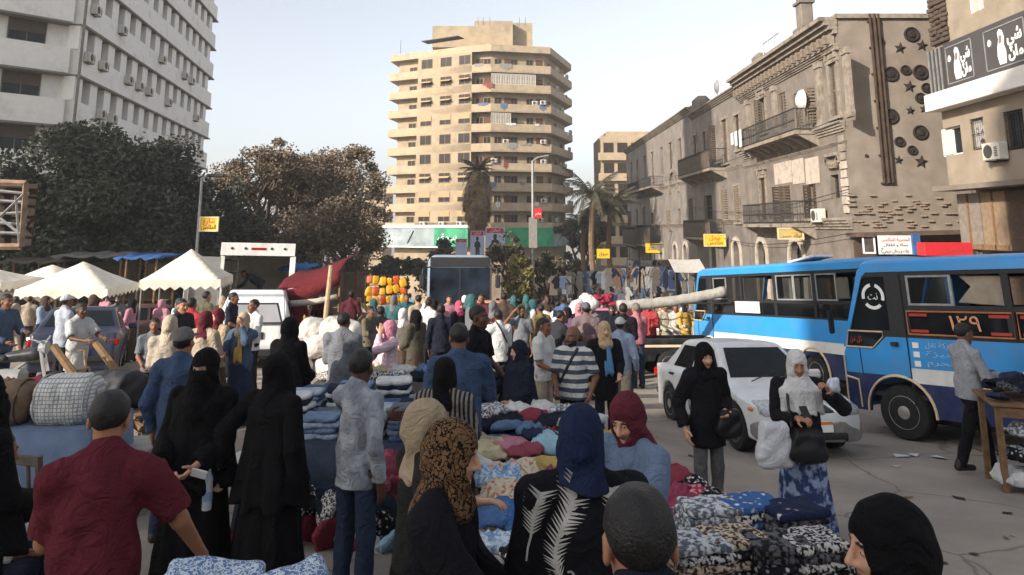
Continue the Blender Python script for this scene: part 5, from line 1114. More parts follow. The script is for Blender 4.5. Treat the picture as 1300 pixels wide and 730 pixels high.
    # roof, floor, ends
    b_ = MB(); prof = [(0,2.50),(.02,2.56),(.12,2.62),(.5,2.66),(1.05,2.675),(1.6,2.66),(1.98,2.62),(2.08,2.56),(2.1,2.50)]; n = len(prof)
    st = [(.70,-.10,.96),(.78,-.02,.99),(1.0,.0,1),(L-.1,0,1),(L,-.05,.985)]; vs = []
    for x, dz, k in st: vs += [(x, 1.05+(y-1.05)*k, z+dz) for y, z in prof]
    b_.add(vs, [(i*n+j, (i+1)*n+j, (i+1)*n+j+1, i*n+j+1) for i in range(len(st)-1) for j in range(n-1)]+[tuple(range(n)), tuple((len(st)-1)*n+j for j in range(n))[::-1]]); sharp(b_.build('roof', BLUE, root), 50)
    b_ = MB(); b_.box((L/2+.05, W_/2, .62), (L-.12, W_-.12, .06)); b_.build('floor', M_BLKP, root)
    b_ = MB(); b_.box((L/2, W_/2, .30), (L-.6, .9, .2)); b_.build('chassis', M_BLKP, root)
    b_ = MB(); b_.box((L-.025, W_/2, .93), (.05, W_-.004, 1.12)); b_.build('rear_panel', BLUE, root); b_ = MB(); b_.wall(.0, 1.49, W_, 2.52, [(.25,1.6,W_-.5,.75)], .05); o = b_.build('rear_frame', BLUE, root, (L-.002, 0, 0), PI/2)
    b_ = MB(); b_.box((L-.03, W_/2, 1.97), (.012, W_-.5, .75)); b_.build('rear_window', CGD, root)
    b_ = MB(); b_.box((.03, W_/2, .8), (.09, W_, .86), None, .04); b_.build('front_panel', BLUE, root); b_ = MB(); b_.box((-.05, W_/2, .48), (.16, W_+.02, .26), None, .05); b_.build('front_bumper', M_BLKP, root)
    b_ = MB(); b_.add([(.06,.05,1.28),(.06,W_-.05,1.28),(.78,W_-.1,2.42),(.78,.1,2.42)], [(0,1,2,3)]); b_.build('windshield', CGD, root)
    for y in (.25, W_-.25): b_ = MB(); b_.lathe([(.13,.03),(.14,-.02),(.10,-.05),(.01,-.06)], (0, y, .85), 16, 'x'); b_.build('headlight', M_LAMP, root)
    b_ = MB(); b_.tube([(.35,-.02,1.95),(.02,-.22,1.92),(.0,-.24,1.75)], .016, 6); b_.box((.0,-.25,1.66), (.08,.14,.36), None, .03); b_.build('mirror', M_BLKP, root)
    for ch in root.children_recursive:                 # the short cab: everything ahead of the door post is drawn in
        if abs(ch.location.x) > 1e-6:
            if ch.name.startswith('lettering'): ch.location.x = XM(ch.location.x)
            else: ch.location.x -= .8775
        elif ch.type == 'MESH':
            for v in ch.data.vertices: v.co.x = XM(v.co.x)
    for x in (wx1, wx2):
        for y, o in ((.16, -1), (W_-.16, 1)): wheel(root, (x, y, wr), wr, .26, 'y', out=o)
    s0 = MB(); s0.box((0, 0, .25), (.42,.44,.12), None, .03); s0.box((.2, 0, .62), (.1,.44,.68), None, .04); sm = s0.mesh('seat', [M_SEAT])
    for k in range(6):
        for y in (.38, .83, 1.68): link('seat', sm, None, root, (1.5+k*.72, y, .65))
    link('seat', sm, None, root, (.75, .5, .75)); b_ = MB(); b_.lathe([(.20,0),(.23,.01),(.20,.02)], (.4, .5, 1.35), 20); b_.build('steering_wheel', M_BLKP, root)
    return root
bus2 = midi_bus('blue minibus with number panel and white round logo beside the street vendor', 5.36, 12.2, -.545, .838, 7.88, 2)
b1h = Vector((-.245, .97)).normalized(); bus1 = midi_bus('blue minibus behind the white saloon car with paper notices in its windows', 5.28, 21.9, b1h.x, b1h.y, 7.7, 1); bus1.scale = (1.07,)*3

def city_bus(label, X, Y, rz):
    root = empty('city_bus', on_ground(X, Y, rz), label, 'bus'); m_ = paint(132,146,160); W_, H_, L = 2.5, 3.15, 9.0   # front faces -y
    f = SDF((-1.35,-.15,.3), (1.35,L,3.35), .05); f.box((0, L/2, 1.75), (W_/2, L/2, 1.42), .36, .02); v, q = f.mesh(); link('body', np_mesh('body', [(v, q, 0)], [m_]), None, root)
    b_ = MB(); b_.box((0,-.012,1.93), (2.3,.03,1.5), None, .012); b_.build('windshield', mat('dark_bus_glass', (.012,.017,.026), .08, var=.9, scale=1.3, spec=.2, bump=.5, bscale=1.5), root)
    b_ = MB(); b_.box((0,-.016,2.88), (2.3,.03,.36), None, .012); b_.build('destination_board', M_BLKP, root)
    b_ = MB(); b_.box((0,-.036,1.93), (.06,.02,1.5)); b_.build('windshield_divider', M_BLKP, root)
    b_ = MB(); b_.box((0,-.02,1.0), (2.3,.04,.42), None, .015); b_.build('front_panel', paint(196,196,190), root)
    b_ = MB(); b_.box((0,-.06,.55), (2.46,.16,.3), None, .05); b_.build('front_bumper', M_BLKP, root)
    for q in (-1, 1):
        b_ = MB(); b_.lathe([(.13,.02),(.12,-.03),(.01,-.05)], (q*.92,-.03,.98), 14, 'y'); b_.build('headlight', M_LAMP, root)
        b_ = MB(); b_.tube([(q*1.1,0,2.7),(q*1.42,-.22,2.62),(q*1.44,-.24,2.4)], .025, 6); b_.box((q*1.44,-.26,2.15), (.2,.1,.48), None, .04); b_.build('mirror', M_BLKP, root)
        b_ = MB(); b_.tube([(q*.15,-.04,1.28),(q*.7,-.05,1.75)], .012, 4); b_.build('wiper', M_BLKP, root)
        for k in range(5): b_ = MB(); b_.box((q*1.25, 1.6+k*1.6, 2.0), (.03, 1.35, .9), None, .01); b_.build('side_window', M_CARG, root)
        b_ = MB(); b_.box((q*1.25, 1.0, 1.35), (.02, 1.3, .5)); b_.build('side_stripe', paint(214,170,60), root)
        for y in (2.2, 7): wheel(root, (q*1.1, y, .48), .48, .28, 'x', out=q)
    return root
city_bus('grey city bus facing the crowd with a dark windshield', (PX(548, 29)+PX(620, 29))/2, 28.6, R(6))

def car(label, X, Y, yaw, col, name='parked_car', cat='car', L=4.2, W_=1.66, H_=1.41, h=.022, grp=None, plate=True, rear=.98, belt=.93):
    """saloon, nose towards local -y"""
    root = empty(name, on_ground(X, Y, R(yaw)), label, cat, grp); m_ = col; hw = W_/2; yf, yr = -L/2, L/2
    wf, wb = yf+.82, yr-.85; r = .30
    f = SDF((-hw-.1, yf-.1, .1), (hw+.1, yr+.1, H_+.1), h)
    f.box((0, 0, (belt+.2)/2), (hw, L/2, (belt-.2)/2), .13, .0)
    def shape(x, y, z):                                 # bonnet and boot slopes, plan taper
        hood = np.where(y < -.55, z-(belt-.31*np.clip((-.55-y)/(-.55-yf), 0, 1)**1.25), -1.0)
        nose = (np.abs(x)-hw+.14*np.clip((np.abs(y)-L*.32)/(L*.18), 0, 1)**2); tum = np.abs(x)-hw+.35*np.clip(z-.72, 0, 1)**2+.4*np.clip(.42-z, 0, 1)**1.5
        fr_ = (-y+yf+.13*((z-.50)/.35)**2)+.16*np.abs(x/hw)**2.5; rr = (y-yr+.08*((z-.6)/.4)**2)
        return np.maximum(np.maximum(hood, np.maximum(nose, tum)), np.maximum(fr_, rr))
    f.cut(shape)
    g = SDF((-hw-.1, yf-.1, .1), (hw+.1, yr+.1, H_+.1), h); ya, yb, yc, yd = -.92, -.22, .88, 1.50; zb = belt-.04
    def roof(x, y, z):
        s1 = math.atan2(H_-zb, yb-ya); s2 = math.atan2(H_-rear+.05, yd-yc)
        a = -(y-ya)*math.sin(s1)+(z-zb)*math.cos(s1); b__ = (y-yd)*math.sin(s2)+(z-rear+.05)*math.cos(s2); tp = z-H_+.10*((y-.3)/.9)**2*.35+.05*(x/hw)**2; sd = (np.abs(x)-(hw-.06)+.40*(z-zb))*.93
        k = .05
        def sm(p, q): hh = np.clip(.5-.5*(q-p)/k, 0, 1); return q*(1-hh)+p*hh+k*hh*(1-hh)
        return np.maximum(sm(sm(sm(a, b__), tp), sd), zb-.1-z)
    g.d = roof(*g._xyz((slice(None),)*3)).astype(np.float32); k = .05; hh = np.clip(.5+.5*(f.d-g.d)/k, 0, 1); f.d = f.d*(1-hh)+g.d*hh-k*hh*(1-hh)
    for y in (wf, wb):
        for q in (-1, 1): f.cone((q*(hw-.22), y, r), (q*(hw+.1), y, r), r+.055, r+.055, .015, op='s')
    sdf_obj('body', f, m_, root)
    def conform(nm_, cc, rr, rad, mm, off=.009):       # a lens or grille that follows the body's own surface
        g2 = SDF((-hw-.1, yf-.1, .1), (hw+.1, yr+.1, H_+.1), h); g2.box(cc, rr, rad, 0); g2.d = np.maximum(g2.d, f.d-off); g2.d = np.maximum(g2.d, -.03-f.d); v, q_ = g2.mesh()
        return link(nm_, np_mesh(nm_, [(v, q_, 0)], [mm]), None, root) if len(v) else None
    s1 = math.atan2(H_-zb, yb-ya); s2 = math.atan2(H_-rear+.05, yd-yc)
    def xw(z, i): return hw-.06-.40*(z-zb)-i
    def quad(name, pts, mm, th=.012):
        b_ = MB(); p = [Vector(v) for v in pts]; nn = (p[1]-p[0]).cross(p[3]-p[0]).normalized()*th; b_.add([v+nn for v in p]+[v-nn*2 for v in p], [(0,1,2,3),(7,6,5,4),(0,4,5,1),(1,5,6,2),(2,6,7,3),(3,7,4,0)]); return b_.build(name, mm, root)
    yz = lambda z: ya+(z-zb)/math.tan(s1); yr_ = lambda z: yd-(z-rear+.05)/math.tan(s2)
    z1, z2 = zb+.06, H_-.095
    quad('windshield', [(-xw(z1,.10),yz(z1),z1),(xw(z1,.10),yz(z1),z1),(xw(z2,.10),yz(z2),z2),(-xw(z2,.10),yz(z2),z2)], M_CARG)
    z3 = rear+.05; quad('rear_window', [(xw(z3,.1),yr_(z3),z3),(-xw(z3,.1),yr_(z3),z3),(-xw(z2,.1),yr_(z2),z2),(xw(z2,.1),yr_(z2),z2)], M_CARG)
    for q in (-1, 1):
        z1, z2 = zb+.07, H_-.12
        def sw(n_, y0, y1, y2, y3):
            pts = [(q*(xw(z1,0)),y0,z1),(q*(xw(z1,0)),y1,z1),(q*(xw(z2,0)),y2,z2),(q*(xw(z2,0)),y3,z2)]
            quad(n_, pts if q > 0 else pts[::-1], M_CARG, .010 if q > 0 else .010)
        sw('side_window', yz(z1)+.14, .27, .27, yz(z2)+.12); sw('side_window', .34, yr_(z1)-.42 if yr_(z1)-.42 > .8 else 1.0, yr_(z2)-.18, .34)
        b_ = MB(); b_.tube([(q*(hw+.004), -.78, .35),(q*(hw+.004), -.80, .7),(q*(hw-.035), -.72, zb)], .007, 4); b_.tube([(q*(hw+.004), .30, .33),(q*(hw+.004), .30, .7),(q*(hw-.035), .30, zb)], .007, 4); b_.tube([(q*(hw+.004), 1.15, .62),(q*(hw-.03), 1.08, zb)], .007, 4); b_.build('door_seam', M_BLKP, root)
        for y in (.14, .98): b_ = MB(); b_.box((q*(hw-.0), y, .80), (.05,.17,.035), None, .01); b_.build('door_handle', M_BLKP, root)
        b_ = MB(); b_.box((q*(hw+.0), .1, .52), (.03, L*.52, .055), None, .01); b_.build('rubbing_strip', M_BLKP, root)
        b_ = MB(); b_.box((q*(hw+.09), -.62, belt+.03), (.19,.09,.13), None, .03); b_.build('mirror', m_, root)
        conform('headlight', (q*(hw-.27), yf+.16, .615), (.20,.34,.085), .06, M_LAMP)
        b_ = MB(); b_.box((q*(hw-.055), yf+.36, .60), (.07,.12,.06), None, .02); b_.build('indicator', M_AMB, root)
        b_ = MB(); b_.box((q*(hw-.20), yr-.055, .74), (.28,.08,.14), None, .025); b_.build('tail_light', M_RED, root)
        for y in (wf, wb): wheel(root, (q*(hw-.10), y, r), r, .19, 'x', out=q)
    f2 = SDF((-hw-.06, yf-.14, .12), (hw+.06, yf+.6, .62), .018); f2.box((0, yf+.36, .345), (hw-.03, .385, .14), .10, 0).cut(lambda x, y, z: -y+yf-.02+.22*np.abs(x/hw)**2.2+0*z).cut(lambda x, y, z: y-yf-.42+0*x+0*z); f2.cone((0, wf, r), (-hw-.2, wf, r), r+.06, r+.06, 0, op='s'); f2.cone((0, wf, r), (hw+.2, wf, r), r+.06, r+.06, 0, op='s'); sdf_obj('bumper', f2, mat('dusty_bumper', c(122,119,116), .55, var=.2, scale=5, col2=c(150,144,136), scale2=2), root)
    b_ = MB(); b_.box((0, yf-.035, .30), (.8,.05,.08), None, .02); b_.build('bumper_strip', M_BLKP, root); b_ = MB(); b_.box((0, yr-.02, .42), (W_-.22,.10,.12), None, .03); b_.build('bumper_strip', M_BLKP, root)
    conform('grille', (0, yf+.1, .615), (.28,.3,.045), .03, M_BLKP)
    b_ = MB(); b_.box((0, yf+.05, .26), (.9,.05,.09), None, .02); b_.build('lower_grille', M_BLKP, root)
    if plate:
        for y, z in ((yf-.055, .42), (yr+.035, .58)): b_ = MB(); b_.box((0 if y > 0 else .0, y, z), (.36,.012,.13)); p_ = b_.build('number_plate', M_PWHITE, root); b_ = MB(); b_.box((0, y+(-.004 if y < 0 else .004), z+.045), (.355,.012,.035)); b_.build('plate_band', mat('plate_orange', c(214,120,50), .5), p_)
    for q in (-.35, .2): b_ = MB(); b_.tube([(q, ya-.06, zb+.02),(q+.42, ya+.08, zb+.13)], .009, 4); b_.build('wiper', M_BLKP, root)
    return root
sedan = car('white saloon car facing the camera beside the blue minibus', 3.66, 12.1, 10, paint(214,214,212), L=4.05, W_=1.58, H_=1.38, belt=.89, rear=.95, h=.02)
car('dark navy saloon car seen from behind near the white tents', PX(82, 16.2), 17.0, 205, paint(40,46,66), L=4.3, W_=1.72, H_=1.42, h=.03)
car('dusty maroon hatchback parked by the right hand white tent', PX(192, 22), 22.4, 120, paint(88,64,60), L=4.0, h=.04)
car('beige and red taxi deep in the crowd below the lamp post', PX(622, 23), 24.0, 168, paint(176,120,100), name='taxi', cat='taxi', L=4.2, H_=1.5, h=.04)
vt = car('pink roofed car with a red bundle on its roof rack', PX(763, 27), 28.0, 172, paint(188,110,132), name='parked_car', L=4.0, H_=1.62, h=.045)
car('white car half hidden by shoppers left of the lamp post', PX(645, 38), 39.0, 175, paint(206,206,204), L=4.2, H_=1.45, h=.06)
car('dark grey car waiting at the far end of the street', PX(705, 46), 47.0, 175, paint(70,72,78), L=4.2, H_=1.45, h=.06)

def microvan(label, X, Y, rz):                        # rear towards -y
    root = empty('microvan', on_ground(X, Y, rz), label, 'van'); m_ = paint(222,222,222); W_, H_, L = 1.66, 1.78, 3.6
    f = SDF((-1, -.15, .15), (1, L+.1, H_+.1), .025); f.box((0, L/2, (H_+.25)/2), (W_/2, L/2, (H_-.25)/2), .30, .02)
    f.cut(lambda x, y, z: np.maximum((np.abs(x)-W_/2+.30*np.clip(z-.95, 0, 1)**1.25), -y+.20*np.clip(z-.95, 0, 1)))
    for y in (.75, 2.85):
        for q in (-1, 1): f.cone((q*.62, y, .3), (q*.95, y, .3), .34, .34, .01, op='s')
    sdf_obj('body', f, m_, root)
    def plate_(name, z0, z1, w0, w1, mm, off=.012): b_ = MB(); yy = lambda z: .20*max(0, z-.95)-off; b_.add([(-w0,yy(z0),z0),(w0,yy(z0),z0),(w1,yy(z1),z1),(-w1,yy(z1),z1),(-w0,yy(z0)+.03,z0),(w0,yy(z0)+.03,z0),(w1,yy(z1)+.03,z1),(-w1,yy(z1)+.03,z1)], [(0,1,2,3),(7,6,5,4),(0,4,5,1),(1,5,6,2),(2,6,7,3),(3,7,4,0)]); return b_.build(name, mm, root)
    plate_('rear_window_seal', 1.0, 1.48, .64, .50, M_BLKP, .008); plate_('rear_window', 1.04, 1.44, .595, .47, mat('dusty_rear_glass', c(150,150,152), .25, var=.15, scale=2), .02)
    b_ = MB(); b_.tube([(-.70,-.005,.98),(.70,-.005,.98)], .012, 4); b_.tube([(-.70,-.005,.5),(-.70,-.005,.98),(-.62,.10,1.66),(.62,.10,1.66),(.70,-.005,.98),(.70,-.005,.5)], .01, 4); b_.build('tailgate_seam', M_BLKP, root)
    b_ = MB(); b_.box((0,-.012,.74), (.46,.03,.16), None, .01); b_.build('number_plate_panel', M_BLKP, root)
    b_ = MB(); b_.box((0,-.02,.35), (1.6,.14,.18), None, .04); b_.build('rear_bumper', M_BLKP, root)
    for q in (-1, 1):
        b_ = MB(); b_.box((q*.72,-.005,.72), (.12,.04,.34), None, .02); b_.build('tail_light', M_RED, root)
        for y in (.75, 2.85): wheel(root, (q*.72, y, .3), .3, .18, 'x', out=q)
        for k in range(2): b_ = MB(); b_.box((q*(W_/2-.07), 1.0+k*1.1, 1.3), (.03,.85,.45), Matrix.Rotation(-q*R(9), 3, 'Y'), .01); b_.build('side_window', M_CARG, root)
    return root
microvan('white microvan seen from behind in front of the open box truck', PX(330, 18), 17.6, R(15))

def box_truck(label, X, Y, rz):                        # open rear towards -y
    root = empty('box_truck', on_ground(X, Y, rz), label, 'truck'); mw = paint(214,212,206); W_, Hb, Ht, L = 2.35, .95, 3.3, 4.6
    def bx(n_, c_, d, mm=mw): b_ = MB(); b_.box(c_, d, None, .01); return b_.build(n_, mm, root)
    bx('side_wall', (-W_/2+.03, L/2, (Hb+Ht)/2), (.06, L, Ht-Hb)); bx('side_wall', (W_/2-.03, L/2, (Hb+Ht)/2), (.06, L, Ht-Hb)); bx('roof', (0, L/2, Ht+.03), (W_, L, .06)); bx('floor', (0, L/2, Hb-.05), (W_, L, .1), M_WOOD); bx('front_wall', (0, L-.03, (Hb+Ht)/2), (W_-.12, .06, Ht-Hb-.02))
    bx('header', (0, -.03, Ht-.16), (W_+.04, .10, .42)); bx('door_post', (-W_/2+.06, -.03, (Hb+Ht-.4)/2), (.14, .10, Ht-Hb-.4)); bx('door_post', (W_/2-.06, -.03, (Hb+Ht-.4)/2), (.14, .10, Ht-Hb-.4)); bx('sill', (0, -.03, Hb-.1), (W_, .12, .24), M_BLKP)
    bx('red_reflector', (0, -.09, Ht-.14), (.48, .02, .08), M_RED)
    for q in (-.85, -.42, .42, .85): b_ = MB(); b_.lathe([(.045,0),(.04,-.02),(.005,-.03)], (q, -.085, Ht-.13), 10, 'y'); b_.build('marker_lamp', M_BLKP, root)
    b_ = MB(); b_.box((-.52, 0, 0), (1.04, .05, Ht-Hb-.45), None, .01); d_ = b_.build('rear_door', mat('grey_door_panel', c(168,164,158), .6, var=.12, scale=3), root, (-W_/2, -.06, (Hb+Ht-.4)/2)); d_.rotation_euler = (0, 0, R(16))
    b_ = MB(); b_.tube([(-.9,-.04,-.9),(-.9,-.04,.9)], .015, 5); b_.build('door_bar', M_STEEL, d_)
    b_ = MB(); b_.box((W_/2+.02, -.55, (Hb+Ht-.4)/2), (.05, 1.0, Ht-Hb-.45), None, .01); b_.build('rear_door', mw, root)
    bx('chassis', (0, L/2+.6, .7), (.9, L+1.2, .25), M_BLKP); bx('cab', (0, L+.95, 1.45), (2.0, 1.6, 1.7), mw)
    for y in (1.1, L+1.0):
        for q in (-1, 1): wheel(root, (q*.95, y, .42), .42, .24, 'x', out=q)
    b_ = MB()
    for k in range(5): b_.box((-.85, .5, 1.2+.4*k), (.5, .9, .03))
    for x in (-1.08, -.62): b_.box((x, .08, 2.0), (.04, .04, 2.0))
    b_.build('shelf', M_IRON, root)
    return root
truck = box_truck('white box truck with its rear doors open and a man inside', (PX(273, 25)+PX(362, 25))/2+.1, 25.0, R(17))

def pickup(label, X, Y, rz):                           # side seen from -y, nose towards +x
    root = empty('pickup_truck', on_ground(X, Y, rz), label, 'pickup'); mm = paint(26,26,28); L, W_ = 4.8, 1.7
    b_ = MB(); r = .34; pts = [(0,.42)]
    for cx_ in (.95, 3.75): pts += [(cx_+.42*math.cos(a), r+.42*math.sin(a)) for a in [PI-.2-(PI-.4)*k/8 for k in range(9)]]
    pts += [(L,.45),(L,.85),(3.75,.95),(2.9,1.0),(2.9,.98),(0,.98)]
    for y in (0, W_-.06): b2 = MB(); b2.slab([pts], .06, lambda u, v, d: (u, y+d, v)); b2.build('side_panel', mm, root)
    def bx(n_, c_, d, m_=mm, bv=.02): b_ = MB(); b_.box(c_, d, None, bv); return b_.build(n_, m_, root)
    bx('bed_floor', (1.45, W_/2, .6), (2.85, W_-.13, .06)); bx('tailgate', (-.03, W_/2, .72), (.06, W_, .5)); bx('bulkhead', (2.87, W_/2, .8), (.05, W_-.13, .5)); bx('bonnet', (4.2, W_/2, .75), (1.15, W_-.13, .4), mm, .1); bx('side_stripe', (1.4, -.008, .80), (2.7, .012, .06), M_CREAM, 0)
    f = SDF((2.8, -.05, .9), (4.2, W_+.05, 1.75), .03); f.box((3.4, W_/2, 1.2), (.55, W_/2-.02, .5), .14, 0); f.cut(lambda x, y, z: (x-3.9)+.55*(z-1.0)+0*y); sdf_obj('cab', f, mm, root)
    bx('side_window', (3.3, .01, 1.35), (.6, .03, .42), M_CARG, .01)
    for x in (.95, 3.75):
        for y, o in ((.14, -1), (W_-.14, 1)): wheel(root, (x, y, r), r, .2, 'y', out=o)
    b_ = MB()
    for x in (.05, 2.75):
        for y in (.06, W_-.06): b_.tube([(x, y, .95), (x, y, 1.86)], .022, 5)
    for y in (.06, W_-.06): b_.tube([(.05, y, 1.86), (2.75, y, 1.86)], .022, 5)
    for x in (.05, 1.4, 2.75): b_.tube([(x, .06, 1.88), (x, W_-.06, 1.88)], .022, 5)
    b_.build('rack', M_IRON, root); return root
pk = pickup('black pickup truck with a white canvas roll along its rack', PX(803, 19.5), 19.5, R(6))
# white rolled canvas on the pickup rack
p0, p1 = pk.matrix_world @ Vector((-.35, .12, 1.80)), pk.matrix_world @ Vector((2.6, .12, 2.17)); m = MB(); n = 26
m.tube([p0.lerp(p1, k/n)+Vector((0, 0, .006*math.sin(k*1.3)-.07*math.sin(PI*k/n))) for k in range(n+1)], [.135+.005*math.sin(k*2.1)-(.010 if k % 6 == 3 else 0) for k in range(n+1)], 16); o = tag(m.build('canvas_roll', cloth(176,168,154), smooth=True), 'long white canvas roll lying along the rack of the black pickup', 'canvas roll')
# ---------------------------------------------------------------- stalls, goods, signs, lamps
def bb(name, c_, d, m_, parent=None, bev=0, rot=None): b_ = MB(); b_.box(c_, d, rot, bev); return b_.build(name, m_, parent)
M_TENT = mat('tent_canvas', c(214,207,193), .95, var=.08, scale=3, col2=c(176,164,146), mix2=(.5,.85), scale2=1.1, bump=.2, bscale=6)
def tent(label, px, pyk, pye, Y, w, seed=1):
    X = PX(px, Y); zg = G(Y, X); zp, ze = PZ(pyk, Y)-zg, PZ(pye, Y)-zg; root = empty('market_tent', Matrix.Translation((X, Y, zg)) @ Matrix.Rotation(R(8*seed), 4, 'Z'), label, 'tent', 'white market tents'); n = 16; h = w/2; vs = []
    for j in range(n+1):
        for i in range(n+1):
            x, y = (2*i/n-1)*h, (2*j/n-1)*h; t = 1-max(abs(x), abs(y))/h; vs.append((x, y, ze+(zp-ze)*(t**1.12)+.03*math.sin(5*x+seed)*math.sin(4*y)*t-.05*math.sin(PI*min(1, abs(abs(x)-abs(y))/h))*(1-t)))
    b_ = MB(); b_.add(vs, [(j*(n+1)+i, j*(n+1)+i+1, (j+1)*(n+1)+i+1, (j+1)*(n+1)+i) for j in range(n) for i in range(n)]); o = b_.build('canopy', M_TENT, root, smooth=True); md = o.modifiers.new('t', 'SOLIDIFY'); md.thickness = .015
    for sx, sy, ax in ((0,-1,0),(0,1,0),(-1,0,1),(1,0,1)):
        b_ = MB(); vs = []
        for i in range(n+1):
            u = (2*i/n-1)*h; dz = -.24+.05*math.cos(i*PI)-.0; p = (u, sy*(h+.01)) if ax == 0 else (sx*(h+.01), u); sag = .05*math.sin(PI*min(1, abs(abs(u)-0)/h)); vs += [(p[0], p[1], ze-sag*0), (p[0]*1.01, p[1]*1.01, ze+dz)]
        b_.add(vs, [(2*i, 2*i+1, 2*i+3, 2*i+2) for i in range(n)]); o = b_.build('valance', M_TENT, root); md = o.modifiers.new('t', 'SOLIDIFY'); md.thickness = .012
    for sx in (-1, 1):
        for sy in (-1, 1): b_ = MB(); b_.tube([(sx*(h-.04), sy*(h-.04), 0), (sx*(h-.04), sy*(h-.04), ze)], .025, 6); b_.build('pole', M_STEEL, root)
tent('white pyramid tent whose peak stands nearest the dark car', 101, 332, 363, 24, 2.6, 1)
tent('white pyramid tent overlapping the left side of another tent', 62, 336, 366, 26, 3.2, -1)
tent('tall white pyramid tent beside the box truck door', 238, 316, 352, 22.5, 2.15, 1.5)
tent('white tent cut off by the left picture edge', -22, 340, 356, 24, 2.4, .5)
# wall, fence and kiosks under the dark trees
M_DWALL = mat('dark_stained_wall', c(86,76,66), .95, var=.25, scale=1.5, col2=c(58,52,46), scale2=.6, bump=.3)
x0, x1 = PX(-20, 31), PX(470, 40)
wr_ = empty('boundary_wall', Matrix.Translation((x0, 31, G(31))), 'long dark stained wall running behind the tents and trucks', 'wall'); wl_ = 17.5
ang = math.atan2(40-31, x1-x0); wr_.rotation_euler = (0, 0, ang); Lw = math.hypot(x1-x0, 9)
for k in range(10): bb('wall_panel', (Lw*(k+.5)/10, 0, 1.1), (Lw/10-.22, .18, 2.6), M_DWALL, wr_); bb('pier', (Lw*k/10, 0, 1.25), (.32, .32, 2.9), M_DWALL, wr_, .02)
b_ = MB(); bb('coping', (Lw/2, 0, 2.45), (Lw, .3, .1), M_DWALL, wr_)
for k in range(46): b_ = MB(); x = Lw*(k+.5)/46; b_.tube([(x, 0, 2.5), (x, 0, 3.5)], .02, 4); b_.build('fence_bar', M_IRON, wr_)
b_ = MB(); b_.tube([(0, 0, 3.4), (Lw, 0, 3.4)], .025, 4); b_.tube([(0, 0, 2.7), (Lw, 0, 2.7)], .025, 4); b_.build('fence_rail', M_IRON, wr_)
def kiosk(label, px0, px1, py, Y, roof_m, tarp=None, tilt=4):
    xa, xb = PX(px0, Y), PX(px1, Y); X = (xa+xb)/2; w = xb-xa; zg = G(Y, X); h = PZ(py, Y)-zg; root = empty('kiosk', Matrix.Translation((X, Y, zg)), label, 'stall', 'kiosks along the wall')
    for q in (-1, 1):
        for y in (.1, 1.6): b_ = MB(); b_.tube([(q*(w/2-.08), y, 0), (q*(w/2-.08), y, h)], .04, 6); b_.build('post', M_WOOD, root)
    bb('back_wall', (0, 1.65, h*.45), (w-.1, .05, h*.9), M_DWALL, root); bb('counter', (0, .3, .55), (w-.3, .6, 1.1), M_WOOD, root, .02)
    b_ = MB(); n = 10; vs = [((i/n-.5)*(w+.4), -.35+j*.58, h+.05-.05*math.sin(i*1.9+j)-.10*(j == 0)+.03*math.cos(3*i)) for j in range(5) for i in range(n+1)]
    b_.add(vs, [(j*(n+1)+i, j*(n+1)+i+1, (j+1)*(n+1)+i+1, (j+1)*(n+1)+i) for j in range(4) for i in range(n)]); o = b_.build('roof_sheet', roof_m, root, smooth=True); md = o.modifiers.new('t', 'SOLIDIFY'); md.thickness = .03
    for k in range(3): bb('shelf', (0, 1.45, .9+.45*k), (w-.3, .3, .04), M_WOOD, root)
    return root
kiosk('kiosk with a bright blue tarpaulin roof by the tall tent', 152, 196, 326, 27.5, cloth(44,92,160))
kiosk('kiosk with a grey sheet roof behind the overlapping tents', 72, 150, 324, 28.5, mat('grey_tarp', c(92,88,84), .85, var=.25, scale=2))
kiosk('kiosk with a dark brown sheet roof at far left', 8, 70, 331, 28, mat('brown_tarp', c(70,60,52), .85, var=.25, scale=2))
kiosk('kiosk with a blue tarpaulin between truck and red awning', 362, 384, 340, 27, cloth(40,120,190))
# red awning stall
Y = 20.5; X = PX(398, Y); zg = G(Y, X); rs = empty('awning_stall', Matrix.Translation((X, Y, zg)) @ Matrix.Rotation(R(-6), 4, 'Z'), 'stall under a dark red awning with a cream strip', 'stall')
b_ = MB(); n = 12; vs = []
for j in range(4):
    for i in range(n+1): t = i/n; vs.append(((t-.5)*1.75, -.5+j*.55, (1.95 if j else 1.8)+.52*t-.09*math.sin(PI*t)+.03*math.sin(7*t+j)+.1*j-(.0)))
b_.add(vs, [(j*(n+1)+i, j*(n+1)+i+1, (j+1)*(n+1)+i+1, (j+1)*(n+1)+i) for j in range(3) for i in range(n)]); o = b_.build('awning', cloth(112,30,36), rs, smooth=True); o.modifiers.new('t', 'SOLIDIFY').thickness = .02
b_ = MB(); vs = []
for i in range(n+1): t = i/n; x = (t-.5)*1.75; zt2 = 1.8+.52*t-.09*math.sin(PI*t); vs += [(x, -.52, zt2), (x, -.54+.03*math.sin(9*t), zt2-.36-.03*math.sin(5*t))]
b_.add(vs, [(2*i, 2*i+1, 2*i+3, 2*i+2) for i in range(n)]); o = b_.build('awning_front', cloth(112,30,36), rs, smooth=True); o.modifiers.new('t', 'SOLIDIFY').thickness = .02
b_ = MB(); b_.tube([(-.9,-.56,1.52),(-.3,-.58,1.49),(.3,-.58,1.55),(.85,-.56,1.68)], [.07,.085,.08,.07], 9); b_.build('rolled_strip', cloth(196,184,164), rs, smooth=True)
for x, h in ((-.86, 1.8), (.86, 2.3)):
    for y in (-.4, 1.0): b_ = MB(); b_.tube([(x, y, 0), (x, y, h)], .035, 6); b_.build('post', M_WOOD, rs)
bb('counter', (0, .2, .45), (1.6, .9, .9), M_WOOD, rs, .02)
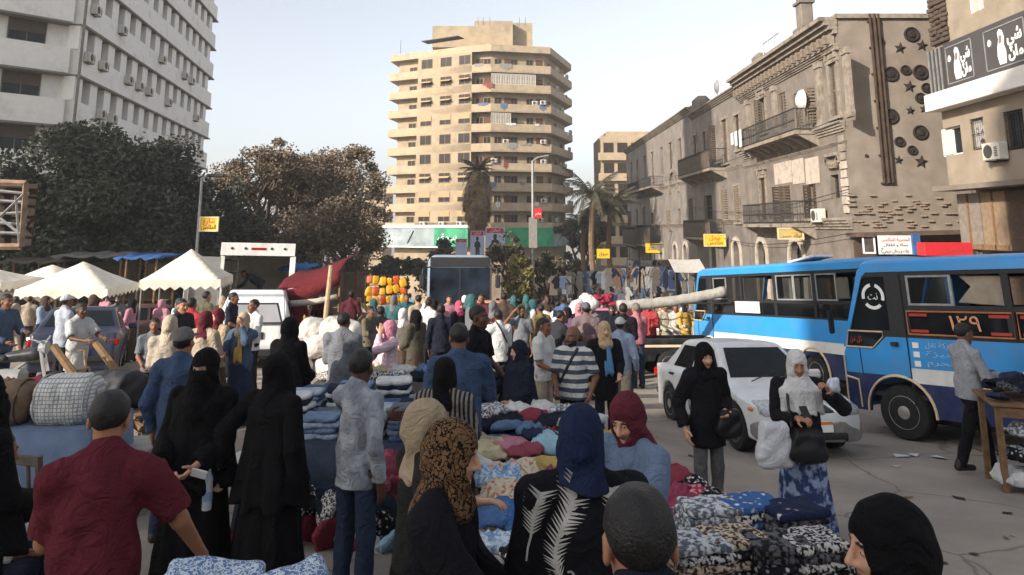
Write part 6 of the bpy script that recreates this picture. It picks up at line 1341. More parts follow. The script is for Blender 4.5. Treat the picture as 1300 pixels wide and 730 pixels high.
Yp = 18.6; Xp = PX(414, Yp); b_ = MB(); b_.tube([(Xp-.03, Yp, G(Yp, Xp)), (Xp+.02, Yp, G(Yp, Xp)+1.3), (Xp+.09, Yp, PZ(337, Yp))], [.075,.065,.055], 8); tag(b_.build('wooden_post', mat('pale_timber', c(176,150,118), .9, var=.2, scale=9, bump=.3)), 'pale leaning timber post in front of the red awning', 'post')

# ---- soft goods
def blob(key, r, amp, h, seed, kind='lump'):
    f = SDF(np.array([-r[0]-.08, -r[1]-.08, -r[2]-.06]), np.array([r[0]+.08, r[1]+.08, r[2]+.08]), h); g = np.random.RandomState(seed)
    if kind == 'fold': f.box((0, 0, 0), r, min(r)*.9, 0)
    elif kind == 'sack': f.box((0, 0, 0), r, min(r)*.8, 0); f.ell((0, 0, 0), np.array(r)*1.02, .08)
    else:
        f.ell((0, 0, -.01), r, .03)
        for k in range(5): a = g.uniform(0, 6.28); d = g.uniform(.3, .75); f.ell((r[0]*d*math.cos(a), r[1]*d*math.sin(a), g.uniform(-.2, .35)*r[2]), (r[0]*g.uniform(.3, .5), r[1]*g.uniform(.3, .5), r[2]*g.uniform(.6, .9)), .03)
    a, b_, c_, d_ = g.uniform(0, 6, 4); p_, q_2, p2, q2 = g.uniform(-1, 1, 4)
    def rp(x, y, z):
        w1_, w2_ = .35*np.sin(9*x+a)+.3*np.sin(11*y+b_), .4*np.sin(8*y-6*x+c_)
        if kind == 'lump':
            r1 = 1-2*np.abs(np.sin(24*(p_*x+(1-abs(p_))*y)+5*w1_+a)); r2 = 1-2*np.abs(np.sin(37*(q_2*y-(1-abs(q_2))*x)+6*w2_+8*z+c_)); r3 = np.sin(52*x+30*y+4*w1_*3+d_)*np.sin(44*y-20*x+30*z)
            return -amp*(.62*r1+.50*r2*(.6+.4*np.sin(7*x+b_))+.16*r3)
        return amp*((1-2*np.abs(np.sin(13/max(r[0], .2)*.28*x+9*y*.9+a+1.2*np.sin(11*y+b_))))*.5+np.sin(22*x+18*y+c_+2*np.sin(12*x))*.3+np.sin(34*y-26*x+40*z+d_)*.3)
    f.ripple(rp)
    if kind == 'lump': f.cut(lambda x, y, z: -r[2]*.55-z+0*x+0*y)
    v, q = f.mesh(); return np_mesh(key, [(v, q, 0)], [])
FOLD = [blob('folded_garment', (.185,.14,.024), .008, .0105, 30+i, 'fold') for i in range(6)]; FOLDS = [blob('folded_garment', (.185,.14,.026), .008, .02, 40+i, 'fold') for i in range(4)]
LUMP = [blob('crumpled_garment', (.215,.17,.062), .021, .009, 50+i) for i in range(9)]; LUMPS = [blob('crumpled_garment', (.22,.17,.085), .03, .017, 60+i) for i in range(5)]
SACK = [blob('sack', (.42,.27,.22), .022, .035, 70+i, 'sack') for i in range(4)]
def item(name, me, m_, loc, rz, label, cat, group, sc=1.0, tilt=(0, 0), parent=None):
    o = bpy.data.objects.new(name, me); COL.objects.link(o); o.location = loc; o.rotation_euler = (tilt[0], tilt[1], rz); o.scale = (sc,)*3 if not isinstance(sc, tuple) else sc
    if not me.materials: me.materials.append(m_)
    o.material_slots[0].link = 'OBJECT'; o.material_slots[0].material = m_
    return tag(o, label, cat, group)
def table(label, X, Y, w, d, h, rz, top_m=M_WOOD, skirt=None, n=5, tilt=True, base_top=True):
    root = empty('stall_table', on_ground(X, Y, R(rz), 0, False), label, 'table', 'stall tables')
    for k in range(n): bb('plank', (0, -d/2+d*(k+.5)/n, h-.02), (w, d/n-.012, .035), top_m, root, .005)
    for sx in (-1, 1):
        for sy in (-1, 1): bb('leg', (sx*(w/2-.07), sy*(d/2-.07), (h-.04)/2-.06), (.06, .06, h+.08), M_WOOD, root)
    bb('apron', (0, -d/2+.05, h-.1), (w-.14, .03, .1), M_WOOD, root)
    if skirt is not None:
        b_ = MB(); n_ = 40; per = 2*(w+d); vs = []
        for i in range(n_+1):
            t = i/n_*per; 
            if t < w: p = (-w/2+t, -d/2)
            elif t < w+d: p = (w/2, -d/2+t-w)
            elif t < 2*w+d: p = (w/2-(t-w-d), d/2)
            else: p = (-w/2, d/2-(t-2*w-d))
            k = 1+.03*math.sin(i*2.3); vs += [(p[0], p[1], h+.004), (p[0]*k*1.03, p[1]*k*1.03, h*.5), (p[0]*(k+.02)*1.05, p[1]*(k+.02)*1.05, .05+.05*math.sin(i*1.7))]
        b_.add(vs, [(3*i+j, 3*i+j+1, 3*i+4+j, 3*i+3+j) for i in range(n_) for j in range(2)]); o = b_.build('table_skirt', skirt, root, smooth=True); o.modifiers.new('t', 'SOLIDIFY').thickness = .008
        b_ = MB(); b_.box((0, 0, h+.006), (w, d, .008)); b_.build('table_cover', skirt, root)
    return root
PT = {'bw': pattern('print_black_white', 'speckle', c(22,22,26), c(196,190,184), 44), 'bw2': pattern('print_floral_bw', 'floral', c(202,196,190), c(26,26,32), 24, cut=.42), 'nw': pattern('print_navy_white', 'floral', c(206,202,198), c(28,36,62), 12, cut=.30), 'br': pattern('print_brown_cream', 'speckle', c(64,44,34), c(196,178,154), 38), 'gr': pattern('print_grey_white', 'speckle', c(92,96,104), c(198,198,198), 30), 'blw': pattern('print_blue_white', 'floral', c(208,212,216), c(58,92,142), 17, cut=.38), 'dk': pattern('print_dark_grey', 'speckle', c(24,24,28), c(96,94,96), 30), 'pk': pattern('print_pink', 'floral', c(214,150,158), c(150,52,72), 24), 'crm': pattern('print_cream_flower', 'floral', c(176,120,96), c(204,190,166), 22), 'bl2': pattern('print_light_blue', 'speckle', c(120,150,184), c(194,206,214), 30)}
ZT = .47
t1_ = table('long low market table buried under piles of clothes in the centre', .45, 6.5, 1.55, 4.2, ZT, 14, n=6)
t1m = t1_.matrix_world.copy()
def on_t1(u, v, z): return t1m @ Vector((u, v, ZT+z))
def tuv(px, py, z_up):                                 # table coordinates seen at a pixel, for goods lying at a height above the boards
    for Yq in np.arange(3.6, 9.5, .02):
        p = P(px, py, Yq)
        if p.z <= G(Yq, p.x)+ZT+z_up: break
    q = t1m.inverted() @ p; return q.x, q.y
rs_ = random.Random(11)
# folded stacks at the near right end: (pixel x of its middle, pixel y of its top edge, garments, widths, prints)
ST = [(884,640,10,.9,('br','bw','gr')),(928,636,10,1.0,('br','bw2','br')),(985,640,10,1.0,('bw','dk','bw2')),(1026,638,10,.95,('bw','bw2','dk')),(898,614,9,1.0,('gr','bw','gr')),(950,612,9,1.0,('blw','gr','bw')),(1003,616,9,1.05,('dk','bw','nw'))]
NM = {'br': 'brown printed', 'bw': 'black speckled', 'gr': 'grey printed', 'bw2': 'white floral', 'dk': 'dark speckled', 'blw': 'blue printed', 'nw': 'navy flowered', 'pk': 'pink print', 'crm': 'cream flowered', 'bl2': 'pale blue print'}
ORD = ['lowest', 'second from bottom', 'third from bottom', 'fourth from bottom', 'fifth from bottom', 'sixth from bottom', 'seventh from bottom', 'eighth from bottom', 'ninth from bottom', 'topmost']
PLC = ['stack beside the navy jacket', 'brown printed stack', 'dark front stack', 'corner stack', 'grey topped rear stack', 'blue topped rear stack', 'navy topped rear stack']
for i, (px, py, n, w, pr) in enumerate(ST):
    hh = .047*n; near = i < 4; u, v = tuv(px, py, hh)
    for k in range(n):
        key = pr[(k*2+rs_.randrange(2)) % len(pr)] if k < n-1 else {0: 'gr', 1: 'br', 2: 'dk', 3: 'bw', 4: 'gr', 5: 'blw', 6: 'nw'}[i]
        pos = on_t1(u+rs_.uniform(-.018, .018), v+rs_.uniform(-.015, .015), .024+.047*k)
        item('folded_garment', FOLD[(k+i) % 6], PT[key], pos, R(14)+rs_.uniform(-.12, .12), f'{NM[key]} garment, {"topmost" if k == n-1 else ORD[k]} in the {PLC[i]}', 'folded garment', 'folded garments on the central table', (w*rs_.uniform(.94, 1.04), 1, 1.0))
# crumpled heaps over the rest of the table: colour zones follow the photograph
ZN = [((600,528),'bw',0),((628,522),'gr',0),((655,520),'w',0),((690,520),'w',0),((720,524),'gr',0),((612,540),'n',0),((640,534),'n',0),((668,530),'r',0),((700,534),'n',0),((725,538),'bw',0),((748,536),'w',0),
 ((606,555),'c',.03),((628,560),'c',.05),((650,556),'p',.06),((672,560),'r2',.06),((690,550),'n2',.03),((648,540),'b',.03),((670,545),'b',.03),((700,556),'lb',.05),((718,552),'lb',.04),((735,560),'w',.02),
 ((612,578),'w',0),((628,585),'bl2',.02),((650,580),'crm',.02),((676,578),'crm',.02),((700,575),'y',.03),((720,580),'r2',.02),((640,600),'crm',0),((668,600),'crm',0),((696,600),'bl2',0),((630,615),'bl',.01),((655,618),'blw',.01),((680,620),'w',0),((640,640),'bl2',0),((665,650),'bw2',0),((690,640),'gr',0),
 ((760,560),'w',0),((800,560),'r2',0),((835,575),'r',.04),((850,585),'r',.04),((838,598),'p2',.05),((856,604),'p2',.04),((870,590),'bw2',.02),((885,600),'bw2',.03),((900,606),'pk',.02),((872,612),'p2',.02),((915,612),'bw2',.0),((935,618),'bw2',0),((820,590),'bw',0),((845,620),'gr',0),((870,632),'gr',.0),((780,600),'bw',0),((760,620),'gr',0),((800,640),'bw2',0),((735,600),'crm',0),((612,660),'bw2',.0),((640,675),'bw',.0),((670,680),'bw2',0)]
CM = {'w': cloth(206,204,200), 'n': cloth(32,36,52), 'n2': cloth(44,54,88), 'r': cloth(150,44,62), 'r2': cloth(164,66,84), 'c': cloth(204,186,140), 'p': cloth(196,120,136), 'p2': cloth(168,56,86), 'b': cloth(88,118,160), 'lb': cloth(142,190,206), 'y': cloth(196,160,70), 'bl': cloth(70,110,170), **PT}
CN = {'w': 'white', 'n': 'black navy', 'n2': 'navy blue', 'r': 'dark red', 'r2': 'rose red', 'c': 'cream', 'p': 'pale pink', 'p2': 'crimson pink', 'b': 'denim blue', 'lb': 'pale turquoise', 'y': 'mustard', 'bl': 'bright blue', **NM}
seen = {}
for i, ((px, py), key, up) in enumerate(ZN):
    for lay in (0, 1):
        hgt = .10+up if lay == 0 else .22+up; u, v = tuv(px, py, hgt+.10)
        if abs(u) > .86 or v < -2.15 or v > 2.2: continue
        kk = key if lay else rs_.choice(list(CM)); u += rs_.uniform(-.05, .05)
        zone = f'{"far" if v > 1.1 else "upper middle" if v > .2 else "lower middle" if v > -.8 else "near"} {"left" if u < -.3 else "right" if u > .35 else "centre"}'
        nb = CN[ZN[i-1][1]] if i else 'white'
        nm_ = f'{CN[kk]} garment {"atop" if lay else "under"} the {zone} heap beside {nb}'
        item('crumpled_garment', LUMP[(i*4+lay*2) % 9], CM[kk], on_t1(u, v, hgt), rs_.uniform(0, 6.28), nm_, 'garment', 'crumpled garments on the central table', rs_.uniform(.85, 1.15), (rs_.uniform(-.2, .2), rs_.uniform(-.2, .2)))
# ---- denim table in the middle left
t2 = table('table of folded denim and blue shirts left of centre', -1.58, 8.0, 1.7, 1.7, .80, -4, skirt=cloth(58,70,92)); t2m = t2.matrix_world.copy(); q_ = ['denim blue', 'navy', 'pale blue', 'grey blue', 'white', 'washed blue']
qc = [cloth(62,88,130), cloth(34,42,66), cloth(150,170,192), cloth(96,108,126), cloth(204,204,202), cloth(104,132,168)]
for i in range(4):
    for j in range(4):
        n = 3+(i*5+j*3) % 4
        for k in range(n):
            ci = (i*2+j+k*3) % 6; pos = t2m @ Vector((-.64+i*.43, -.6+j*.4, .83+.05*k)); top = k == n-1
            item('folded_garment', FOLDS[(i+j+k) % 4], qc[ci], pos, rs_.uniform(-.15, .15), f'{q_[ci]} denim, {"topmost" if top else ORD[k]}, {["first","second","third","fourth"][i]} pile from left, {["front","second","third","back"][j]} row', 'folded garment', 'folded denim piles', rs_.uniform(.95, 1.08))
for i in range(26):                                     # clothes hanging in a tangle over the table's near side
    u = -.85+1.7*((i*7) % 26)/26; zz = .12+.62*((i*5) % 7)/7; ci = rs_.choice(['w','p','r','r2','gr','bw2','bw','lb','n'])
    item('crumpled_garment', LUMPS[i % 5], CM[ci], t2m @ Vector((u, -.98-.05*(i % 3)-.18*(1-zz), zz)), rs_.uniform(0, 6), f'{CN[ci]} garment in the tangle under the denim table, {"upper" if zz > .5 else "middle" if zz > .3 else "lower"} {"left" if u < -.3 else "right" if u > .3 else "centre"}', 'garment', 'tangle below the denim table', rs_.uniform(.7, .95), (R(70)+rs_.uniform(-.4, .4), rs_.uniform(-.5, .5)))
# shoes / small stock table behind it
t3 = table('table of shoes and shirts by the woman in pink', -1.35, 10.3, 2.4, .9, .78, 0, skirt=cloth(88,84,84)); t3m = t3.matrix_world.copy()
for i in range(16): ci = rs_.choice(['w','n','gr','c','bw','b']); item('crumpled_garment', LUMPS[i % 5], CM[ci], t3m @ Vector((-1.05+.3*(i % 8), -.22+.42*(i//8), .84)), rs_.uniform(0, 6), f'{CN[ci]} crumpled garment on the back table, {["first","second","third","fourth","fifth","sixth","seventh","eighth"][i % 8]} from left in the {"front" if i < 8 else "rear"} row', 'garment', 'garments on the back table', .8)
# ---- bundles at left
t4 = table('left table with tied bundles and a pale blue cloth hanging from it', PX(70, 7.4), 7.4, 1.35, .8, .92, 6, skirt=mat('pale_blue_drape', c(98,114,136), .9, var=.18, scale=5, bump=.3, bscale=40)); t4m = t4.matrix_world.copy()
def bundle(label, u, v, r, m_, ties, mt, seed):
    root = empty('tied_bundle', t4m @ Matrix.Translation((u, v, .93+r[2]*.92)), label, 'bundle', 'tied bundles on the left table'); f = SDF(np.array(r)*-1.15, np.array(r)*1.15, .014); f.box((0, 0, 0), r, min(r)*.75, 0)
    f.ripple(lambda x, y, z: .010*np.sin(46*x+3*np.sin(12*z))*np.cos(9*z+y)+.012*np.abs(np.sin(ties*PI*x/(2*r[0])))*-.6); sdf_obj('wrapping', f, m_, root)
    for k in range(ties):
        x = (-1+2*(k+.5)/ties)*r[0]; b_ = MB(); b_.tube([(x, r[1]*1.01*math.cos(a), r[2]*1.01*math.sin(a)) for a in [2*PI*i/18 for i in range(19)]], .009, 5); b_.build('cord', mt, root)
bundle('round brown sacking bundle tied with cord', -.29, -.08, (.24,.2,.20), mat('sacking', c(120,100,80), .95, var=.25, scale=14, bump=.5, bscale=90), 3, cloth(70,56,44), 1)
bundle('large white chequered bundle on the left table', .26, -.08, (.29,.22,.22), pattern('white_grid_wrap', 'check', c(150,150,148), c(206,204,200), 9, cut=.18), 4, cloth(180,178,172), 2)
bundle('small teal bundle behind the brown sacking bundle', -.58, .0, (.12,.18,.21), cloth(118,168,160), 2, cloth(60,90,90), 3)
for i, (u, ci) in enumerate(((-.5,'r2'),(-.28,'p2'),(-.05,'p'),(.15,'c'))): item('crumpled_garment', LUMPS[i % 5], CM[ci], t4m @ Vector((u, .22, 1.2)), i, f'{CN[ci]} garment thrown on the bundles of the left table', 'garment', 'garments on the left bundles', .8)
for i in range(4): bb('box_placeholder', (0,0,0), (.1,.1,.1), M_WOOD) if False else None
# wooden chair
def chair(label, X, Y, rz, m_=M_WOOD, h=.45, hb=1.0):
    root = empty('wooden_chair', on_ground(X, Y, R(rz), 0, False), label, 'chair', 'chairs among the stalls')
    bb('seat', (0, 0, h), (.42, .42, .04), m_, root, .01)
    for sx in (-1, 1): bb('leg', (sx*.18, -.18, h/2-.02), (.045, .045, h), m_, root); b_ = MB(); b_.tube([(sx*.18, .18, -.04), (sx*.18, .19, h), (sx*.185, .26, hb)], .024, 6); b_.build('leg', m_, root)
    for z, y in ((hb-.04, .255), (h+.28, .225)): bb('back_rail', (0, y, z), (.37, .03, .07), m_, root, .008)
    for x in (-.08, .08): b_ = MB(); b_.tube([(x, .215, h+.28), (x, .25, hb-.05)], .014, 5); b_.build('back_spindle', m_, root)
    for sx in (-1, 1): bb('stretcher', (sx*.18, 0, .2), (.03, .34, .03), m_, root)
    return root
chair('worn wooden chair in front of the left bundle table', PX(82, 5.9), 5.9, 165, mat('grey_wood', c(92,82,72), .85, var=.3, scale=10))
chair('plain wooden stool chair under the seated man in white', PX(14, 5.0), 5.05, 95, M_WOOD, .45, .9)
# handcart
Y = 9.2; X = PX(160, Y); hc_ = empty('handcart', on_ground(X, Y, R(-20)), 'wooden handcart with tilted shafts and rope by the bundles', 'cart'); mw_ = mat('old_cart_wood', c(112,88,62), .9, var=.3, scale=9, bump=.4)
for k in range(5): bb('plank', (0, -.3+.15*k, .62), (1.3, .14, .03), mw_, hc_, .004)
for q in (-1, 1):
    b_ = MB(); b_.tube([(-.85, q*.3, 1.35), (-.3, q*.3, .92), (.7, q*.3, .50)], [.045,.05,.045], 7); b_.build('shaft', mw_, hc_)
    b_ = MB(); b_.lathe([(.30,-.03),(.34,-.03),(.34,.03),(.30,.03)], (0,0,0), 28, 'y'); wq = b_.build('wheel', M_RUBBER, hc_, (.35, q*.42, .34))
    for k in range(8): a = PI*k/8; b_ = MB(); b_.tube([(-.3*math.cos(a), 0, -.3*math.sin(a)), (.3*math.cos(a), 0, .3*math.sin(a))], .014, 5); b_.build('spoke', mw_, wq)
b_ = MB(); b_.tube([(-.8+.07*k, .05*math.sin(k*1.3), 1.28-.06*k+.06*math.sin(k*2.1)) for k in range(18)], .016, 5); b_.build('rope', cloth(150,124,88), hc_)
b_ = MB(); f = SDF((-.55,-.4,.55), (.35,.4,1.2), .02); f.box((-.1, 0, .84), (.34,.26,.22), .12, 0).ripple(hash_folds(2, .02)); sdf_obj('machine_cover', f, mat('dark_cover', c(44,44,48), .7, var=.3, scale=6), hc_)
bb('concrete_block', (PX(178, 7.9), 7.9, G(7.9, PX(178, 7.9))+.30), (.62, .5, .64), mat('concrete', c(150,146,140), .95, var=.15, scale=8, bump=.3), None, .02); tag(bpy.data.objects['concrete_block'], 'pale concrete block standing beside the handcart wheels', 'concrete block')
# motorcycle
Y = 11.5; X = PX(18, Y); mc = empty('motorcycle', on_ground(X, Y, R(8)), 'black motorcycle parked at the left edge before the dark car', 'motorcycle')
for x in (-.62, .62):
    wq = MB().lathe([(.20,-.05),(.29,-.05),(.31,-.02),(.31,.02),(.29,.05),(.20,.05)], (0,0,0), 26, 'y').build('wheel', M_RUBBER, mc, (x, 0, .31)); b_ = MB(); [b_.tube([(-.21*math.cos(a), 0, -.21*math.sin(a)), (.21*math.cos(a), 0, .21*math.sin(a))], .008, 4) for a in [PI*k/7 for k in range(7)]]; b_.build('spoke', M_CHROME, wq)
f = SDF((-.5,-.2,.5), (.5,.2,1.05), .018); f.cone((.0,0,.82), (.34,0,.86), .10, .13, .04, (1,.9,.8)); sdf_obj('fuel_tank', f, paint(26,26,30), mc)
f = SDF((-.9,-.2,.6), (.1,.2,1.0), .018); f.box((-.38, 0, .80), (.38,.13,.055), .05, 0); sdf_obj('seat', f, M_BLKP, mc)
b_ = MB(); b_.tube([(.62,-.07,.31),(.42,-.06,.95)], .025, 6); b_.tube([(.62,.07,.31),(.42,.06,.95)], .025, 6); b_.tube([(.36,-.36,1.10),(.42,-.12,1.04),(.42,.12,1.04),(.36,.36,1.10)], .016, 6); b_.build('fork', M_CHROME, mc)
b_ = MB(); b_.box((.05, 0, .48), (.42,.26,.34), None, .06); b_.tube([(-.62,0,.31),(-.1,0,.45),(.05,0,.6),(.4,0,.9)], .03, 6); b_.tube([(.2,-.15,.3),(-.7,-.16,.34)], .035, 7); b_.build('engine', M_STEEL, mc)
b_ = MB(); b_.lathe([(.10,0),(.09,-.1),(.02,-.13)], (.5, 0, .95), 14, 'x'); b_.build('headlamp', M_LAMP, mc); b_ = MB(); b_.tube([(-.95,0,.55),(-.8,0,.66),(-.55,0,.66)], .05, 7); b_.build('mudguard', M_BLKP, mc)
# sacks beside the red awning
for i in range(24):
    px = 378+((i*37) % 72); lay = i//10; Yq = 16.2+(i % 3)*.55; X = PX(px, Yq); wht = i % 3 != 2
    item('sack', SACK[i % 4], cloth(206,200,190) if wht else cloth(132,118,104), (X, Yq, G(Yq, X)+.2+.36*lay), rs_.uniform(0, 3.14), ('white' if wht else 'brown')+f' stuffed sack, {["bottom","middle","top"][lay]} layer, {["front","middle","back"][i % 3]} row of the pile below the red awning', 'sack', 'sacks below the red awning', rs_.uniform(.8, 1.05), (rs_.uniform(-.3, .3), rs_.uniform(-.3, .3)))
b0 = MB()
# snack rack
Y = 24.5; X = PX(490, Y); zg = G(Y, X); rk = empty('snack_rack', Matrix.Translation((X, Y, zg)), 'wire rack hung with yellow snack bags in the crowd', 'rack'); hR = PZ(350, Y)-zg; wR = 1.36
for x in (-wR/2, wR/2): b_ = MB(); b_.tube([(x, 0, 0), (x, 0, hR)], .02, 5); b_.build('rack_post', M_IRON, rk)
for k in range(5): b_ = MB(); b_.tube([(-wR/2, 0, hR-.3*k), (wR/2, 0, hR-.3*k)], .012, 4); b_.build('rack_bar', M_IRON, rk)
BAGM = blob('snack_bag', (.125,.06,.16), .008, .02, 91, 'sack'); by, br_ = mat('snack_bag_yellow', c(188,138,26), .45, var=.15, scale=9), mat('snack_bag_orange', c(168,76,28), .45, var=.2, scale=9)
for r_ in range(4):
    for k in range(6): item('snack_bag', BAGM, by if (r_*5+k*3) % 4 else br_, (X-wR/2+.12+k*.225+rs_.uniform(-.02, .02), Y-.05, zg+hR-.17-.29*r_+rs_.uniform(-.06, .06)), rs_.uniform(-.3, .3), f'{"yellow" if (r_*5+k*3) % 4 else "orange"} snack bag hanging in the {["top", "second", "third", "lowest"][r_]} row, {["first","second","third","fourth","fifth","sixth"][k]} from left on the rack', 'snack bag', 'snack bags on the rack', rs_.uniform(.6, .95), (rs_.uniform(-.3, .4), rs_.uniform(-.5, .5)))
# red bundle on the pink car, white sack piles in the crowd
for i in range(7): X, Y = PX(748+i*5, 28.4), 28.4; item('crumpled_garment', LUMPS[i % 5], cloth(164,36,62), (X, Y+.3*(i % 2), vt.matrix_world.translation.z+1.72+.12*(i % 3)), i, 'magenta cloth bundle on the roof of the pink car', 'bundle', 'bundles on the pink car', 1.3)
for i in range(9): Yq = 19+.3*(i % 3); X = PX(688+i*3.6, Yq); item('sack', SACK[i % 4], cloth(216,212,206), (X-.25+.11*i, Yq-.15+.1*(i % 3), G(Yq, X)+.95+.085*i-.2*(i % 2)), i*.7, 'white stuffed sack, '+ORD[i % 9]+' in the leaning heap on the crowd cart', 'sack', 'white sacks on the crowd cart', .62, (.3, .5))
Yq = 19.3; X = PX(700, Yq); ct_ = empty('handcart', on_ground(X, Yq, R(15)), 'handcart under a heap of white sacks in the crowd', 'cart')
for k in range(4): bb('plank', (0, -.3+.2*k, .8), (1.2, .19, .04), M_WOOD, ct_)
for q in (-1, 1): MB().lathe([(.28,-.03),(.33,-.03),(.33,.03),(.28,.03)], (0,0,0), 24, 'y').build('wheel', M_RUBBER, ct_, (.2, q*.45, .33)); b_ = MB(); b_.tube([(.3, q*.38, .33), (.3, q*.38, .8), (1.2, q*.35, .9)], .03, 6); b_.build('shaft', M_WOOD, ct_)
b_ = MB(); b_.tube([(-.5,0,0),(-.5,0,.8)], .04, 6); b_.build('prop', M_WOOD, ct_)
# hanging clothes along the old row
def garment_mesh(kind, seed):
    g = np.random.RandomState(seed); b_ = MB()
    if kind == 'jeans': outs = [[(-.2,0),(.2,0),(.23,-.5),(.24,-1.0),(.05,-1.0),(.0,-.35),(-.05,-1.0),(-.24,-1.0),(-.23,-.5)]]
    elif kind == 'dress': outs = [[(-.1,0),(.1,0),(.24,-.1),(.36,-.35),(.26,-.42),(.2,-.3),(.26,-1.1),(-.26,-1.1),(-.2,-.3),(-.26,-.42),(-.36,-.35),(-.24,-.1)]]
    else: outs = [[(-.1,0),(.1,0),(.24,-.08),(.40,-.36),(.28,-.44),(.22,-.32),(.23,-.72),(-.23,-.72),(-.22,-.32),(-.28,-.44),(-.40,-.36),(-.24,-.08)]]
    b_.slab([outs[0][::-1]], .06, lambda u, v, d: (u, d+.04*math.sin(7*u+seed)-.02*math.cos(5*v), v)); return b_.mesh('hanging_garment', [])
HG = {k: [garment_mesh(k, i) for i in range(3)] for k in ('jeans', 'dress', 'shirt')}
HC = {'denim blue': cloth(66,80,106), 'white': cloth(146,144,140), 'black': cloth(30,30,34), 'grey': cloth(120,116,114), 'beige': cloth(132,116,98), 'pale blue': cloth(104,112,124), 'brown': cloth(98,76,60), 'dark blue': cloth(44,58,96)}
ORW = ['first','second','third','fourth','fifth','sixth','seventh','eighth','ninth','tenth','eleventh','twelfth']
SH = {'atfar': 'rail below the palms', 'besidepink': 'rail beside the pink car', 'inmiddle': 'middle rail of the old row', 'behindminibus': 'rail behind the minibus front', 'undersmall': 'rail under the grey terrace', 'bylamp': 'rail by the lamp post'}
def rail(label, px0, px1, py, Y, n, tiers=2, tdz=.85):
    xa, xb = PX(px0, Y, py), PX(px1, Y, py); zt2 = PZ(py, Y); zg = G(Y, xa); root = empty('clothes_rail', Matrix.Translation(((xa+xb)/2, Y, zg)), label, 'clothes rail', 'clothes rails along the old row'); w = xb-xa
    for x in (-w/2, w/2): b_ = MB(); b_.tube([(x, 0, 0), (x, 0, zt2-zg+.1)], .025, 5); b_.build('post', M_IRON, root)
    for t in range(tiers):
        zz = zt2-t*tdz
        b_ = MB(); b_.tube([(-w/2, 0, zz-zg), (w/2, 0, zz-zg)], .018, 5); b_.build('rail', M_IRON, root)
        for k in range(n):
            kd = rs_.choice(['jeans', 'shirt', 'dress', 'shirt']); cn = rs_.choice(list(HC)); x = xa+w*(k+.5)/n
            o = item('hanging_garment', HG[kd][k % 3], HC[cn], (x, Y+.02*(k % 2)-.03, zz-.02), rs_.uniform(-.5, .5), f'{cn} {kd}, {ORW[k]} from left on the {"upper" if t == 0 else "lower"} bar, {SH[label.split()[2]+label.split()[4]]}', 'garment', 'garments hanging along the old row', rs_.uniform(.85, 1.1))
rail('clothes rail at the far end below the palms with mixed garments', 722, 770, 344, 44, 9)
rail('clothes rail beside the pink car with jeans and shirts', 772, 806, 340, 36, 9)
rail('clothes rail in the middle of the old row with shirts', 808, 842, 338, 33, 9)
rail('clothes rail behind the minibus front with dresses', 844, 882, 342, 30, 9)
rail('clothes rail under the small arcade of the grey terrace', 796, 862, 330, 50, 12, 1)
rail('clothes rail by the lamp post with grey shirts', 700, 726, 350, 40, 5, 1)
# white shop awning by the bus front
Y = 29; xa, xb = PX(853, Y), PX(893, Y); aw = empty('shop_awning', Matrix.Translation(((xa+xb)/2, Y, G(Y))), 'small pale shop awning above the front of the far minibus', 'awning')
b_ = MB(); w = xb-xa; zt2 = PZ(336, Y)-G(Y); vs = [((i/8-.5)*w, -.7+.35*j, zt2-.22+.07*j*2-.03*math.sin(PI*i/8)) for j in range(4) for i in range(9)]; b_.add(vs, [(j*9+i, j*9+i+1, (j+1)*9+i+1, (j+1)*9+i) for j in range(3) for i in range(8)]); o = b_.build('canopy', cloth(196,188,176), aw); o.modifiers.new('t', 'SOLIDIFY').thickness = .03
for q in (-1, 1): b_ = MB(); b_.tube([(q*w*.47, -.6, 0), (q*w*.47, -.6, zt2-.2)], .03, 5); b_.build('post', M_IRON, aw)
# ---- signs
M_YEL = mat('yellow_sign', c(218,176,44), .5, var=.08, scale=2); M_BLK = mat('black_print', c(28,26,26), .6); M_REDP = mat('red_sign', c(186,44,50), .5, var=.08); M_WSIGN = mat('white_sign', c(204,202,200), .6, var=.06)
def sign(name, label, px0, px1, py0, py1, Y, face_m, lines=(), dep=.12, rz=0, frame=None, cat='sign'):
    p0, p1 = P(px0, py1, Y), P(px1, py0, Y); w, h = p1.x-p0.x, p1.z-p0.z; root = empty(name, Matrix.Translation(((p0.x+p1.x)/2, Y, (p0.z+p1.z)/2)) @ Matrix.Rotation(R(rz), 4, 'Z'), label, cat); bb('board', (0, dep/2, 0), (w, dep, h), face_m, root, .01)
    if frame: b_ = MB(); [b_.box((0, -.01, q*(h/2-.03)), (w, .03, .06)) for q in (-1, 1)]; [b_.box((q*(w/2-.03), -.01, 0), (.06, .03, h-.125)) for q in (-1, 1)]; b_.build('frame', frame, root)
    for s_, sz, mm, dx, dz, ww in lines: text(s_, sz*h, mm, root, (dx*w, -.006, dz*h), width=ww*w)
    return root
sign('shop_sign', 'yellow shop sign with black lettering under the lower balcony of the plain house', 894, 921, 297, 313, Yat(924, 305)-.4, M_YEL, ((('محل', .5, M_REDP, 0, .2, .5)), ('ملابس', .5, M_BLK, 0, -.18, .7)), frame=M_CREAM)
sign('shop_sign', 'small yellow shop sign on the grey terrace', 820, 838, 309, 321, Yat(841, 315)-.4, M_YEL, (('احمد', .6, M_BLK, 0, 0, .7),))
sign('shop_sign', 'wide pale yellow shop sign below the iron balcony of the ornate house', 988, 1020, 289, 304, Yat(1028, 296)-.4, mat('pale_yellow_sign', c(186,160,104), .6, var=.15, scale=2), (('حسن', .42, M_YEL, .12, .2, .5), ('اولاد حسن', .42, M_BLK, 0, -.2, .8)), frame=M_CREAM)
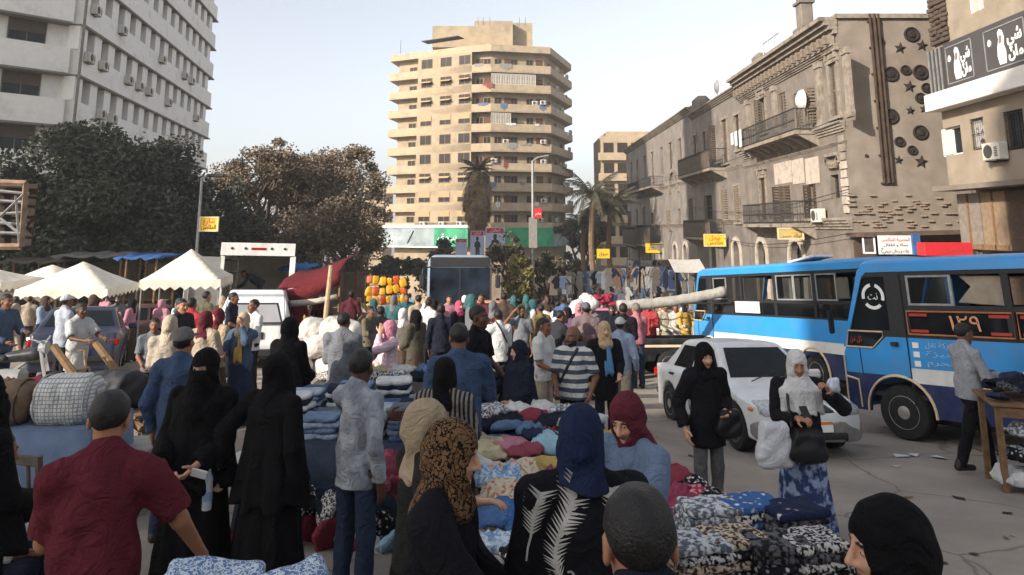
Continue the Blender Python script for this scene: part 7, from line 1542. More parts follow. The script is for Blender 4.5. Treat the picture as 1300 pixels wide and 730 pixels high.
sign('shop_sign', 'small yellow shop sign at the far end of the street', 758, 774, 316, 328, 66, M_YEL, (('سوق', .6, M_BLK, 0, 0, .7),))
sign('picture_sign', 'narrow white framed picture sign by the blind wall', 1096, 1110, 299, 322, 30.5, mat('picture_dark', c(70,66,64), .6, var=.5, scale=3), (), .1, 0, M_PWHITE)
ws_ = sign('shop_sign', 'white shop sign with red and black lettering below the blind wall', 1117, 1160, 299, 323, 30.3, M_WSIGN, (('المصرية للملابس', .24, M_REDP, -.02, .28, .8), ('جملة و اطفال', .2, M_BLK, -.02, 0, .7), ('ح', .34, M_BLK, -.42, -.2, .06), ('بنات و رجالي حريمي', .24, M_BLK, -.04, -.32, .72)), .1)
sign('shop_sign', 'slanting blue banner at the right of the white shop sign', 1160, 1168, 297, 324, 30.2, mat('blue_banner', c(52,84,128), .6, var=.3, scale=3), (), .1)
sign('light_box_sign', 'faded red light box sign above the nearer minibus', 1175, 1234, 308, 325, 25.5, M_REDP, (('كشري', .5, mat('faded_red_print', c(150,60,60), .6), .1, 0, .45),), .5)
# billboard frame seen from behind, far left
Y = 16; p = [P(-18, 231, Y), P(33, 233, Y), P(27, 313, Y), P(-18, 313, Y)]; bf = empty('steel_billboard', Matrix.Translation((p[2].x, Y, G(Y, p[2].x))), 'rusty steel back of a billboard at the left edge', 'billboard'); q = [v-Vector((p[2].x, Y, G(Y, p[2].x))) for v in p]; M_RUST = mat('rusty_steel', c(132,110,92), .8, var=.35, scale=5)
for a, b__ in ((0,1),(1,2),(2,3),(3,0)): d_ = MB(); d_.tube([q[a], q[b__]], .07, 4); d_.build('frame_bar', M_RUST, bf)
for a, b__ in ((.12,.16),(.28,.3),(.5,.46),(.62,.66),(.78,.8)): d_ = MB(); d_.tube([q[0].lerp(q[3], a)+Vector((0,.12,0)), q[1].lerp(q[2], b__)+Vector((0,.12,0))], .03, 4); d_.build('cross_bar', M_STEEL, bf)
for a, b__, c_, e_ in ((.1,.55,.5,.18),(.1,.55,.75,.8),(.5,.2,.6,.95)): d_ = MB(); f0 = q[0].lerp(q[1], a+.3).lerp(q[3].lerp(q[2], a+.3), b__); f1 = q[0].lerp(q[1], .98).lerp(q[3].lerp(q[2], .98), e_); d_.tube([f0+Vector((0,-.05,0)), f1+Vector((0,-.05,0))], .028, 4); d_.build('brace', M_STEEL, bf)
b_ = MB(); b_.box((q[0]+q[1]+q[2]+q[3])/4+Vector((0,.25,0)), ((q[1]-q[0]).length, .04, (q[1]-q[2]).length)); b_.build('back_sheet', mat('dark_sheet', c(48,38,32), .9, var=.3, scale=2), bf) if False else None
o = MB(); cq = (q[0]+q[1]+q[2]+q[3])/4+Vector((0,.28,0)); o.box(cq, (.95, .03, 1.35)); o.build('sheet', mat('dark_sheet', c(48,38,32), .9, var=.3, scale=2), bf)
for x in (-1.6, -1.1): d_ = MB(); d_.tube([(x, .2, 0), (x, .2, q[2].z)], .06, 6); d_.build('leg', M_RUST, bf)
# lamp posts
def lamp(label, px, py0, Y, arm_px, arm_py, r=.07):
    X = PX(px, Y, 300); zg = G(Y, X); root = empty('street_lamp', Matrix.Translation((X, Y, zg)), label, 'street lamp', 'street lamps'); zt2 = PZ(py0, Y)-zg; e = P(arm_px, arm_py, Y); ex, ez = e.x-X, e.z-zg
    b_ = MB(); b_.tube([(0,0,0),(0,0,1),(0,0,zt2)], [r*1.5, r, r*.7], 8); b_.build('pole', M_STEEL, root)
    b_ = MB(); b_.tube([(0,0,zt2-.05),(ex*.3,0,zt2+(ez-zt2)*.6),(ex,0,ez)], r*.55, 6); b_.build('arm', M_STEEL, root)
    b_ = MB(); b_.box((ex+.2*(1 if ex > 0 else -1), 0, ez), (.75,.25,.14), None, .05); b_.build('lamp_head', M_IRON, root); return root
lamp('street lamp among the dark trees carrying a yellow sign', 251, 226, 30, 268, 223, .075)
l2 = lamp('tall street lamp in front of the tower', 676.5, 204, 58, 699, 197, .13)
sign('street_sign', 'yellow lettered sign bracketed to the left street lamp', 252, 278, 275, 294, 29.8, M_YEL, (('شارع', .42, M_REDP, 0, .2, .6), ('الملابس', .42, M_BLK, 0, -.2, .75)), .08, 0, M_CREAM)
sign('street_sign', 'small red sign fixed to the tall street lamp', 678, 688, 264, 277, 57.7, M_REDP, (('مصر', .5, M_PWHITE, 0, 0, .7),), .12)
sign('notice_board', 'narrow grey panel fixed to the tall street lamp', 671.5, 682, 276, 315, 57.8, mat('grey_panel', c(128,124,118), .7, var=.2), (), .2)
for i, (a, b__, y0, y1, hd) in enumerate(((578,593,303,326,8),(597,615,293,326,7),(616,641,289,326,7))):
    Y = 74-i*.5; s_ = sign('billboard', ('small white poster panel with red header before the banner', 'white poster panel with a standing dark figure', 'widest white poster panel with a red header and a woman figure')[i], a, b__, y0, y1, Y, mat('poster_pale', c(176,184,204), .6, var=.08, scale=.8), (), .15, 0, None, 'billboard'); p0, p1 = P(a, y1, Y), P(b__, y0, Y); w, h = p1.x-p0.x, p1.z-p0.z
    bb('header', (0, -.02, h*.40), (w*.86, .04, h*.16), M_REDP, s_); text('اعلان' if i else 'سوق', h*.12, M_PWHITE, s_, (0, -.05, h*.40), width=w*.5)
    if i: b_ = MB(); b_.slab([[(x*w*.9, z*h*.8) for x, z in ((-.13,-.55),(.02,-.55),(.04,-.2),(.06,-.55),(.18,-.55),(.17,-.15),(.27,-.2),(.22,.06),(.08,.12),(.06,.15),(.11,.22),(.10,.31),(.0,.36),(-.10,.31),(-.11,.22),(-.06,.15),(-.08,.12),(-.2,.06),(-.27,-.18),(-.16,-.15))]], .02, lambda u, v, d: (u, -.02+d, v)); b_.build('printed_figure', mat('poster_figure', c(46,48,58), .6, var=.4, scale=2), s_)
    for q in (-.35, .35): b_ = MB(); b_.tube([(q*w, .1, -h/2-4), (q*w, .1, -h/2)], .08, 5); b_.build('post', M_STEEL, s_)
# right hand vendor table
t5 = table('vendor table of dark socks at the right edge', PX(1290, 8.9), 8.75, 1.1, .8, .95, -18, skirt=None); t5m = t5.matrix_world.copy()
for i in range(30): ci = rs_.choice(['n','n','n2','dk','n','bw']); item('crumpled_garment', LUMP[i % 7], CM[ci], t5m @ Vector((-.45+.9*((i*7) % 30)/30, -.28+.56*((i*11) % 30)/30, 1.0+.05*(i % 4))), i*.8, f'{CN[ci]} small garment heaped on the vendor table at right', 'garment', 'goods on the vendor table at right', .55, (.3*(i % 3-1), .2))
for i in range(14): ci = rs_.choice(['bw','bw2','gr','w']); item('crumpled_garment', LUMPS[i % 5], CM[ci], t5m @ Vector((-.35+.7*((i*5) % 14)/14, -.2+.1*(i % 3), .15+.24*(i//5))), i, f'{CN[ci]} sack of goods under the vendor table, {["left end","left","centre","right","right end"][i*5 % 14*5//14]} of the {["bottom","middle","top"][i//5]} layer', 'garment bag', 'bags under the vendor table at right', 1.1)
# near left lace cloth heap on a table
t6 = table('small table with lace cloth at the bottom edge', PX(350, 2.75), 2.72, .72, .4, .99, 0, n=3); t6m = t6.matrix_world.copy(); LACE = pattern('blue_white_lace', 'leopard', c(190,198,208), c(92,116,150), 44, cut=.42)
for i in range(8): item('lace_cloth', FOLD[i % 6], LACE if i % 3 else cloth(150,170,196), t6m @ Vector((-.28+.08*i, -.06+.1*(i % 2), 1.03+.02*math.sin(i*1.3))), i*1.7, ('blue and white lattice lace cloth on the small near table' if i % 3 else 'plain pale blue cloth among lace on the small near table'), 'cloth', 'lace cloths on the near table', 1.25, (rs_.uniform(-.25, .25), rs_.uniform(-.25, .25)))
# litter and scraps on the road
for i in range(46):
    px, py = rs_.uniform(845, 1298), rs_.uniform(515, 725); Yq = FPX*1.016*2.1/(py-371); X = PX(px, Yq, py); s_ = rs_.uniform(.015, .05); b_ = MB(); g = [rs_.uniform(-1, 1) for _ in range(8)]; b_.add([(s_*g[0]-s_, s_*g[1]*.4-s_, .012), (s_*g[2]+s_, s_*g[3]*.4-s_, .006), (s_*g[4]*.5+s_, s_*g[5]*.5+s_, .018), (s_*g[6]-s_, s_*g[7]+s_*.6, .008)], [(0,1,2,3)]); k_ = i % 3
    o = tag(b_.build('litter_scrap', mat(('litter_pale', 'litter_brown', 'litter_dark')[k_], (c(176,170,162), c(112,90,70), c(52,48,46))[k_], .9, var=.2)), ('pale paper scrap', 'brown cardboard scrap', 'dark scrap')[k_]+' lying on the open road at right', 'litter', 'scraps on the road'); o.matrix_world = on_ground(X, Yq, rs_.uniform(0, 6))
for i, (px, py) in enumerate(((1142,561),(1158,560),(1192,563))): Yq = FPX*1.016*2.1/(py-371); b_ = MB(); b_.add([(-.09,-.05,.012),(.1,-.06,.02),(.12,.05,.014),(-.07,.06,.03)], [(0,1,2,3)]); o = tag(b_.build('paper_sheet', M_WSIGN), ('flattened white paper on the road before the minibus wheel', 'second white paper touching the first on the road', 'white paper between the vendor feet')[i], 'litter', 'papers on the road'); o.matrix_world = on_ground(PX(px, Yq, py), Yq, i)
# papers and a board on the far minibus roof, overhead cables on the row
mB = bus1.matrix_world; b_ = MB(); b_.box((0,0,0), (.95,.5,.05), None, .01); o = b_.build('board', M_WSIGN); o.matrix_world = mB @ Matrix.Translation((4.6, .5, 2.70)) @ Matrix.Rotation(R(-6), 4, 'Y'); tag(o, 'pale board lying on the roof of the far minibus', 'board')
for i, (a, b__) in enumerate((((1090,240,31),(880,262,59)),((1085,296,31),(885,286,58)),((1092,150,31),(800,225,92)))):
    p, q = P(*a), P(*b__); p.x = q.x = XR-.25-.1*i; b_ = MB(); b_.tube([p.lerp(q, k/16)-Vector((0,0,(.7+.2*i)*math.sin(PI*k/16))) for k in range(17)], .018, 4); tag(b_.build('cable', M_IRON), ('sagging cable across the old row at balcony height', 'sagging cable above the shop signs of the old row', 'high sagging cable across the old row windows')[i], 'cable')
# ---------------------------------------------------------------- people
BLACK = cloth(20,19,21); BLK2 = cloth(28,27,32); NAVYC = cloth(30,34,52); DEN = cloth(58,80,116); JEAN = cloth(40,52,80); GREYC = cloth(128,130,134); WHITE = cloth(208,206,202); BEIGE = cloth(172,152,126); DKTR = cloth(38,38,44); BROWN = cloth(84,66,54)
HAIR = ('hair', None)
def pp(px, ytop, Y, yaw, label, **k):
    X = k.pop('x', None); X = PX(px, Y, ytop) if X is None else X; H = k.pop('H', None); base = G(Y, X)
    if H is None: H = (PZ(ytop, Y)-base)*.995
    H = min(max(H, 1.46), 1.90)
    if k.get('head', ('', 0))[0] in ('hijab', 'niqab', 'khimar'): H *= .985
    return person(px, Y, H, yaw, label, x=X, **k)
NOB = ('none', None)
# -- nearest figures
fr1 = pp(138, 496, 3.35, 197, 'heavy man in a dark red polo shirt seen from behind', top=('tshirt', cloth(112,32,44)), bottom=('jeans', JEAN), skin='mid', arms=('hang', (.20,.20,-.50)) if False else ((.22,.22,-.46), (-.08,.30,-.36)), build=1.04, hy=-4, hp=10, lean=6, hem=.84, detail=1.15)
pp(-22, 462, 4.0, 160, 'woman all in black cut off by the left picture edge', top=('abaya', BLACK), bottom=NOB, head=('niqab', BLACK), drape=(.85,.32,BLACK), arms=('low','low'))
pp(-18, 545, 5.0, 92, 'seated man in a white shirt leaning on his knees at lower left', H=1.70, top=('shirt', WHITE), bottom=('trousers', NAVYC), legs='sit', arms=('lap','lap'), lean=8, skin='brown')
leo = pattern('leopard_scarf', 'leopard', c(22,16,14), c(112,84,58), 34, cut=.35)
f4 = pp(556, 521, 3.1, 78, 'woman in a leopard print headscarf and black coat facing right', top=('jacket', BLK2), bottom=('skirt', BLACK), head=('hijab', leo), skin='light', arms=((-.04,.40,-.38),(.02,.24,-.42)), lean=5, hp=8, hem=.72, build=1.12, lips=M_LIPR, detail=1.25, grip=(1,1))
pp(541, 499, 3.75, 112, 'woman in a beige headscarf behind the leopard print scarf', top=('jacket', cloth(40,44,38)), bottom=('skirt', BLACK), head=('hijab', cloth(176,150,114)), skin='light', arms=('hang','bend'), hem=.7, build=1.1)
f6 = pp(738, 506, 3.15, 186, 'woman in a navy headscarf and black coat with pale feather motifs', top=('jacket', cloth(24,24,30)), bottom=('skirt', BLACK), head=('khimar', cloth(28,42,78)), face=False, skin='light', arms=('bend','low'), hy=-20, hp=12, hem=.7, build=1.12, detail=1.2, hcut=-.185)
pp(796, 492, 4.15, -38, 'woman in a burgundy headscarf looking down at the clothes', top=('jacket', cloth(104,126,158)), bottom=('skirt', NAVYC), head=('hijab', cloth(112,36,48)), skin='light', arms=('down','down'), hp=24, hem=.78)
f8 = pp(812, 592, 1.80, 184, 'man with short black hair and navy jacket seen from behind nearest', top=('jacket', cloth(30,34,48)), bottom=('trousers', DKTR), skin='mid', arms=('low','low'), hp=12, build=1.08, detail=1.3, nk=.05)
f9 = pp(1126, 618, 2.12, -92, 'woman in a black headscarf in profile at the bottom right', top=('abaya', BLACK), bottom=NOB, head=('hijab', BLACK), skin='light', arms=('low','low'), hp=6, detail=1.4)
n1 = pp(263, 437, 5.7, -6, 'woman in black face veil holding folded white paper', top=('abaya', BLACK), bottom=NOB, head=('niqab', BLACK), drape=(.80,.30,BLACK), skin='light', arms=('low',(-.10,.24,-.42)), build=1.08, grip=(0,1))
n2 = pp(353, 443, 5.6, 150, 'woman in black cloak seen from behind holding a water bottle', top=('abaya', BLACK), bottom=NOB, head=('niqab', BLACK), face=False, drape=(.72,.32,BLACK), skin='light', arms=('hang',(.13,-.20,-.47)), build=1.1, grip=(0,1))
pp(234, 414, 7.0, 176, 'man in a grey knit cap and denim shirt behind the veiled woman', top=('shirt', DEN), bottom=('jeans', JEAN), head=('cap', cloth(112,108,104)), skin='mid', arms=('hang','hang'))
pp(458, 441, 5.5, 148, 'boy in a washed grey sweatshirt reaching toward the clothes', top=('shirt', pattern('washed_grey', 'speckle', c(122,126,132), c(150,154,158), 7)), bottom=('jeans', JEAN), skin='dark', arms=('hang','reach'), hy=20, hp=8, build=.92)
pp(369, 399, 9.2, 160, 'tall woman in a black headscarf standing behind the veiled pair', top=('abaya', BLACK), bottom=NOB, head=('khimar', BLACK), face=False, drape=(.95,.28,BLACK), arms=('low','low'))
pp(583, 409, 7.0, 196, 'broad man in a denim shirt seen from behind at the table', top=('shirt', cloth(60,84,122)), bottom=('jeans', JEAN), skin='brown', arms=('bend','low'), build=1.15, hp=14)
pp(565, 449, 6.1, 172, 'woman in a black headscarf and striped wrap at the denim table', top=('blouse', pattern('striped_wrap', 'stripe', c(40,36,36), c(128,120,112), 9, axis='X')), bottom=('skirt', BLACK), head=('hijab', BLACK), face=False, arms=('low','low'), build=1.05)
j1 = pp(893, 431, 7.7, 12, 'woman in a black jacket and black headscarf beside the white car', top=('jacket', BLK2), bottom=('trousers', cloth(104,104,104)), head=('hijab', cloth(24,22,24)), skin='light', arms=((.10,.06,-.50),(-.04,.16,-.34)), hy=-4, hp=10, hem=.70, inner=cloth(76,74,78), lips=M_LIPR, detail=1.3)
w1 = pp(1010, 440, 7.1, -8, 'woman in a white headscarf and blue patterned skirt carrying bags', top=('blouse', BLK2), bottom=('skirt', pattern('blue_batik', 'speckle', c(48,62,98), c(142,156,180), 13, cut=.50)), head=('hijab', cloth(212,208,200)), skin='mid', arms=((-.12,.26,-.26),(.06,.20,-.02)), hp=14, build=1.08, hem=.78, drape=(1.16,.215,WHITE), detail=1.3, grip=(1,1))
r1 = pp(1221, 409, 9.5, 96, 'man in a pale grey shirt and black trousers at the vendor table', top=('shirt', cloth(156,158,164)), bottom=('trousers', cloth(24,24,28)), skin='brown', arms=('bend','bend'), hp=8, hem=.86, legs='walk', detail=1.2)
# -- middle crowd
pp(495, 404, 10.6, -62, 'young woman in a pink headscarf with hand on her chin', top=('jacket', pattern('pink_check_jacket', 'check', c(196,164,172), c(206,192,196), 5)), bottom=('jeans', JEAN), head=('hijab', cloth(204,120,142)), skin='light', arms=('low','face'), hem=.82)
pp(437, 395, 9.9, 168, 'broad man in a grey shirt seen from behind beyond the denim', top=('shirt', cloth(112,114,122)), bottom=('trousers', DKTR), skin='brown', arms=('low','low'), build=1.12)
pp(607, 386, 9.0, 66, 'tall young man in black turning to the right', top=('tshirt', BLK2), bottom=('trousers', DKTR), skin='dark', arms=('hang','low'))
pp(659, 429, 8.9, -52, 'woman in a long navy veil holding out her hand', top=('abaya', NAVYC), bottom=NOB, head=('khimar', cloth(34,38,56)), drape=(.78,.36,cloth(34,38,56)), skin='light', arms=((-.02,.34,-.30),'low'), hp=8, build=1.12, hy=-8)
strp = pattern('striped_polo', 'stripe', c(70,80,92), c(196,194,188), 3.1)
pp(727, 412, 9.1, -20, 'bearded man in a grey striped shirt with a shoulder strap', top=('tshirt', strp), bottom=('trousers', DKTR), skin='brown', arms=('low',(.02,.10,-.50)), head=('bald', M_GREY), beard=M_HAIR, hy=-25, hp=6, build=1.08)
pp(690, 402, 10.2, 58, 'young man in a white tee shirt turning away', top=('tshirt', WHITE), bottom=('trousers', BEIGE), skin='brown', arms=('low','low'))
pp(662, 387, 14.0, 6, 'man in a grey tee shirt raising a hand to his brow', top=('tshirt', cloth(118,122,128)), bottom=('jeans', JEAN), skin='brown', arms=('brow','hang'), beard=M_HAIR)
pp(633, 392, 12.0, 198, 'man in a white shirt with a thin black sling strap', top=('shirt', WHITE), bottom=('trousers', DKTR), skin='brown', arms=('low','low'), hy=-20)
pp(686, 385, 15.5, -150, 'person in a mustard brown coat in the middle of the crowd', top=('jacket', cloth(132,104,48)), bottom=('trousers', BROWN), skin='brown', arms=('bend','hang'))
pp(744, 383, 13.6, 172, 'man in a grey cap and dusty mauve sweater', top=('shirt', cloth(118,96,98)), bottom=('trousers', DKTR), head=('cap', cloth(96,100,104)), skin='brown', arms=('low','low'), build=1.08)
pp(767, 405, 10.4, 10, 'woman in a peach headscarf with a bright blue scarf', top=('jacket', BLK2), bottom=('trousers', DKTR), head=('hijab', cloth(206,164,116)), skin='light', arms=('hang','low'), scarf=cloth(74,142,196), hem=.62, build=1.05)
pp(787, 402, 11.6, 158, 'man in a white cap and pale blue shirt walking right', top=('shirt', cloth(138,158,188)), bottom=('trousers', BEIGE), head=('cap', WHITE), skin='brown', arms=((.06,.10,-.52),(.16,.06,-.50)), legs='walk')
pp(807, 379, 17.5, 196, 'man in a rose pink shirt and dark jeans', top=('shirt', cloth(190,104,120)), bottom=('jeans', JEAN), skin='mid', arms=('low','low'), head=('short', M_GREY), hem=.9)
pp(791, 384, 15.6, 170, 'man in a black jacket behind the white cap', top=('jacket', BLK2), bottom=('trousers', DKTR), skin='brown', arms=('low','low'))
pp(560, 385, 13.2, 185, 'man in a dark navy sweater before the city bus', top=('shirt', NAVYC), bottom=('trousers', DKTR), skin='dark', arms=('low','hang'))
pp(583, 380, 17.5, 40, 'woman in a hot pink headscarf and black coat', top=('jacket', BLK2), bottom=('skirt', BLACK), head=('hijab', cloth(206,72,116)), skin='light', arms=('low','low'))
pp(545, 378, 16.5, 150, 'man in a white shirt raising his arm by the city bus', top=('shirt', WHITE), bottom=('trousers', DKTR), skin='brown', arms=('low','up'))
pp(528, 400, 12.5, -130, 'woman in a black headscarf and olive coat near the bus', top=('jacket', cloth(84,80,62)), bottom=('skirt', BROWN), head=('hijab', BLACK), skin='light', arms=('low','low'))
pp(512, 392, 13.5, 160, 'woman in a white headscarf and grey coat from behind', top=('jacket', cloth(104,98,92)), bottom=('skirt', BROWN), head=('hijab', WHITE), face=False, arms=('low','low'))
pp(484, 388, 13.8, 175, 'man in a black jacket with dark hair left of the white headscarf', top=('jacket', BLK2), bottom=('trousers', DKTR), skin='brown', arms=('low','low'))
pp(470, 396, 15.0, 60, 'man in a khaki vest beside the white sacks', top=('shirt', cloth(112,100,76)), bottom=('trousers', DKTR), skin='brown', arms=('bend','low'))
pp(720, 388, 16.5, -60, 'young woman in a purple tunic with black hair', top=('tunic', cloth(104,70,108)), bottom=('trousers', DKTR), head=('hijab', cloth(40,34,40)), skin='light', arms=('low','low'))
pp(703, 393, 13.0, 120, 'man in a charcoal jacket bending over the goods', top=('jacket', cloth(52,52,58)), bottom=('trousers', DKTR), skin='brown', arms=('reach','reach'), lean=14)
# -- on and by the black pickup
for px, yt, lb, tm, yw, hd in ((843,375,'man in a beige shirt with a strap behind the pickup',cloth(186,170,140),20,HAIR),(824,382,'person in a bright red top behind the pickup bed',cloth(186,48,50),-30,HAIR),(868,372,'person in a yellow and red shirt near the minibus front',cloth(214,164,58),30,HAIR),(857,384,'person in a pale shirt between the beige and yellow shirts',cloth(196,188,176),0,HAIR)):
    pp(px, yt, 22.3, yw, lb, top=('shirt', tm), bottom=('trousers', DKTR), skin='brown', arms=('low','bend'), head=hd)
# -- left side
pp(104, 383, 11.8, 62, 'man in a long pale grey tee shirt pushing the handcart', top=('tshirt', cloth(186,186,184)), bottom=('trousers', BEIGE), skin='dark', arms=('reach','reach'), hem=.66)
pp(85, 373, 13.4, 150, 'man in a white cap and pale blue shirt behind the dark car', top=('shirt', cloth(164,172,186)), bottom=('trousers', DKTR), head=('cap', WHITE), skin='brown', arms=('low','low'))
pp(9, 372, 12.2, 70, 'man in a blue shirt at the far left by the motorcycle', top=('shirt', cloth(72,90,120)), bottom=('jeans', JEAN), skin='brown', arms=('low','bend'))
pp(217, 397, 9.8, 188, 'woman in a beige hooded headscarf and cream coat from behind', top=('jacket', cloth(176,160,138)), bottom=('skirt', BEIGE), head=('khimar', cloth(184,164,138)), face=False, arms=('bend','low'), hem=.6)
pp(196, 421, 11.0, 20, 'child with bare head in a grey shirt by the cart', top=('tshirt', cloth(104,110,116)), bottom=('trousers', DKTR), skin='brown', arms=('low','low'))
pp(244, 377, 13.0, 174, 'man in a bright red shirt seen from behind', top=('shirt', cloth(196,44,48)), bottom=('trousers', DKTR), skin='brown', arms=('low','low'))
pp(231, 378, 12.2, 60, 'man with black hair and a dark coat left of the red shirt', top=('jacket', cloth(48,44,48)), bottom=('trousers', DKTR), skin='mid', arms=('low','low'))
pp(262, 392, 10.6, 170, 'woman in a maroon headscarf seen from behind', top=('jacket', BEIGE), bottom=('skirt', BROWN), head=('hijab', cloth(104,34,44)), face=False, arms=('low','low'))
pp(277, 389, 11.4, -30, 'woman in a maroon headscarf turning to her companion', top=('jacket', cloth(176,150,112)), bottom=('skirt', BROWN), head=('hijab', cloth(120,40,50)), skin='light', arms=('low','low'))
pp(310, 394, 11.0, -8, 'woman in a beige headscarf with a long yellow scarf', top=('jacket', cloth(66,88,118)), bottom=('skirt', JEAN), head=('hijab', cloth(190,164,128)), skin='mid', arms=('bend','face'), scarf=cloth(206,158,52), hem=.8)
pp(323, 379, 13.2, -36, 'young man in a white shirt before the microvan', top=('shirt', WHITE), bottom=('trousers', DKTR), skin='brown', arms=('low','low'))
tm_ = truck.matrix_world @ Vector((.15, 1.0, .96)); person(0, 24.3, 1.72, -70, 'man in dark clothes bending inside the box truck', x=tm_.x, base=tm_.z-G(tm_.y, tm_.x), top=('shirt', cloth(44,44,50)), bottom=('trousers', DKTR), skin='brown', arms=('down','down'), lean=58)
bpy.data.objects[[o.name for o in bpy.data.objects if o.get('label') == 'man in dark clothes bending inside the box truck'][0]].location.y = tm_.y
# -- far crowd, filled in along the street and between stalls
TC = {'white': cloth(206,204,200), 'black': BLK2, 'navy': NAVYC, 'grey': cloth(112,112,116), 'beige': BEIGE, 'red': cloth(164,46,48), 'blue': cloth(70,100,150), 'brown': BROWN, 'olive': cloth(92,90,64), 'pink': cloth(190,120,138), 'sky blue': cloth(140,168,196), 'maroon': cloth(96,36,46), 'mustard': cloth(170,130,56), 'teal': cloth(50,104,108)}
rc = random.Random(23); used = set()
def landmark(px, Y):
    L_ = ((0,70,'by the overlapping tents'),(70,150,'under the nearest tent peak'),(150,215,'near the maroon hatchback'),(215,280,'below the tall tent'),(280,372,'beside the box truck'),(372,440,'by the red awning'),(440,520,'by the snack rack'),(520,600,'near the city bus'),(600,660,'near the beige taxi'),(660,720,'by the tall street lamp'),(720,790,'near the pink car'),(790,900,'by the clothes rails'))
    return next((t for a, b_, t in L_ if a <= px < b_), 'in the street')
def far(px, Y, near=False):
    X = PX(px, Y); fem = rc.random() < .42; tc = rc.choice(list(TC)); act = rc.choice(('walking', 'standing', 'turning', 'waiting', 'browsing')); 
    for _ in range(30):
        hc = rc.choice(('white','black','navy','beige','maroon','brown','teal','pink','grey')) if fem else ''
        lb = (f'{act} woman in a {hc} headscarf and {tc} top {landmark(px, Y)}' if fem else f'{act} man in a {tc} shirt {landmark(px, Y)}')
        if lb not in used: break
        tc = rc.choice(list(TC)); act = rc.choice(('walking', 'standing', 'turning', 'waiting', 'browsing'))
    used.add(lb)
    person(px, Y, (1.56 if fem else 1.68)+rc.uniform(-.05, .12), rc.choice((0, 20, -30, 90, -90, 150, 180, 200, 170)), lb, x=X, top=(rc.choice(('jacket', 'tunic')) if fem else rc.choice(('shirt', 'tshirt')), TC[tc]), bottom=('skirt', rc.choice((BLACK, BROWN, NAVYC))) if fem else ('trousers', rc.choice((DKTR, JEAN, BROWN, BEIGE))),
           head=('hijab', TC[hc]) if fem else HAIR, skin=rc.choice(('light', 'mid', 'brown')) if fem else rc.choice(('mid', 'brown', 'dark')), arms=(rc.choice(('hang', 'low', 'bend', 'swing')), rc.choice(('hang', 'low', 'bend'))), legs='walk' if act == 'walking' else 'stand', group='people in the distant crowd', face=Y < 24)
for px, Y in ((20,21),(38,22.5),(58,19),(118,20.5),(134,23),(150,21),(168,19.5),(206,20),(228,19),(262,18),(282,21),(296,16),(378,21),(392,22.5),(408,21.5),(430,21),(446,20),(456,22.5),(474,20),(500,19),(516,20.5),(531,18.5),(552,20),(570,21.5),(590,22),(598,15.5),(612,18),(626,16.5),(640,18),(652,20.5),(668,22),(676,18.5),(694,24),(708,22),(716,19),(730,23),(735,18.5),(752,20),(776,21),(786,24),
              (505,30),(520,33),(632,30),(655,33),(672,36),(690,31),(702,35),(716,38),(728,32),(742,34),(756,37),(770,32),(784,29),(798,31),(812,28),(826,30),(838,27.5),(852,26),(866,27),(740,45),(720,47),(764,44),(668,42),(684,46),(806,38),(790,42)): far(px, Y)
# passengers in the buses
def seated(root, lx, ly, z, yaw, label, tm, hd, skin='brown'):
    w = root.matrix_world @ Vector((lx, ly, z)); o = person(0, w.y, 1.66, 0, label, x=w.x, top=('shirt', tm), bottom=('trousers', DKTR), head=hd, legs='sit', skin=skin, arms=('lap','lap'), group='bus passengers'); o.location = w-Vector((0, 0, .47)); o.rotation_euler = (0, 0, math.radians(yaw)); return o
bpy.context.view_layer.update()
seated(bus1, 3.0, .42, 1.15, 190, 'passenger in a white top in the far minibus', WHITE, HAIR); seated(bus1, 4.4, .42, 1.15, 190, 'passenger in a yellow headscarf in the far minibus', BLK2, ('hijab', cloth(206,160,60)), 'light'); seated(bus1, 3.7, .85, 1.15, 190, 'passenger in a pale blue shirt in the far minibus', cloth(140,160,190), HAIR)
# ---------------------------------------------------------------- things people carry
def carried(name, label, cat, f, m_, root, k, off=(0, 0, 0), rz=0):
    p = hand_point(root, k)+Vector(off); v, q = f.mesh(); o = link(name, np_mesh(name, [(v, q, 0)], [m_]), None, None, p, rz); return tag(o, label, cat)
def bag_field(w, d, h, soft=.01, seed=0, hb=.01): f = SDF((-w-.04,-d-.04,-2*h-.05), (w+.04,d+.04,.05), hb); f.box((0,0,-h), (w,d,h), min(d*.85, .06), 0); f.ell((0,0,-1.3*h), (w*1.08,d*1.25,h*.72), .03); f.cut(lambda x, y, z: np.abs(x)-w*(.62-.55*z/(2*h))+0*y); f.ripple(lambda x, y, z: soft*(np.sin(31*x+seed+2*np.sin(17*z))*.5+.7*(1-2*np.abs(np.sin(19*z-14*x+seed))))); return f
plast = pattern('printed_plastic_bag', 'floral', c(150,160,184), c(196,196,198), 5, cut=.22, rough=.35)
carried('plastic_bag', 'printed white plastic bag hanging from the arm of the white headscarf woman', 'plastic bag', bag_field(.165,.06,.19,.006,1), plast, w1, -1, (-.22,-.02,-.02), .2)
hb_ = carried('handbag', 'soft black handbag held before the blue patterned skirt', 'handbag', bag_field(.165,.08,.14,.006,4), mat('black_leather', c(24,23,25), .45, var=.2, scale=8), w1, -1, (.06,-.05,-.07))
b_ = MB(); p = w1.matrix_world.inverted() @ (hb_.location); b_.tube([(p.x-.12, p.y+.02, p.z),(-.13,-.14,1.18),(-.10,.0,1.37),(-.02,.10,1.30)], .013, 6); o = b_.build('bag_strap', M_BLKP); o.matrix_world = w1.matrix_world; tag(o, 'black strap running over the shoulder of the white headscarf woman', 'strap')
def small(name, label, cat, d, m_, root, k, off=(0,0,0), rot=(0,0,0)): b_ = MB(); b_.box((0,0,0), d, None, min(d)*.3); o = b_.build(name, m_, None, hand_point(root, k)+Vector(off)); o.rotation_euler = rot; return tag(o, label, cat)
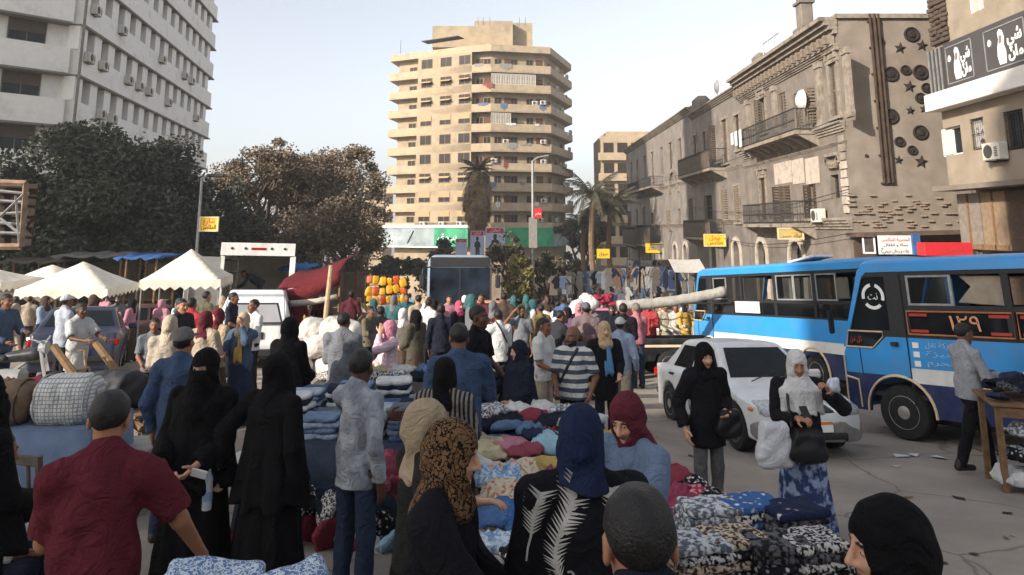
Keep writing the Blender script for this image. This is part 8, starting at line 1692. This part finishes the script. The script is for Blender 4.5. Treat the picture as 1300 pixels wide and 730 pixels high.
small('phone', 'dark phone in the hand of the white headscarf woman', 'phone', (.075,.012,.15), M_BLKP, w1, -1, (.06,-.06,.05), (-.7,0,.2))
carried('clear_bag', 'crumpled clear plastic bag held up by the white headscarf woman', 'plastic bag', bag_field(.05,.04,.06,.01,2,.008), mat('clear_film', c(176,184,196), .25, var=.2, scale=20), w1, 1, (.02,-.03,.13))
carried('shoulder_bag', 'black shoulder bag against the black jacket woman', 'handbag', bag_field(.13,.06,.13,.008,3), mat('black_leather', c(24,23,25), .45), j1, 1, (.02,-.05,.03))
small('folded_paper', 'folded white paper in the veiled woman hand', 'paper', (.11,.015,.06), M_WSIGN, n1, 1, (.04,-.05,-.04), (.3,.3,.2))
p = hand_point(n2, 1); b_ = MB(); b_.lathe([(.005,-.20),(.033,-.20),(.034,-.05),(.031,-.03),(.033,0),(.014,.05),(.014,.075),(.005,.076)], (0,0,0), 14); o = sharp(b_.build('water_bottle', clear_glass('bottle_plastic', (.85,.88,.9), .35, (.62,.66,.70)), None, p+Vector((-.03,-.07,-.05)))); tag(o, 'clear plastic water bottle hanging from the black cloaked woman hand', 'bottle')
b_ = MB(); b_.lathe([(.0345,-.14),(.0345,-.08)], (0,0,0), 14); b_.build('bottle_label', mat('bottle_label', c(128,146,172), .6), o); b_ = MB(); b_.lathe([(.016,.06),(.016,.082),(.002,.083)], (0,0,0), 10); b_.build('bottle_cap', M_PWHITE, o)
carried('plastic_bag', 'clear plastic bag of folded cloth held by the leopard scarf woman', 'plastic bag', bag_field(.11,.05,.11,.007,5), mat('smoky_film', c(120,120,128), .25, var=.3, scale=12), f4, 1 if False else -1, (.06,-.02,.02), .5)
carried('handbag', 'dark red handbag under the arm of the leopard scarf woman', 'handbag', bag_field(.13,.06,.09,.008,6), mat('red_leather', c(120,30,36), .45, var=.2, scale=8), f4, -1, (-.32,.05,-.02), .9)
# pale feather motifs on the back of the black coat (printed motifs with their own slight relief)
MF = mat('pale_feather_print', c(178,174,166), .85, var=.15, scale=20)
def feather(pts, w0, root, y0=None):
    b_ = MB(); P3 = [Vector(p) for p in pts]; n = len(P3)
    for i in range(n-1):
        a, b2 = P3[i], P3[i+1]; d = (b2-a).normalized(); nn = Vector((-d.y, d.x)); t = i/(n-1); w = w0*(1-.55*t); b_.add([(a.x-nn.x*w*.25, 0, a.y-nn.y*w*.25), (a.x+nn.x*w*.25, 0, a.y+nn.y*w*.25), (b2.x+nn.x*w*.22, 0, b2.y+nn.y*w*.22), (b2.x-nn.x*w*.22, 0, b2.y-nn.y*w*.22)], [(0,1,2,3)])
        if t < .62:
            for q in (-1, 1):
                for s_ in (0, .33, .66): o_ = a.lerp(b2, s_); e = o_+nn*q*w*(2.4-1.2*t)-d*w*1.3; b_.add([(o_.x-d.x*w*.28, 0, o_.y-d.y*w*.28), (o_.x+d.x*w*.28, 0, o_.y+d.y*w*.28), (e.x, 0, e.y)], [(0,1,2)])
    return b_
jk = [o for o in f6.children if o.name.startswith('jacket')][0]
tri = bpy.data.objects.get('x')
from mathutils.bvhtree import BVHTree
bv = BVHTree.FromPolygons([v.co for v in jk.data.vertices], [tuple(p.vertices) for p in jk.data.polygons])
def on_back(b_, name):
    vs = []
    for x, y, z in b_.v:
        h = bv.ray_cast(Vector((x, .6, z)), Vector((0, -1, 0)))[0]; vs.append((x, (h.y if h else .14)+.004, z))
    b2 = MB(); b2.v, b2.f, b2.mi = vs, b_.f, b_.mi; return b2.build(name, MF, jk)
k_ = 1.0
curl = [(-.015+.0,1.34),(-.0,1.29),(.005,1.24),(.02,1.19),(.045,1.14),(.065,1.09),(.078,1.03),(.08,.98),(.072,.94),(.055,.91),(.03,.90),(.012,.915),(.008,.935),(.02,.95),(.034,.945)]
on_back(feather([(-x-.005, z) for x, z in [(-a, b__) for a, b__ in curl]] if False else [(x*.95+.055, 1.41-(1.34-z)*.80) for x, z in curl], .030, f6), 'feather_motif')
on_back(feather([(.185,1.36),(.20,1.32),(.21,1.28),(.215,1.24),(.22,1.20),(.23,1.16),(.235,1.11)], .028, f6), 'feather_motif')
on_back(feather([(-.10,1.36),(-.105,1.32),(-.10,1.27),(-.10,1.22)], .032, f6), 'feather_motif')
# narrow white piping on the navy jacket, straps on the crowd
jk8 = [o for o in f8.children if o.name.startswith('jacket')][0]; bv8 = BVHTree.FromPolygons([v.co for v in jk8.data.vertices], [tuple(p.vertices) for p in jk8.data.polygons]); pts = []
for i in range(14):
    x = -.08-.15*i/13; h = bv8.ray_cast(Vector((x, .10-.05*i/13, 2.0)), Vector((0, 0, -1)))[0]
    if h: pts.append(h+Vector((0, 0, .003)))
if len(pts) > 2: b_ = MB(); b_.tube(pts, .0032, 5); b_.build('white_piping', WHITE, jk8)
def strap(o, x0, x1, z0=1.42, z1=.98, back=False, w=.018, name='strap'):
    g = [ch for ch in o.children if ch.name.split('.')[0] in ('tshirt', 'shirt', 'jacket')][0]; bvx = BVHTree.FromPolygons([v.co for v in g.data.vertices], [tuple(p.vertices) for p in g.data.polygons]); pts = []
    for i in range(12):
        t = i/11; h = bvx.ray_cast(Vector((x0+(x1-x0)*t, .6 if back else -.6, z0+(z1-z0)*t)), Vector((0, -1 if back else 1, 0)))[0]
        if h: pts.append(h+Vector((0, .006 if back else -.006, 0)))
    if len(pts) > 2: b_ = MB(); b_.tube(pts, w, 5); b_.build(name, M_BLKP, g)
for o in list(bpy.data.objects):
    if o.get('label') == 'bearded man in a grey striped shirt with a shoulder strap': strap(o, .09, -.14)
    if o.get('label') == 'man in a white shirt with a thin black sling strap': strap(o, .12, -.12, back=True, w=.014)
# ---------------------------------------------------------------- unseen blocks added out of frame, placed and sized to shape sun and shade
def shade_block(label, x0, x1, y0, y1, h):
    F = Building('apartment_block', label, x0, y0, 1, 0, -1.0-(max(y0, 0)*SLOPE)); m = MB(); m.box(((x1-x0)/2, (y1-y0)/2, h/2), (x1-x0, y1-y0, h)); F.part('wall', m, M_TOW)  # added light blocker, shares its object name with the visible far blocks
    for k in range(int(h/3.4)-1): m = MB(); m.box(((x1-x0)/2, (y1-y0)/2, 3.2+k*3.4), (x1-x0+.5, y1-y0+.5, .35)); F.part('string_course', m, M_TOWB)
shade_block('tall plaster block added unseen behind the camera to shade the foreground', -44, -40, -90, -25.4, 41)
shade_block('tall plaster block added unseen at left to shade the trees and old row', -44, -40, 6.5, 12.0, 52)
shade_block('long plaster block added behind the camera for windshield reflections and a darker foreground', -12, 45, -75, -58, 19)
# ---------------------------------------------------------------- dusty air
hz = MB().box((0, 1205, 20.5), (1840, 2640, 71)).build('haze'); hz.data.materials.clear(); tag(hz, kind='stuff'); hz.display_type = 'WIRE'
hm = bpy.data.materials.new('dusty_air'); hm.use_nodes = True; hm.node_tree.nodes.clear(); ho = hm.node_tree.nodes.new('ShaderNodeOutputMaterial'); hv_ = hm.node_tree.nodes.new('ShaderNodeVolumePrincipled')
hv_.inputs['Color'].default_value = (.93,.93,.92,1); hv_.inputs['Density'].default_value = .0009; hv_.inputs['Anisotropy'].default_value = .2; hm.node_tree.links.new(hv_.outputs[0], ho.inputs['Volume']); hz.data.materials.append(hm)
